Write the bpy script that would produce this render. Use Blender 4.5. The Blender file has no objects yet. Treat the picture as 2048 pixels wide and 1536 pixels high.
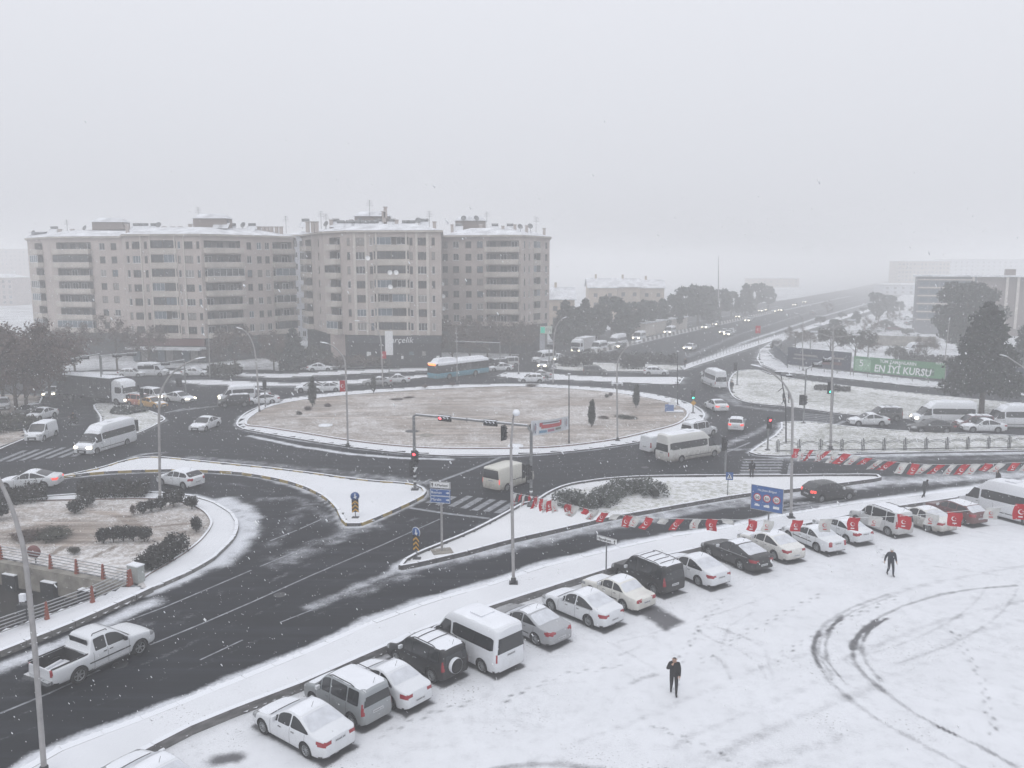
import bpy, bmesh, math, random
import numpy as np
from mathutils import Vector, Matrix
from mathutils.geometry import tessellate_polygon
random.seed(7)
rng = np.random.default_rng(7)
S = bpy.context.scene
COL = S.collection
R = math.radians

# ------------------------------------------------------------------ camera, sky, sun, exposure
CAM_H, FPX, PITCH = 18.5, 1650.0, math.atan(238 / 1650.0)
cam = bpy.data.objects.new('camera', bpy.data.cameras.new('camera'))
COL.objects.link(cam)
cam.location = (0, 0, CAM_H)
cam.rotation_euler = (math.pi / 2 - PITCH, 0, 0)
cam.data.sensor_width = 36
cam.data.lens = 36 * FPX / 2048
cam.data.clip_start = 0.5
cam.data.clip_end = 6000
S.camera = cam

SUN_EL, SUN_AZ = R(52), R(200)
world = bpy.data.worlds.new('World')
S.world = world
world.use_nodes = True
wn = world.node_tree
wn.nodes.clear()
sky = wn.nodes.new('ShaderNodeTexSky')
sky.sky_type = 'NISHITA'
sky.sun_disc = False
sky.sun_elevation = SUN_EL
sky.sun_rotation = SUN_AZ
sky.air_density, sky.dust_density, sky.ozone_density = 1.0, 8.0, 1.0
hs = wn.nodes.new('ShaderNodeHueSaturation')
hs.inputs['Saturation'].default_value = 0.10
mixg = wn.nodes.new('ShaderNodeMix')           # an overcast layer evens the clear sky out
mixg.data_type = 'RGBA'
mixg.inputs[0].default_value = 0.90
# overcast luminance: rises smoothly from the horizon to the zenith
wt = wn.nodes.new('ShaderNodeTexCoord'); wx = wn.nodes.new('ShaderNodeSeparateXYZ'); wr_ = wn.nodes.new('ShaderNodeMapRange'); wv = wn.nodes.new('ShaderNodeVectorMath')
wr_.inputs[1].default_value = 0.; wr_.inputs[2].default_value = 1.; wr_.inputs[3].default_value = 1.; wr_.inputs[4].default_value = 1.65
wv.operation = 'SCALE'; wv.inputs[0].default_value = (6.84, 7.00, 7.52)
wn.links.new(wt.outputs['Generated'], wx.inputs[0]); wn.links.new(wx.outputs[2], wr_.inputs[0]); wn.links.new(wr_.outputs[0], wv.inputs['Scale']); wn.links.new(wv.outputs[0], mixg.inputs[7])
bg = wn.nodes.new('ShaderNodeBackground')
bg.inputs['Strength'].default_value = 0.105
wo = wn.nodes.new('ShaderNodeOutputWorld')
wn.links.new(sky.outputs[0], hs.inputs['Color'])
wn.links.new(hs.outputs[0], mixg.inputs[6])
wn.links.new(mixg.outputs[2], bg.inputs['Color'])
wn.links.new(bg.outputs[0], wo.inputs['Surface'])

sun = bpy.data.objects.new('sun', bpy.data.lights.new('sun', 'SUN'))
COL.objects.link(sun)
sun.data.energy = 0.5
sun.data.angle = R(40)
sun.data.color = (1.0, 0.97, 0.93)
sun.rotation_euler = (math.pi / 2 - SUN_EL, 0, math.pi - SUN_AZ)

S.view_settings.view_transform = 'Standard'
S.view_settings.look = 'None'
S.view_settings.exposure = 0.0
S.view_settings.gamma = 1.0
S.view_settings.use_curve_mapping = False
S.render.engine = 'CYCLES'
S.cycles.use_denoising = True
S.cycles.max_bounces = 6
S.cycles.diffuse_bounces = 2
S.cycles.glossy_bounces = 2
S.cycles.transmission_bounces = 2
S.cycles.volume_bounces = 3
S.cycles.transparent_max_bounces = 6
S.cycles.caustics_reflective = False
S.cycles.caustics_refractive = False

# ------------------------------------------------------------------ helpers
CP, SP = math.cos(PITCH), math.sin(PITCH)
def G(px, py, z=0.0):
    """the point of the level z that the photograph shows at px, py (survey of the site)"""
    u, v = (px - 1024) / FPX, -(py - 768) / FPX
    dy, dz = CP + v * SP, -SP + v * CP
    t = (CAM_H - z) / -dz
    return Vector((u * t, dy * t, z))
def XY(px, py, z=0.0):
    p = G(px, py, z)
    return (p.x, p.y)
def W(px, py, Y):
    """the point at depth Y (metres north) on the ray px, py"""
    u, v = (px - 1024) / FPX, -(py - 768) / FPX
    dy, dz = CP + v * SP, -SP + v * CP
    t = Y / dy
    return Vector((u * t, Y, CAM_H + dz * t))
def height_at(base, px, py):
    """height of the point above a surveyed base that shows at row py"""
    return W(px, py, base.y).z - base.z

MATS = {}
def mat(name, col=(.5, .5, .5), rough=.7, metal=0., spec=.5, coat=0., noise=0., nscale=8., emit=None, estr=0., snow=0., bump=0., bscale=30., alpha=1.):
    """procedural Principled material: base colour broken up by noise, optional snow on upward faces"""
    if name in MATS: return MATS[name]
    m = bpy.data.materials.new(name); MATS[name] = m
    m.use_nodes = True
    nt = m.node_tree; N = nt.nodes; L = nt.links
    b = N['Principled BSDF']
    b.inputs['Base Color'].default_value = (*col, 1)
    b.inputs['Roughness'].default_value = rough
    b.inputs['Metallic'].default_value = metal
    b.inputs['Specular IOR Level'].default_value = spec
    b.inputs['Coat Weight'].default_value = coat
    b.inputs['Coat Roughness'].default_value = .12
    if emit:
        b.inputs['Emission Color'].default_value = (*emit, 1)
        b.inputs['Emission Strength'].default_value = estr
    tc = N.new('ShaderNodeTexCoord')
    cur = None
    if noise > 0:
        n = N.new('ShaderNodeTexNoise'); n.inputs['Scale'].default_value = nscale; n.inputs['Detail'].default_value = 6
        L.new(tc.outputs['Object'], n.inputs['Vector'])
        mr = N.new('ShaderNodeMapRange'); mr.inputs[1].default_value = .3; mr.inputs[2].default_value = .7
        mr.inputs[3].default_value = 1 - noise; mr.inputs[4].default_value = 1 + noise
        L.new(n.outputs[0], mr.inputs[0])
        mx = N.new('ShaderNodeVectorMath'); mx.operation = 'SCALE'
        mx.inputs[0].default_value = col
        L.new(mr.outputs[0], mx.inputs['Scale'])
        cur = mx.outputs[0]
    if snow > 0:
        g = N.new('ShaderNodeNewGeometry'); sx = N.new('ShaderNodeSeparateXYZ')
        L.new(g.outputs['True Normal'], sx.inputs[0])
        n2 = N.new('ShaderNodeTexNoise'); n2.inputs['Scale'].default_value = 3.; n2.inputs['Detail'].default_value = 5
        L.new(g.outputs['Position'], n2.inputs['Vector'])
        a = N.new('ShaderNodeMath'); a.operation = 'MULTIPLY_ADD'
        L.new(n2.outputs[0], a.inputs[0]); a.inputs[1].default_value = .7
        L.new(sx.outputs[2], a.inputs[2])
        mr2 = N.new('ShaderNodeMapRange'); mr2.inputs[1].default_value = 1.35 - .5 * snow; mr2.inputs[2].default_value = 1.5 - .5 * snow
        L.new(a.outputs[0], mr2.inputs[0])
        mx2 = N.new('ShaderNodeMix'); mx2.data_type = 'RGBA'
        L.new(mr2.outputs[0], mx2.inputs[0])
        if cur is not None: L.new(cur, mx2.inputs[6])
        else: mx2.inputs[6].default_value = (*col, 1)
        mx2.inputs[7].default_value = (.76, .78, .82, 1)
        cur = mx2.outputs[2]
    if cur is not None: L.new(cur, b.inputs['Base Color'])
    if bump > 0:
        n3 = N.new('ShaderNodeTexNoise'); n3.inputs['Scale'].default_value = bscale; n3.inputs['Detail'].default_value = 5
        L.new(tc.outputs['Object'], n3.inputs['Vector'])
        bp = N.new('ShaderNodeBump'); bp.inputs['Strength'].default_value = bump; bp.inputs['Distance'].default_value = .05
        L.new(n3.outputs[0], bp.inputs['Height']); L.new(bp.outputs[0], b.inputs['Normal'])
    if alpha < 1: b.inputs['Alpha'].default_value = alpha
    return m

def ground_mat(name, base, over, attr, thr=(.35, .65), nscale=1.2, rough=(.45, .8), tint=None, fine=.35, speck=0., streak=None, bump=.3):
    """two ground covers; a per-vertex attribute says how much of the second lies there, noise breaks its edge"""
    m = bpy.data.materials.new(name); MATS[name] = m
    m.use_nodes = True
    nt = m.node_tree; N = nt.nodes; L = nt.links
    b = N['Principled BSDF']
    pos = N.new('ShaderNodeNewGeometry').outputs['Position']
    def noise(scale, detail=6, vec=None):
        n = N.new('ShaderNodeTexNoise'); n.inputs['Scale'].default_value = scale; n.inputs['Detail'].default_value = detail
        n.inputs['Roughness'].default_value = .6
        L.new(vec or pos, n.inputs['Vector']); return n.outputs[0]
    def math_(op, a, b_, c=None):
        n = N.new('ShaderNodeMath'); n.operation = op
        for i, v in enumerate((a, b_, c)):
            if v is None: continue
            if isinstance(v, (int, float)): n.inputs[i].default_value = v
            else: L.new(v, n.inputs[i])
        return n.outputs[0]
    def ramp(v, a, b_, c=0., d=1.):
        n = N.new('ShaderNodeMapRange'); n.interpolation_type = 'SMOOTHSTEP'
        n.inputs[1].default_value = a; n.inputs[2].default_value = b_; n.inputs[3].default_value = c; n.inputs[4].default_value = d
        L.new(v, n.inputs[0]); return n.outputs[0]
    def mixc(f, a, b_):
        n = N.new('ShaderNodeMix'); n.data_type = 'RGBA'
        if isinstance(f, float): n.inputs[0].default_value = f
        else: L.new(f, n.inputs[0])
        for i, v in ((6, a), (7, b_)):
            if isinstance(v, tuple): n.inputs[i].default_value = (*v, 1)
            else: L.new(v, n.inputs[i])
        return n.outputs[2]
    at = N.new('ShaderNodeAttribute'); at.attribute_name = attr
    n1 = noise(nscale); n2 = noise(nscale * 9, 4)
    amt = math_('ADD', at.outputs['Fac'], math_('MULTIPLY', math_('SUBTRACT', n1, .5), .9))
    amt = math_('ADD', amt, math_('MULTIPLY', math_('SUBTRACT', n2, .5), fine))
    f = ramp(amt, *thr)
    n3 = noise(.35, 5); n4 = noise(14., 5)
    bcol = mixc(ramp(n3, .3, .7), base, tuple(c * 1.25 for c in base))
    if streak is not None:
        mp = N.new('ShaderNodeMapping'); mp.inputs['Rotation'].default_value = (0, 0, streak); mp.inputs['Scale'].default_value = (.05, 1.3, 1)
        L.new(pos, mp.inputs['Vector'])
        ns = noise(1.0, 5, mp.outputs[0])
        bcol = mixc(ramp(ns, .42, .72), bcol, tuple(c * 2.3 + .004 for c in base))
    bcol = mixc(math_('MULTIPLY', ramp(n4, .45, .7), .35), bcol, tuple(c * .6 for c in base))
    ocol = mixc(ramp(n3, .25, .75), over, tuple(c * .93 for c in over))
    if tint: ocol = mixc(math_('MULTIPLY', ramp(noise(2.2, 7), .40, .68), ramp(at.outputs['Fac'], 1.35, 1.1)), ocol, tint)
    if speck > 0:
        nsp = noise(8.5, 3); nsp2 = noise(.2, 3)
        sp = math_('MULTIPLY', ramp(nsp, .615, .66), ramp(nsp2, .56 - speck * .1, .68))
        ocol = mixc(sp, ocol, (.16, .15, .14))
    col = mixc(f, bcol, ocol)
    L.new(col, b.inputs['Base Color'])
    rr = N.new('ShaderNodeMapRange'); rr.inputs[3].default_value = rough[0]; rr.inputs[4].default_value = rough[1]
    L.new(f, rr.inputs[0]); L.new(rr.outputs[0], b.inputs['Roughness'])
    b.inputs['Specular IOR Level'].default_value = .1
    bp = N.new('ShaderNodeBump'); bp.inputs['Strength'].default_value = bump; bp.inputs['Distance'].default_value = .04
    L.new(math_('ADD', math_('MULTIPLY', f, .6), math_('MULTIPLY', n4, .5)), bp.inputs['Height'])
    L.new(bp.outputs[0], b.inputs['Normal'])
    return m

def obj(name, me, m=None, parent=None, loc=None, rz=None):
    if isinstance(me, MB): me = me.mesh(name)
    o = bpy.data.objects.new(name, me)
    COL.objects.link(o)
    if m is not None and me is not None:
        for i, k in enumerate(m if isinstance(m, (list, tuple)) else [m]):
            if i < len(me.materials): me.materials[i] = k
            else: me.materials.append(k)
    if parent is not None: o.parent = parent
    if loc is not None: o.location = loc
    if rz is not None: o.rotation_euler = (0, 0, rz)
    return o
def tag(o, label, cat, group=None):
    o['label'] = label; o['category'] = cat
    if group: o['group'] = group
    return o
def struct(o, kind='structure'):
    o['kind'] = kind; return o
def thing(name, label, cat, loc=(0, 0, 0), rz=0., group=None):
    o = bpy.data.objects.new(name, None); COL.objects.link(o)
    o.empty_display_size = .2
    o.location = loc; o.rotation_euler = (0, 0, rz)
    return tag(o, label, cat, group)
def copy_tree(o, parent=None):
    c = o.copy(); COL.objects.link(c)
    if parent is not None: c.parent = parent
    for ch in o.children: copy_tree(ch, c)
    return c

WORK = bpy.data.scenes.new('workshop')     # small scene where modifiers and text are turned into meshes; removed at the end
def bake(o, *others):
    for q in (o,) + others: WORK.collection.objects.link(q)
    vl = WORK.view_layers[0]; vl.update()
    me = bpy.data.meshes.new_from_object(o.evaluated_get(vl.depsgraph))
    for q in (o,) + others: bpy.data.objects.remove(q)
    return me
class MB:
    """collects simple solids into one mesh"""
    def __init__(s): s.v = []; s.f = []; s.mi = []; s.cur = 0; s.sm = []; s.smooth = False
    def add(s, vs, fs):
        n = len(s.v); s.v += [tuple(v) for v in vs]
        for f in fs:
            s.f.append(tuple(n + i for i in f)); s.mi.append(s.cur); s.sm.append(s.smooth)
        return s
    def box(s, c, d, rz=0., M=None):
        x, y, z = d[0] / 2, d[1] / 2, d[2] / 2
        vs = [Vector((i * x, j * y, k * z)) for k in (-1, 1) for j in (-1, 1) for i in (-1, 1)]
        ro = Matrix.Rotation(rz, 3, 'Z') if M is None else M
        vs = [ro @ v + Vector(c) for v in vs]
        return s.add(vs, [(0, 2, 3, 1), (4, 5, 7, 6), (0, 1, 5, 4), (2, 6, 7, 3), (0, 4, 6, 2), (1, 3, 7, 5)])
    def bar(s, a, b, w, h=None, up=(0, 0, 1)):
        """square bar from a to b"""
        a, b = Vector(a), Vector(b); d = (b - a)
        L = d.length; d.normalize(); u = Vector(up)
        if abs(d.dot(u)) > .99: u = Vector((1, 0, 0))
        sd = d.cross(u).normalized(); u = sd.cross(d)
        h = h or w
        vs = [p + sd * (i * w / 2) + u * (j * h / 2) for p in (a, b) for i, j in ((-1, -1), (1, -1), (1, 1), (-1, 1))]
        return s.add(vs, [(3, 2, 1, 0), (4, 5, 6, 7), (0, 1, 5, 4), (1, 2, 6, 5), (2, 3, 7, 6), (3, 0, 4, 7)])
    def tube(s, pts, rad, n=8, caps=True):
        pts = [Vector(p) for p in pts]
        rs = rad if isinstance(rad, (list, tuple)) else [rad] * len(pts)
        rings = []; prev = None
        for i, p in enumerate(pts):
            d = (pts[min(i + 1, len(pts) - 1)] - pts[max(i - 1, 0)]).normalized()
            if prev is None:
                u = Vector((0, 0, 1)) if abs(d.z) < .9 else Vector((1, 0, 0))
                a = d.cross(u).normalized()
            else:
                a = (prev - d * prev.dot(d)).normalized()
            prev = a; b = d.cross(a)
            rings.append([p + (a * math.cos(t) + b * math.sin(t)) * rs[i] for t in (2 * math.pi * k / n for k in range(n))])
        vs = [v for r in rings for v in r]; fs = []
        for i in range(len(pts) - 1):
            for k in range(n):
                fs.append((i * n + k, i * n + (k + 1) % n, (i + 1) * n + (k + 1) % n, (i + 1) * n + k))
        sm = s.smooth; s.smooth = True
        s.add(vs, fs); s.smooth = sm
        if caps:
            s.add(rings[0], [tuple(range(n - 1, -1, -1))]); s.add(rings[-1], [tuple(range(n))])
        return s
    def lathe(s, prof, c=(0, 0, 0), n=12, axis='Z'):
        rings = []
        for r, z in prof:
            ring = []
            for k in range(n):
                t = 2 * math.pi * k / n
                p = (r * math.cos(t), r * math.sin(t), z)
                if axis == 'Y': p = (p[0], p[2], p[1])
                if axis == 'X': p = (p[2], p[0], p[1])
                ring.append(Vector(p) + Vector(c))
            rings.append(ring)
        vs = [v for r in rings for v in r]; fs = []
        for i in range(len(prof) - 1):
            for k in range(n): fs.append((i * n + k, i * n + (k + 1) % n, (i + 1) * n + (k + 1) % n, (i + 1) * n + k))
        sm = s.smooth; s.smooth = True
        s.add(vs, fs); s.smooth = sm
        return s
    def prism(s, poly, z0, z1, M=None):
        """extrude an outline in XY between z0 and z1 (M maps local to place)"""
        n = len(poly)
        vs = [Vector((p[0], p[1], z)) for z in (z0, z1) for p in poly]
        if M is not None: vs = [M @ v for v in vs]
        tri = tessellate_polygon([[Vector((p[0], p[1], 0)) for p in poly]])
        fs = [(t[0], t[1], t[2]) for t in tri]
        area = sum(poly[i][0] * poly[(i + 1) % n][1] - poly[(i + 1) % n][0] * poly[i][1] for i in range(n))
        fs2 = []
        for t in fs:
            a = sum(poly[t[i]][0] * poly[t[(i + 1) % 3]][1] - poly[t[(i + 1) % 3]][0] * poly[t[i]][1] for i in range(3))
            if a < 0: t = t[::-1]
            fs2.append(tuple(i + n for i in t)); fs2.append(tuple(t[::-1]))
        for i in range(n):
            j = (i + 1) % n
            fs2.append((i, j, j + n, i + n) if area > 0 else (j, i, i + n, j + n))
        return s.add(vs, fs2)
    def sheet(s, poly, z):
        tri = tessellate_polygon([[Vector((p[0], p[1], 0)) for p in poly]])
        fs = []
        for t in tri:
            a = sum(poly[t[i]][0] * poly[t[(i + 1) % 3]][1] - poly[t[(i + 1) % 3]][0] * poly[t[i]][1] for i in range(3))
            fs.append(tuple(t) if a > 0 else tuple(t[::-1]))
        return s.add([(p[0], p[1], z) for p in poly], fs)
    def mesh(s, name):
        me = bpy.data.meshes.new(name)
        me.from_pydata(s.v, [], s.f)
        me.polygons.foreach_set('material_index', s.mi)
        me.polygons.foreach_set('use_smooth', s.sm)
        me.update()
        return me

def smooth_path(pts, n=6, closed=False):
    """Catmull-Rom through points"""
    P = [Vector((*p, 0)) if len(p) == 2 else Vector(p) for p in pts]
    out = []; m = len(P)
    rngi = range(m) if closed else range(m - 1)
    for i in rngi:
        if closed: a, b, c, d = P[i - 1], P[i], P[(i + 1) % m], P[(i + 2) % m]
        else: a, b, c, d = P[max(i - 1, 0)], P[i], P[i + 1], P[min(i + 2, m - 1)]
        for k in range(n):
            t = k / n
            out.append(.5 * ((2 * b) + (c - a) * t + (2 * a - 5 * b + 4 * c - d) * t * t + (3 * b - 3 * c + d - a) * t ** 3))
    if not closed: out.append(P[-1])
    return [tuple(p) if len(pts[0]) == 3 else (p.x, p.y) for p in out]
def offset_poly(poly, d):
    """move each corner of a closed outline inward by d"""
    n = len(poly)
    area = sum(poly[i][0] * poly[(i + 1) % n][1] - poly[(i + 1) % n][0] * poly[i][1] for i in range(n))
    sg = 1 if area > 0 else -1
    out = []
    for i in range(n):
        p, q, r = Vector(poly[i - 1]), Vector(poly[i]), Vector(poly[(i + 1) % n])
        e1, e2 = (q - p), (r - q)
        if e1.length < 1e-6 or e2.length < 1e-6: out.append(tuple(q)); continue
        e1.normalize(); e2.normalize()
        n1, n2 = Vector((-e1.y, e1.x)) * sg, Vector((-e2.y, e2.x)) * sg
        b = n1 + n2
        b = b / max(.5, b.dot(n1)) if b.length > 1e-6 else n1
        out.append(tuple(q + b * d))
    return out
def seg_dist(P, path, closed=False):
    """distance of many points to a polyline, numpy"""
    path = np.asarray(path, float)[:, :2]
    if closed: path = np.vstack([path, path[:1]])
    best = np.full(len(P), 1e9)
    for a, b in zip(path[:-1], path[1:]):
        d = b - a; L2 = d @ d
        if L2 < 1e-9: continue
        t = np.clip(((P - a) @ d) / L2, 0, 1)
        q = P - (a + t[:, None] * d)
        best = np.minimum(best, np.hypot(q[:, 0], q[:, 1]))
    return best
def inside(P, poly):
    poly = np.asarray(poly, float); x, y = P[:, 0], P[:, 1]
    c = np.zeros(len(P), bool); n = len(poly)
    for i in range(n):
        x1, y1 = poly[i]; x2, y2 = poly[(i + 1) % n]
        if y1 == y2: continue
        k = ((y1 > y) != (y2 > y)) & (x < (x2 - x1) * (y - y1) / (y2 - y1) + x1)
        c ^= k
    return c
def vnoise(P, s, seed=0):
    """cheap value noise, numpy"""
    r = np.random.default_rng(seed).random((64, 64))
    q = P * s; i = np.floor(q).astype(int); f = q - i; f = f * f * (3 - 2 * f)
    a = r[i[:, 0] % 64, i[:, 1] % 64]; b = r[(i[:, 0] + 1) % 64, i[:, 1] % 64]
    c = r[i[:, 0] % 64, (i[:, 1] + 1) % 64]; d = r[(i[:, 0] + 1) % 64, (i[:, 1] + 1) % 64]
    return (a * (1 - f[:, 0]) + b * f[:, 0]) * (1 - f[:, 1]) + (c * (1 - f[:, 0]) + d * f[:, 0]) * f[:, 1]
def grid_sheet(name, x0, x1, y0, y1, step, z, attr, fn, m, keep=None):
    """fine sheet with a per-vertex cover attribute; fn(P)->amount, keep(P)->which cells exist"""
    nx, ny = int(round((x1 - x0) / step)) + 1, int(round((y1 - y0) / step)) + 1
    X, Y = np.meshgrid(np.linspace(x0, x1, nx), np.linspace(y0, y1, ny))
    P = np.stack([X.ravel(), Y.ravel()], 1)
    a = np.arange(nx * ny).reshape(ny, nx)
    q = np.stack([a[:-1, :-1], a[:-1, 1:], a[1:, 1:], a[1:, :-1]], -1).reshape(-1, 4)
    if keep is not None:
        k = keep(P); q = q[k[q].any(1)] if k.dtype == bool else q
    used = np.unique(q); rem = np.full(nx * ny, -1); rem[used] = np.arange(len(used))
    q = rem[q]; P = P[used]
    me = bpy.data.meshes.new(name)
    me.vertices.add(len(P)); me.loops.add(q.size); me.polygons.add(len(q))
    co = np.zeros((len(P), 3), np.float32); co[:, :2] = P; co[:, 2] = z
    me.vertices.foreach_set('co', co.ravel())
    me.loops.foreach_set('vertex_index', q.ravel().astype(np.int32))
    me.polygons.foreach_set('loop_start', np.arange(0, q.size, 4, dtype=np.int32))
    me.update(calc_edges=True)
    at = me.attributes.new(attr, 'FLOAT', 'POINT')
    at.data.foreach_set('value', fn(P).astype(np.float32))
    return obj(name, me, m)
# ------------------------------------------------------------------ ground, roads, islands
def PX(pts, z=0.): return [XY(x, y, z) for x, y in pts]
def blob(P, path_px, w, s, seed=1):
    """streak of snow (or wear) along a surveyed line: width w metres, strength s"""
    d = seg_dist(P, PX(path_px))
    d = d * (.75 + .5 * vnoise(P, 1.1, seed))
    return s * np.clip(1.25 - d / w, 0, 1)

ROUND = [(472,848),(482,832),(505,818),(560,800),(640,788),(720,781),(800,776),(900,770),(980,768),(1060,767),(1140,771),(1220,777),(1300,787),(1360,800),(1396,814),(1410,828),(1403,843),(1385,855),(1350,868),(1300,879),(1250,888),(1150,901),(1063,908),(980,911),(900,911),(800,905),(700,893),(600,878),(520,864),(486,857)]
TRI = [(116,955),(150,947),(200,936),(242,923),(291,914),(340,916),(400,922),(470,929),(551,937),(630,947),(703,957),(760,963),(818,967),(846,975),(853,986),(838,998),(790,1021),(733,1045),(712,1051),(692,1049),(680,1036),(672,1018),(642,991),(582,966),(491,948),(400,942),(318,941),(212,945),(160,950)]
SPLIT = [(797,1137),(824,1112),(940,1064),(1022,1021),(1045,1008),(1072,1003),(1084,993),(1113,978),(1152,967),(1243,956),(1350,953),(1452,952),(1560,952),(1660,951),(1752,951),(1757,956),(1750,961),(1558,985),(1500,990),(1400,1006),(1273,1029),(1212,1040),(1100,1066),(1020,1084),(940,1106),(860,1125)]
GARDEN = [(-330,1010),(-200,1000),(0,1000),(97,992),(163,988),(300,984),(380,990),(430,1004),(465,1025),(478,1045),(475,1066),(462,1085),(424,1121),(380,1145),(333,1166),(303,1178),(292,1183),(262,1166),(130,1140),(-40,1110),(-330,1060)]
FENCEI = [(1498,904),(1516,891),(1549,870),(1562,855),(1561,844),(1590,842),(1622,843),(1700,852),(1791,860),(2048,871),(2300,880),(2300,893),(2048,901),(1800,905),(1555,911),(1515,909)]
UPRI = [(1456,770),(1462,752),(1475,742),(1500,739),(1525,741),(1560,752),(1660,767),(1821,785),(2048,807),(2300,828),(2300,862),(2048,846),(1806,837),(1700,829),(1625,819),(1564,812),(1520,808),(1489,803),(1465,792)]
LEFTI = [(186,810),(215,806),(250,807),(272,814),(305,823),(331,836),(318,846),(290,860),(262,870),(215,880),(196,862),(200,835)]
MEDL = [(340,762),(400,759),(480,762),(580,766),(700,760),(800,753),(868,747),(868,752),(800,760),(700,768),(580,773),(480,772),(400,769)]
WALKF = [(-300,757),(100,752),(330,747),(560,756),(700,748),(870,741),(1000,733),(1000,729),(870,735),(700,740),(560,748),(330,741),(100,745),(-300,750)]
TRIR = [(992,752),(1012,744),(1060,744),(1150,751),(1250,754),(1369,754),(1360,767),(1340,769),(1250,765),(1130,760),(1040,757)]
HEDGEI = [(1104,733),(1112,727),(1150,724),(1250,727),(1362,731),(1368,735),(1352,740),(1250,743),(1150,741),(1115,738)]
WALKR = [(1368,740),(1392,731),(1470,706),(1540,683),(1640,652),(1760,616),(1752,613),(1630,647),(1530,677),(1460,699),(1385,724),(1362,733)]
BANW = [(1513,717),(1522,731),(1560,744),(1660,754),(1821,771),(2048,791),(2300,812),(2300,800),(2048,779),(1880,764),(1700,744),(1580,730),(1550,716),(1535,700),(1560,684),(1600,665),(1592,662),(1545,682),(1520,700)]
LOT_EDGE = [(224,1540),(300,1500),(393,1452),(480,1418),(606,1370),(700,1328),(782,1292),(845,1264),(981,1217),(1087,1182),(1193,1149),(1235,1136),(1399,1099),(1560,1062),(1700,1033),(1820,1012),(1960,992),(2200,955)]
WALK_EDGE = [(45,1540),(106,1503),(212,1462),(303,1428),(454,1367),(620,1300),(731,1250),(860,1202),(995,1164),(1072,1136),(1223,1098),(1344,1071),(1428,1059),(1564,1030),(1700,1007),(1882,984),(2048,962),(2200,942)]
UNDER = [(-330,1062),(-40,1112),(130,1142),(262,1168),(180,1199),(0,1262),(-330,1378)]   # the underpass, open to the sky

walk_poly = PX(WALK_EDGE, .12) + PX(LOT_EDGE, .12)[::-1]
lot_poly = PX(LOT_EDGE) + [(62, 60), (62, 15), (-30, 15), (-30, 24)]
under_poly = PX(UNDER, .12)
ISL = {}
for k, px, sm in (('round', ROUND, 1), ('tri', TRI, 1), ('split', SPLIT, 1), ('garden', GARDEN, 0), ('fencei', FENCEI, 0), ('upri', UPRI, 1), ('lefti', LEFTI, 1), ('medl', MEDL, 0), ('walkf', WALKF, 0), ('trir', TRIR, 0), ('hedgei', HEDGEI, 1), ('walkr', WALKR, 0), ('banw', BANW, 0)):
    p = PX(px, .13)
    ISL[k] = smooth_path(p, 3, True) if sm else p

SNOW, ASPH = (.72, .735, .765), (.010, .0112, .0150)
m_road = ground_mat('road_asphalt', ASPH, (.62, .64, .68), 'snow', thr=(.28, 1.0), nscale=.9, rough=(.6, .85), fine=.5, streak=R(-23))
m_lot = ground_mat('lot_snow', (.11, .11, .118), SNOW, 'cover', thr=(.02, .95), nscale=1.6, rough=(.6, .9), fine=.55, speck=.8, bump=.35)
m_snowwalk = ground_mat('walk_snow', (.20, .195, .19), SNOW, 'cover', thr=(.15, .6), nscale=2.2, rough=(.7, .9), fine=.7, speck=.5)
m_lawn = ground_mat('lawn_snow_brown', (.20, .172, .152), (.72, .715, .72), 'cover', thr=(.12, 1.0), nscale=.7, rough=(.9, .9), fine=1.7, tint=(.43, .395, .37), bump=.6, streak=R(8))
m_green = ground_mat('lawn_snow_green', (.15, .155, .125), (.72, .73, .75), 'cover', thr=(.12, .85), nscale=.6, rough=(.9, .9), fine=1.2, tint=(.42, .425, .385), bump=.6)
m_field = ground_mat('field_snow', (.10, .10, .10), (.70, .72, .75), 'cover', thr=(.2, .8), nscale=.08, rough=(.9, .9), fine=.8)
m_verge = m_green
m_kerb = mat('kerb_concrete', (.16, .155, .15), .85, noise=.35, nscale=3, snow=1.15, bump=.2)
m_kerbdark = mat('kerb_dark', (.085, .083, .085), .8, noise=.4, nscale=3, snow=.9)
m_kerbyel = mat('kerb_yellow', (.30, .22, .075), .7, noise=.35, nscale=5, snow=.55)
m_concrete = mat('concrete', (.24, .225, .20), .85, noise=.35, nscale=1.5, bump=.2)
m_white = mat('road_paint', (.22, .23, .25), .7, noise=.5, nscale=2.5)
m_snow = mat('snow', (.82, .84, .88), .8, noise=.05, nscale=2, bump=.3, bscale=4)
m_steel = mat('galvanised_steel', (.34, .35, .36), .5, metal=.5, noise=.2, nscale=6)
m_dark = mat('dark_metal', (.035, .037, .04), .5, noise=.2)
m_black = mat('black_plastic', (.012, .012, .013), .5)
m_greymetal = mat('grey_painted_metal', (.17, .175, .18), .5, noise=.25, nscale=5)
m_blue = mat('sign_blue', (.03, .10, .30), .5, noise=.15, nscale=4)
m_signwhite = mat('sign_white', (.72, .73, .74), .5, noise=.1)
m_signred = mat('sign_red', (.42, .02, .03), .5)
m_yellow = mat('sign_yellow', (.50, .27, .03), .6, noise=.25)

# wide land sheet with the underpass left open
B = 3000.
me = bpy.data.meshes.new('ground')
outer = [(-B, -60), (B, -60), (B, B), (-B, B)]
tri = tessellate_polygon([[Vector((*p, 0)) for p in outer], [Vector((*p, 0)) for p in under_poly]])
allp = outer + list(under_poly)
me.from_pydata([(p[0], p[1], -.03) for p in allp], [], [tuple(t) for t in tri]); me.update()
if me.polygons[0].normal.z < 0: me.flip_normals()
at = me.attributes.new('cover', 'FLOAT', 'POINT'); at.data.foreach_set('value', np.full(len(allp), .60, np.float32))
struct(obj('ground', me, m_field))

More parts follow.
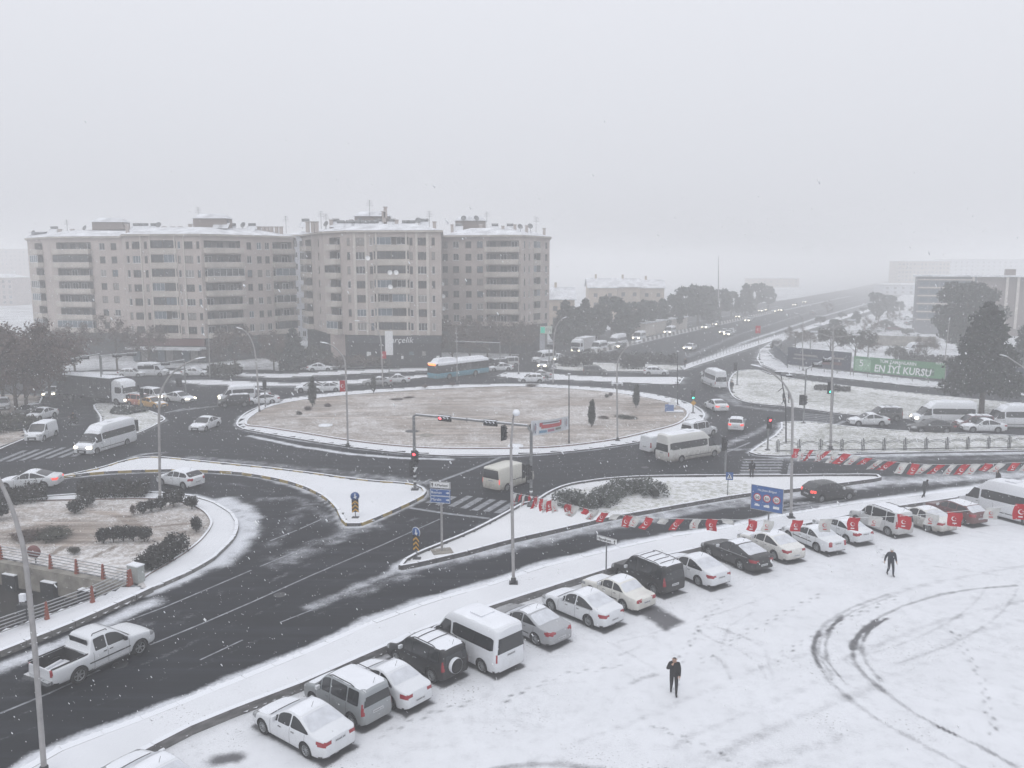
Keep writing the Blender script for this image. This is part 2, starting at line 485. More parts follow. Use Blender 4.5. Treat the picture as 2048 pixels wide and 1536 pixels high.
HWY = PX([(1130,742),(1300,693),(1440,660),(1640,606),(1748,582),(1800,585),(1770,612),(1640,652),(1530,690),(1460,715),(1405,741),(1470,770),(1600,770),(1420,830)])
near_isl = [('round', .55, .75), ('tri', .6, .8), ('split', .7, .85), ('garden', 1.0, 1.0), ('fencei', .7, .8), ('upri', .6, .6), ('lefti', .5, .6)]
def road_snow(P):
    s = np.zeros(len(P))
    for k, w, a in near_isl:
        d = seg_dist(P, ISL[k], True) * (.6 + .8 * vnoise(P, .35, 3))
        s = np.maximum(s, a * np.clip(1.15 - d / w, 0, 1))
    d = seg_dist(P, PX(WALK_EDGE)) * (.7 + .6 * vnoise(P, .5, 4))
    s = np.maximum(s, 1.1 * np.clip(1.3 - d / .75, 0, 1))
    for path, w, a in (
        ([(433,1128),(475,1092),(498,1062),(502,1038),(487,1016),(450,1000)], 1.2, .85),
        ([(557,1124),(620,1098),(688,1070),(750,1048)], 1.7, .44), ([(545,1090),(600,1020),(640,1005)], 1.2, .38),
        ([(520,1000),(590,995),(650,1030),(690,1062)], 1.0, .42),
        ([(797,1140),(744,1160),(690,1188),(621,1215)], .75, .60), ([(820,1150),(760,1172),(700,1192)], 1.2, .42),
        ([(880,1125),(1020,1093),(1140,1066),(1260,1044),(1400,1018),(1500,1002)], 1.3, .62),
        ([(1500,1002),(1620,985),(1757,966),(1900,958),(2060,948)], 1.6, .72),
        ([(1757,966),(1900,955),(2060,945)], 2.6, .55), ([(1740,1000),(1900,978),(2060,955)], 1.0, .5),
        ([(1540,1015),(1640,1002)], .5, .5), ([(1560,1028),(1700,1004)], .5, .45),
        ([(1555,915),(1800,911),(2060,906)], .9, .75), ([(1560,920),(2060,915)], 1.8, .4),
        ([(500,872),(600,893),(700,908),(800,916),(900,919)], .55, .95),
        ([(380,915),(500,925),(640,940),(800,958)], 1.3, .45), ([(690,955),(760,955),(850,965)], 1.2, .55), ([(330,905),(290,908),(260,915)], .6, .6),
        ([(120,962),(40,980),(-60,1000)], 1.2, .3), ([(0,860),(60,845),(150,850)], 1.0, .45),
        ([(1410,905),(1450,890),(1500,870),(1540,850)], .9, .55), ([(1430,900),(1520,898)], 1.0, .45),
        ([(1435,775),(1450,795),(1480,812),(1560,822)], 1.4, .5),
        ([(1100,745),(1200,752),(1340,775)], .6, .5), ([(1040,760),(1330,775)], .4, .6), ([(560,776),(868,757),(1000,760)], .5, .45),
        ([(0,1450),(160,1382),(330,1310),(520,1225),(700,1150),(860,1078)], .30, 0.29), ([(0,1395),(150,1330),(330,1255),(520,1172),(700,1092),(850,1030)], .30, 0.27), ([(0,1480),(200,1410),(420,1322),(640,1228),(850,1150),(1050,1085)], .32, 0.29), ([(120,1330),(330,1235),(500,1160)], .3, 0.26),
        ([(900,1110),(1100,1075),(1300,1045),(1500,1012)], .35, 0.30), ([(470,880),(600,912),(760,932),(950,938),(1150,928),(1300,908)], .4, 0.26), ([(450,860),(560,900),(720,922),(950,928),(1150,918),(1290,900)], .35, 0.26), ([(340,960),(480,968),(570,995),(600,1030),(560,1075)], .35, 0.29), ([(200,965),(400,960),(540,980),(590,1010)], .3, 0.24),
        ([(0,1335),(150,1278),(300,1205)], .9, .8), ([(0,1400),(150,1330),(330,1230)], 2.0, .22)):
        s = np.maximum(s, blob(P, path, w, a, int(w * 77) + len(path)))
    return np.clip(s + .10 * vnoise(P, .12, 9), 0, 1.15)
def road_keep(P):
    return ~inside(P, under_poly) & ~inside(P, offset_poly(lot_poly, 1.0))
struct(grid_sheet('road', -52, 62, 24, 118, .42, 0., 'snow', road_snow, m_road, road_keep))
def far_snow(P):
    s = np.full(len(P), .10)
    s += .25 * vnoise(P, .05, 5)
    for k in ('medl', 'walkf', 'trir', 'hedgei', 'walkr', 'banw', 'upri', 'round'):
        d = seg_dist(P, ISL[k], True); s = np.maximum(s, .7 * np.clip(1.1 - d / 1.0, 0, 1))
    for path, w, a in (([(1382,733),(1494,682),(1640,634),(1760,600)], 1.2, .9), ([(1370,715),(1480,668),(1640,618),(1740,594)], 1.0, .6), ([(1146,718),(1297,681),(1418,654),(1560,622),(1700,592)], 1.2, .9), ([(1300,655),(1420,638),(1560,612)], 3, .5)):
        s = np.maximum(s, blob(P, path, w, a, 6))
    return s
far_road = PX([(-420,1000),(-420,752),(100,744),(330,737),(560,742),(870,730),(1030,715),(1090,690),(1180,672),(1300,640),(1440,620),(1600,596),(1690,580),(1790,580),(1790,612),(1640,658),(1580,690),(1560,722),(1700,738),(1880,757),(2300,795),(2300,905)]) + [(58, 112), (-52, 112), (-52, 62)]
struct(grid_sheet('far_road', -150, 330, 62, 620, 1.5, -.004, 'snow', far_snow, m_road, lambda P: inside(P, far_road) & ((P[:, 1] > 117) | (np.abs(P[:, 0]) > 50))))

struct(obj('distant_road', MB().sheet(PX([(1600,598),(1690,580),(1800,556),(1845,561),(1790,600),(1760,616)]), -.006), mat('distant_asphalt', (.05, .051, .055), .8, noise=.2, nscale=.1)))
def island(name, key, top_mat, label_kind='structure', kerb=None, h=.13, cover=None, step=None, kerb_w=.22, inner=None):
    """raised island: kerb ring and a top sheet with its cover attribute"""
    poly = ISL[key]
    root = struct(obj(name, None)); root.empty_display_size = .2
    inn = offset_poly(poly, kerb_w)
    n = len(poly)
    if kerb is not None:
        mb = MB()
        vs = [(*p, -.03) for p in poly] + [(*p, h + .012) for p in poly] + [(*p, h + .012) for p in inn] + [(*p, -.03) for p in inn]
        fs = []
        ccw = sum(poly[i][0] * poly[(i + 1) % n][1] - poly[(i + 1) % n][0] * poly[i][1] for i in range(n)) > 0
        for i in range(n):
            j = (i + 1) % n
            for a in (0, 1):
                q = (a * n + i, a * n + j, (a + 1) * n + j, (a + 1) * n + i)
                fs.append(q if ccw else q[::-1])
        mb.add(vs, fs)
        obj('kerb', mb, kerb, root)
    P = np.array(inn)
    lo, hi = P.min(0) - .5, P.max(0) + .5
    if step is None:
        mb = MB().sheet(inn, h); me = mb.mesh('snow_cover')
        at = me.attributes.new('cover', 'FLOAT', 'POINT'); at.data.foreach_set('value', np.full(len(inn), .85 if cover is None else cover, np.float32))
        obj('snow_cover', me, top_mat, root)
    else:
        big = offset_poly(poly, kerb_w + step * .75)
        o = grid_sheet('snow_cover', lo[0], hi[0], lo[1], hi[1], step, h, 'cover', cover, top_mat, lambda P: inside(P, big))
        o.parent = root
    return root
def stones(root, path, m_list, L=1.0, w=.22, h=.15, closed=True, name='kerb_stone', z0=-.03):
    """separate kerb stones along a line, sharing one unit mesh for each finish"""
    unit = []
    for m in m_list:
        mb = MB(); b = .06
        pr = [(-.5, 0), (.5, 0), (.5, .82), (.42, 1), (-.5, 1)]
        vs = [(x, p[0], p[1]) for x in (-.5, .5) for p in pr]
        mb.add(vs, [(4, 3, 2, 1, 0), (5, 6, 7, 8, 9)] + [(i, (i + 1) % 5, (i + 1) % 5 + 5, i + 5) for i in range(5)])
        me = mb.mesh(name); me.materials.append(m); unit.append(me)
    pts = [Vector(p) for p in path] + ([Vector(path[0])] if closed else [])
    # resample
    d = [0]
    for a, b in zip(pts, pts[1:]): d.append(d[-1] + (b - a).length)
    tot = d[-1]; n = max(2, int(tot / L)); res = []
    for k in range(n + 1):
        s = tot * k / n; i = min(max(j for j in range(len(d)) if d[j] <= s + 1e-6), len(pts) - 2)
        t = (s - d[i]) / max(1e-6, d[i + 1] - d[i]); res.append(pts[i].lerp(pts[i + 1], t))
    for k in range(n):
        a, b = res[k], res[k + 1]; e = b - a
        o = bpy.data.objects.new(name, unit[k % len(unit)] if len(unit) > 1 else unit[0]); COL.objects.link(o)
        o.parent = root
        nrm = Vector((-e.y, e.x)).normalized() * 0
        c = (a + b) / 2
        o.location = (c.x, c.y, z0); o.rotation_euler = (random.uniform(-.01, .01), 0, math.atan2(e.y, e.x) + random.uniform(-.008, .008))
        o.scale = (max(.2, e.length * (.975 if name == 'kerb_stone' else .997)), w, h - z0 + random.uniform(-.008, .008))
def const(v, amp=.25, sc=.4): return lambda P: v + amp * (vnoise(P, sc, 11) - .5) * 2
# roundabout
def rcover(P):
    d = seg_dist(P, ISL['round'], True)
    return np.clip(.47 + .22 * (vnoise(P, .12, 2) - .5) * 2 + .16 * (vnoise(P, .5, 8) - .5) * 2, 0, 1)
r_out = ISL['round']
rroot = island('roundabout', 'round', m_snowwalk, kerb=m_kerbdark, cover=const(.95, .1), step=.8)
r_in = smooth_path(PX([(490,850),(502,832),(545,812),(640,796),(800,783),(960,775),(1060,774),(1200,783),(1300,797),(1360,813),(1378,828),(1358,848),(1300,864),(1230,880),(1140,892),(1060,897),(900,898),(800,893),(700,882),(600,866),(525,855)], .13), 3, True)
ISL['rin'] = r_in
mb = MB(); inn = offset_poly(r_in, .25); n = len(r_in)
mb.add([(*p, .1) for p in r_in] + [(*p, .26) for p in r_in] + [(*p, .26) for p in inn], [(i, (i + 1) % n, (i + 1) % n + n, i + n) for i in range(n)] + [(i + n, (i + 1) % n + n, (i + 1) % n + 2 * n, i + 2 * n) for i in range(n)])
obj('inner_kerb', mb, mat('kerb_reddish', (.19, .13, .115), .8, noise=.4, nscale=3, snow=.7), rroot)
P = np.array(r_in); lo, hi = P.min(0), P.max(0)
big = offset_poly(r_in, .4)
o = grid_sheet('lawn', lo[0], hi[0], lo[1], hi[1], .45, .2, 'cover', rcover, m_lawn, lambda P: inside(P, big)); o.parent = rroot
# gentle mounding of the lawn
co = np.zeros(len(o.data.vertices) * 3, np.float32); o.data.vertices.foreach_get('co', co); co = co.reshape(-1, 3)
dd = seg_dist(co[:, :2].astype(float), r_in, True)
co[:, 2] += (.25 * np.clip(dd / 14, 0, 1) + .10 * (vnoise(co[:, :2].astype(float), .25, 4) - .5) * np.clip(dd / 2, 0, 1))
o.data.vertices.foreach_set('co', co.ravel()); o.data.update()

troot = island('triangle_island', 'tri', m_snowwalk, cover=const(.95, .12), step=.5, kerb_w=.1)
stones(troot, offset_poly(ISL['tri'], .11), [m_kerbyel, m_kerbdark], 1.15, w=.26, h=.24)
def scover(P):
    a = np.full(len(P), 1.5)
    g = inside(P, PX([(1110,985),(1250,963),(1480,960),(1540,985),(1280,1022),(1180,1028)], .13))
    a[g] = .80 + .25 * (vnoise(P[g], .8, 3) - .5)
    return a
sroot = island('splitter_island', 'split', m_green, cover=scover, step=.35, kerb_w=.1)
stones(sroot, offset_poly(ISL['split'], .11), [m_kerbdark], 1.2, h=.3)
def gcover(P):
    a = .88 + .2 * (vnoise(P, .3, 5) - .5)
    d1 = seg_dist(P, PX([(0,1035),(150,1030),(260,1050),(340,1062)], .13)); a -= .35 * np.clip(1.3 - d1 / 5, 0, 1)
    d2 = seg_dist(P, PX([(60,1072),(120,1075)], .13)); a -= .6 * np.clip(1.3 - d2 / 3.2, 0, 1)
    for path in ([(0,1066),(90,1050),(150,1055),(160,1070),(120,1097),(100,1110)], [(180,1022),(230,1030),(262,1050),(255,1065)], [(215,1025),(262,1035),(282,1055),(275,1067)], [(290,1056),(380,1046)], [(190,1113),(230,1093)], [(120,1096),(180,1078)]):
        d = seg_dist(P, PX(path, .13)); a -= .75 * np.clip(1.3 - d / .16, 0, 1)
    return a
groot = island('garden_island', 'garden', m_lawn, cover=gcover, step=.3, kerb_w=.1)
stones(groot, [p for p in offset_poly(ISL['garden'], .11)[1:17]], [m_kerb], 1.1, w=.26, h=.22, closed=False)
# snowy outer walk of the garden and its inner kerb
g_in = smooth_path(PX([(-40,1004),(160,1000),(290,998),(360,1004),(403,1020),(421,1040),(420,1056),(400,1082),(370,1106),(335,1128),(300,1148),(284,1160)], .13), 4)
gw = [p for p in offset_poly(ISL['garden'], .25)[1:17]]
mb = MB().sheet(gw + g_in[::-1], .15)
me = mb.mesh('outer_walk'); at = me.attributes.new('cover', 'FLOAT', 'POINT'); at.data.foreach_set('value', np.full(len(me.vertices), .80, np.float32))
obj('outer_walk', me, m_snowwalk, groot)
mb = MB()
for a, b in zip(g_in, g_in[1:]): mb.bar((*a, .16), (*b, .16), .16, .16)
obj('inner_kerb', mb, mat('kerb_brown', (.15, .11, .10), .8, noise=.4, nscale=3, snow=.75), groot)

island('fence_island', 'fencei', m_green, cover=lambda P: .62 + .2 * (vnoise(P, .25, 3) - .5) + .45 * np.clip(1.2 - seg_dist(P, PX([(1500,904),(1530,890),(1580,862),(1600,850)])) / 2.6, 0, 1), step=.6, kerb=m_kerbdark)
island('upper_island', 'upri', m_green, cover=lambda P: .60 + .2 * (vnoise(P, .18, 4) - .5) + .5 * np.clip(1.2 - seg_dist(P, PX([(1470,760),(1475,790),(1520,803),(1620,815),(1700,824)])) / 1.6, 0, 1) + .3 * np.clip(1.2 - seg_dist(P, PX([(1480,760),(1660,772),(1900,800)])) / 2.5, 0, 1), step=.8, kerb=m_kerbdark)
island('left_island', 'lefti', m_green, cover=lambda P: .75 + .25 * (vnoise(P, .3, 4) - .5) - .3 * np.clip(1.2 - seg_dist(P, PX([(225,822),(275,824)])) / 3, 0, 1), step=.6, kerb=m_kerb)
ISL['verge'] = PX([(-330,905),(0,898),(58,874),(46,850),(78,812),(88,790),(-330,786)], .13)
island('left_verge', 'verge', m_lawn, cover=const(.42, .3), step=1.0, kerb=m_kerbdark)
island('median', 'medl', m_snowwalk, cover=const(.78, .3), step=1.2, kerb=m_kerbdark)
island('far_pavement', 'walkf', m_snowwalk, cover=const(.85, .3), step=1.5, kerb=m_kerbdark)
island('traffic_island', 'trir', m_snowwalk, cover=const(.95, .2), step=1., kerb=m_kerbdark)
island('hedge_island', 'hedgei', m_green, cover=const(.7, .3), step=1., kerb=m_kerbdark)
island('ramp_pavement', 'walkr', m_snowwalk, cover=.95, kerb=m_kerbdark, kerb_w=.3)
island('banner_pavement', 'banw', m_snowwalk, cover=const(.62, .3), step=1., kerb=m_kerbdark)

# pavement along the car park with its low wall
wroot = struct(obj('pavement', None))
P = np.array(walk_poly); lo, hi = P.min(0), P.max(0)
def wcover(P): return .98 - .12 * vnoise(P, .35, 5) - .25 * (vnoise(P, 2.3, 6) > .82)
o = grid_sheet('snow_cover', lo[0] - .5, hi[0] + .5, max(lo[1], 20) - .5, hi[1] + .5, .3, .12, 'cover', wcover, m_snowwalk, lambda P: inside(P, walk_poly)); o.parent = wroot
stones(wroot, PX(LOT_EDGE, .2), [mat('wall_stone', (.15, .145, .145), .9, noise=.4, nscale=2.5, snow=.85, bump=.3)], 1.6, w=.3, h=.42, closed=False, name='wall_stone')
stones(wroot, PX(WALK_EDGE, .12), [m_kerb], 1.5, w=.42, h=.128, closed=False)
# ------------------------------------------------------------------ vehicles
def paint(name, col, rough=.32, coat=.5, dirt=.35, metal=0.):
    """car paint with road dirt towards the sills"""
    m = mat(name, col, rough, metal=metal, coat=coat)
    nt = m.node_tree; N = nt.nodes; L = nt.links; b = N['Principled BSDF']
    tc = N.new('ShaderNodeTexCoord'); sx = N.new('ShaderNodeSeparateXYZ'); L.new(tc.outputs['Object'], sx.inputs[0])
    n = N.new('ShaderNodeTexNoise'); n.inputs['Scale'].default_value = 3.5; n.inputs['Detail'].default_value = 7
    L.new(tc.outputs['Object'], n.inputs['Vector'])
    a = N.new('ShaderNodeMath'); a.operation = 'MULTIPLY_ADD'; L.new(n.outputs[0], a.inputs[0]); a.inputs[1].default_value = -.9; L.new(sx.outputs[2], a.inputs[2])
    mr = N.new('ShaderNodeMapRange'); mr.inputs[1].default_value = .55; mr.inputs[2].default_value = -.25; mr.inputs[3].default_value = 0; mr.inputs[4].default_value = dirt
    L.new(a.outputs[0], mr.inputs[0])
    mx = N.new('ShaderNodeMix'); mx.data_type = 'RGBA'; L.new(mr.outputs[0], mx.inputs[0])
    mx.inputs[6].default_value = (*col, 1); mx.inputs[7].default_value = (.22, .20, .175, 1)
    L.new(mx.outputs[2], b.inputs['Base Color'])
    mr2 = N.new('ShaderNodeMapRange'); mr2.inputs[4].default_value = .75; mr2.inputs[3].default_value = rough; mr2.inputs[2].default_value = dirt + .01
    L.new(mr.outputs[0], mr2.inputs[0]); L.new(mr2.outputs[0], b.inputs['Roughness'])
    return m
P_WHITE = paint('paint_white', (.66, .68, .71), dirt=.22)
P_CREAM = paint('paint_cream', (.66, .655, .62))
P_SILVER = paint('paint_silver', (.36, .37, .39), .35, metal=.35)
P_GREY = paint('paint_grey', (.29, .31, .325), .35, metal=.3)
P_BLACK = paint('paint_black', (.008, .0085, .010), .3, coat=.15, dirt=.08)
P_RED = paint('paint_dark_red', (.09, .018, .02), .35, dirt=.15)
P_YELLOW = paint('paint_taxi_yellow', (.55, .30, .06))
P_ORANGE = paint('paint_orange_red', (.42, .13, .08))
P_TEAL = paint('paint_bus_teal', (.05, .24, .33))
P_DGREEN = paint('paint_dark_grey', (.055, .058, .06), .4)
P_DIRTY = paint('paint_dirty_white', (.62, .62, .60), .45, dirt=.95)
m_arch = mat('wheel_arch_black', (.010, .010, .011), .8)
m_glass = mat('car_glass', (.018, .02, .023), .12, spec=.6)
m_snowglass = mat('snow_dusted_glass', (.56, .58, .62), .7, noise=.12, nscale=3)
m_carsnow = mat('car_snow', (.75, .77, .81), .75, noise=.05, nscale=1.5, bump=.25, bscale=6)
m_tyre = mat('tyre_rubber', (.014, .014, .015), .85, noise=.2)
m_rim = mat('alloy_rim', (.33, .34, .35), .4, metal=.6)
m_tail = mat('tail_lamp_red', (.28, .012, .022), .25, coat=.6)
m_taillit = mat('tail_lamp_lit', (.5, .02, .02), .3, emit=(1, .10, .07), estr=1.1)
m_head = mat('head_lamp_clear', (.30, .31, .32), .15, coat=.5)
m_headlit = mat('head_lamp_lit', (.9, .85, .7), .3, emit=(1, .90, .66), estr=5.)
m_plate = mat('number_plate', (.55, .56, .58), .5)
m_plateink = mat('plate_ink', (.03, .03, .035), .6)
m_trim = mat('black_trim', (.018, .018, .02), .55)
m_chrome = mat('chrome_strip', (.6, .61, .62), .25, metal=.8)
m_amber = mat('amber_sign', (.5, .15, .03), .5, emit=(1, .22, .05), estr=3.)

def gsmooth(x, y, sg):
    """rounded profile: dense linear interpolation smoothed by a Gaussian"""
    xs = np.array([p for p in x], float); ys = np.array(y, float)
    o = np.argsort(xs); xs, ys = xs[o], ys[o]
    X = np.linspace(xs[0] - 1, xs[-1] + 1, 1600); Y = np.interp(X, xs, ys)
    dx = X[1] - X[0]; k = np.arange(-int(3 * sg / dx), int(3 * sg / dx) + 1) * dx
    w = np.exp(-.5 * (k / sg) ** 2); w /= w.sum()
    Yp = np.pad(Y, len(k) // 2, mode='edge'); Y2 = np.convolve(Yp, w, 'valid')
    return lambda q: np.interp(q, X, Y2)

class Shell:
    """parametric car body: side profile, belt line, plan taper and tumblehome"""
    def __init__(s, top, belt, L, Wd, zb=.2, k=.40, e=.07, taper=.10, xs=.9, lean=.12, crown=.025, sg=.07, wheels=None, wr=.32, zs_gap=.05, cutbox=None, side=.96):
        s.L, s.Wd, s.zb, s.k, s.e, s.taper, s.lean, s.crown = L, Wd, zb, k, e, taper, lean, crown
        s.xs = L / 2 - xs; s.gap = zs_gap; s.side = side
        s.top = gsmooth([p[0] for p in top], [p[1] for p in top], sg)
        s.belt = gsmooth([p[0] for p in belt], [p[1] for p in belt], .2)
        s.wheels = wheels; s.wr = wr; s.cutbox = cutbox
    def sx(s, x): return np.clip((np.abs(x) - s.xs) / (s.L / 2 - s.xs), 0, 1)
    def wid(s, x):
        t = s.sx(x); return s.Wd / 2 * (1 - s.taper * t ** 2 - .13 * t ** 10)
    def zs(s, x): return np.minimum(s.belt(x), s.top(x) - s.gap)
    def section(s, x):
        t = float(s.sx(x)); w = float(s.wid(x)); zt = float(s.top(x)); zs = float(s.zs(x)); zb = s.zb + .10 * t ** 4
        T = [0, .06, .14, .22, .34, .45, .56, .68, .77, .86, .93, 1]
        pts = [(w * float(np.interp(a, [0, .06, .22, .45, .68, .86, 1], [.90, .965, .99, 1.0, .998, .985, s.side])), zb + (zs - zb) * a) for a in T]
        ws = w * s.side; h = zt - zs; e = min(s.e, .55 * h)
        y1 = ws - max(.03, s.k * (h - e)); z1 = zt - e
        for a in (.25, .5, .75, 1.): pts.append((ws + (y1 - ws) * a, zs + (z1 - zs) * a))
        y2 = max(.1, y1 - .16); z2 = zt - s.crown
        for a in (.35, .7, 1.):
            c = (y1 - .03, zt - s.crown * 1.1)
            pts.append(((1 - a) ** 2 * y1 + 2 * a * (1 - a) * c[0] + a * a * y2, (1 - a) ** 2 * z1 + 2 * a * (1 - a) * c[1] + a * a * z2))
        for a in (.66, .33, 0.): pts.append((y2 * a, zt - s.crown * a * a))
        return pts
    def shiftx(s, x, z):
        t = float(s.sx(x)); return x - math.copysign(1, x) * t * s.lean * max(0., z - .62)
    def side_pt(s, x, z, sd, off=.006):
        ws = float(s.wid(x)) * s.side; zs = float(s.zs(x))
        if z >= zs: y = ws - s.k * (z - zs)
        else:
            zb = s.zb; a = (z - zb) / max(.05, zs - zb)
            y = float(s.wid(x)) * float(np.interp(a, [0, .06, .22, .45, .68, .86, 1], [.90, .965, .99, 1.0, .998, .985, s.side]))
        return (s.shiftx(x, z), sd * (y + off), z)
    def half_top(s, x):
        w = float(s.wid(x)) * s.side; h = float(s.top(x) - s.zs(x)); e = min(s.e, .55 * h)
        return w - max(.03, s.k * (h - e))
    def top_pt(s, x, y, off=.006):
        zt = float(s.top(x)); y2 = max(.1, s.half_top(x) - .16)
        a = abs(y) / y2
        z = zt - s.crown * min(a, 1) ** 2
        if a > 1: z -= .25 * (abs(y) - y2) ** 2 / .16
        dz = float(s.top(x + .02) - s.top(x - .02)) / .04
        n = Vector((-dz, 0, 1)).normalized() * off
        return (s.shiftx(x, z) + n.x, y, z + n.z)
    def mesh(s, name):
        n = 64
        u = np.linspace(-1, 1, n); X = np.sign(u) * (np.abs(u) ** .86) * s.L / 2
        X = np.unique(np.concatenate([X, [s.L / 2 - .02, s.L / 2 - .05, -s.L / 2 + .02, -s.L / 2 + .05]]))
        rings = []
        for x in X:
            h = s.section(x)
            ring = [(s.shiftx(x, z), y, z) for y, z in h] + [(s.shiftx(x, z), -y, z) for y, z in h[-2::-1]]
            rings.append(ring)
        m = len(rings[0]); mb = MB(); mb.smooth = True
        fs = []
        for i in range(len(X) - 1):
            for j in range(m - 1): fs.append((i * m + j, (i + 1) * m + j, (i + 1) * m + j + 1, i * m + j + 1))
            fs.append((i * m + m - 1, (i + 1) * m + m - 1, (i + 1) * m, i * m))
        mb.add([v for r in rings for v in r], fs)
        # gridded end caps
        half = (m - 1) // 2; nc = 16
        for ri, fl in ((0, 0), (len(X) - 1, 1)):
            base = len(mb.v); rows = []
            for j in range(half):
                a, b = Vector(rings[ri][j]), Vector(rings[ri][m - 1 - j])
                row = [ri * m + j] + [None] * (nc - 1) + [ri * m + m - 1 - j]
                for q in range(1, nc):
                    mb.v.append(tuple(a.lerp(b, q / nc))); row[q] = len(mb.v) - 1
                rows.append(row)
            for r0, r1 in zip(rows, rows[1:]):
                for q in range(nc):
                    f = (r0[q], r0[q + 1], r1[q + 1], r1[q])
                    mb.f.append(f[::-1] if fl == 0 else f); mb.mi.append(0); mb.sm.append(True)
            for q in range(nc):
                f = (rows[-1][q], rows[-1][q + 1], ri * m + half)
                mb.f.append(f[::-1] if fl == 0 else f); mb.mi.append(0); mb.sm.append(True)
            # close the small gap below
        me = mb.mesh(name)
        bm = bmesh.new(); bm.from_mesh(me)
        bmesh.ops.holes_fill(bm, edges=[e for e in bm.edges if e.is_boundary], sides=0)
        bmesh.ops.recalc_face_normals(bm, faces=bm.faces)
        bm.to_mesh(me); bm.free()
        s.raw = me.copy()
        cut = MB()
        for x in s.wheels:
            for sd in (-1, 1):
                w = s.Wd / 2
                ring = [(x + (s.wr + .055) * math.cos(t), s.wr + (s.wr + .055) * math.sin(t)) for t in (2 * math.pi * q / 24 for q in range(24))]
                ya, yb = sd * (w - .27), sd * (w + .3)
                if ya > yb: ya, yb = yb, ya
                vs = [(p[0], y, p[1]) for y in (ya, yb) for p in ring]
                cut.add(vs, [tuple(range(24)), tuple(range(47, 23, -1))] + [(i + 24, (i + 1) % 24 + 24, (i + 1) % 24, i) for i in range(24)])
        if s.cutbox: cut.box(*s.cutbox)
        a = bpy.data.objects.new('tmp_shell', me); b = bpy.data.objects.new('tmp_cut', cut.mesh('tmp_cut'))
        bmc = bmesh.new(); bmc.from_mesh(b.data); bmesh.ops.recalc_face_normals(bmc, faces=bmc.faces); bmc.to_mesh(b.data); bmc.free()
        b.data.materials.append(P_WHITE); b.data.materials.append(m_arch)
        for p in b.data.polygons: p.material_index = 1
        me.materials.append(P_WHITE); me.materials.append(m_arch)
        md = a.modifiers.new('cut', 'BOOLEAN'); md.object = b; md.operation = 'DIFFERENCE'; md.solver = 'EXACT'
        out = bake(a, b); out.name = name
        # whichever way the solver passes materials on, the faces inside the cuts are dark
        for p in out.polygons:
            c = p.center; din = False
            for x in s.wheels:
                if abs(math.hypot(c.x - x, c.z - s.wr) - (s.wr + .052)) < .02 and abs(c.y) > s.Wd / 2 - .29 and abs(p.normal.y) < .6: din = True
                if math.hypot(c.x - x, c.z - s.wr) < s.wr + .05 and abs(abs(c.y) - (s.Wd / 2 - .27)) < .02: din = True
            if s.cutbox:
                (cx, cy, cz), (dx, dy, dz) = s.cutbox[0], s.cutbox[1]
                if abs(c.x - cx) < dx / 2 + .01 and abs(c.y) < dy / 2 + .01 and c.z > cz - dz / 2 - .01 and not (abs(c.y) > dy / 2 + .005): din = din or (abs(c.x - cx) <= dx / 2 + .005 and abs(c.y) <= dy / 2 + .005)
            p.material_index = 1 if din else 0
        s.out = out
        return out
    def pick(s, name, fn, off=.007):
        """a lens or panel cut from the body's own surface where fn(x,y,z) holds"""
        me = s.raw; vs, idx, fs = [], {}, []
        nrm = [v.normal.copy() for v in me.vertices]
        for p in me.polygons:
            c = p.center
            if fn(c.x, c.y, c.z):
                f = []
                for i in p.vertices:
                    if i not in idx:
                        idx[i] = len(vs); vs.append(tuple(me.vertices[i].co + nrm[i] * off))
                    f.append(idx[i])
                fs.append(tuple(f))
        mb = MB(); mb.smooth = True; mb.add(vs, fs)
        return mb
    def side_patch(s, x0, x1, lo, hi, sd, n=14, m=5, off=.007, rr=.05, sl0=0., sl1=0.):
        """glass on the flank between lines lo(x) and hi(x); sl0/sl1 slant the ends"""
        mb = MB(); mb.smooth = True; vs = []
        for i in range(n + 1):
            a = i / n
            for j in range(m + 1):
                b = j / m
                xa, xb = x0 + sl0 * b, x1 + sl1 * b
                d = min(a, 1 - a) * abs(xb - xa)
                x = xa + (xb - xa) * a
                zl, zh = lo(x), hi(x)
                c = rr * (1 - math.sqrt(max(0, 1 - (1 - min(1, d / rr)) ** 2))) if rr else 0
                zl, zh = zl + c, zh - c
                if zh < zl: zl = zh = (zl + zh) / 2
                vs.append(s.side_pt(x, zl + (zh - zl) * b, sd, off))
        fs = []
        for i in range(n):
            for j in range(m):
                q = (i * (m + 1) + j, (i + 1) * (m + 1) + j, (i + 1) * (m + 1) + j + 1, i * (m + 1) + j + 1)
                fs.append(q if (sd < 0) == (x1 > x0) else q[::-1])
        mb.add(vs, fs); return mb
    def top_patch(s, x0, x1, inset=.06, off=.007, n=12, m=10, thick=0., rr=.08):
        mb = MB(); mb.smooth = True; vs = []
        for i in range(n + 1):
            x = x0 + (x1 - x0) * i / n
            d = min(i, n - i) / n * abs(x1 - x0)
            hw = s.half_top(x) - inset
            if rr: hw -= rr * (1 - math.sqrt(max(0, 1 - (1 - min(1, d / rr)) ** 2)))
            if thick: hw -= .05 * random.random()
            for j in range(m + 1):
                b = -1 + 2 * j / m
                edge = (i in (0, n) or j in (0, m))
                o = (off if not thick else (.004 if edge else thick))
                vs.append(s.top_pt(x, b * hw, o))
        fs = []
        for i in range(n):
            for j in range(m):
                q = (i * (m + 1) + j, (i + 1) * (m + 1) + j, (i + 1) * (m + 1) + j + 1, i * (m + 1) + j + 1)
                fs.append(q if x1 > x0 else q[::-1])
        mb.add(vs, fs); return mb

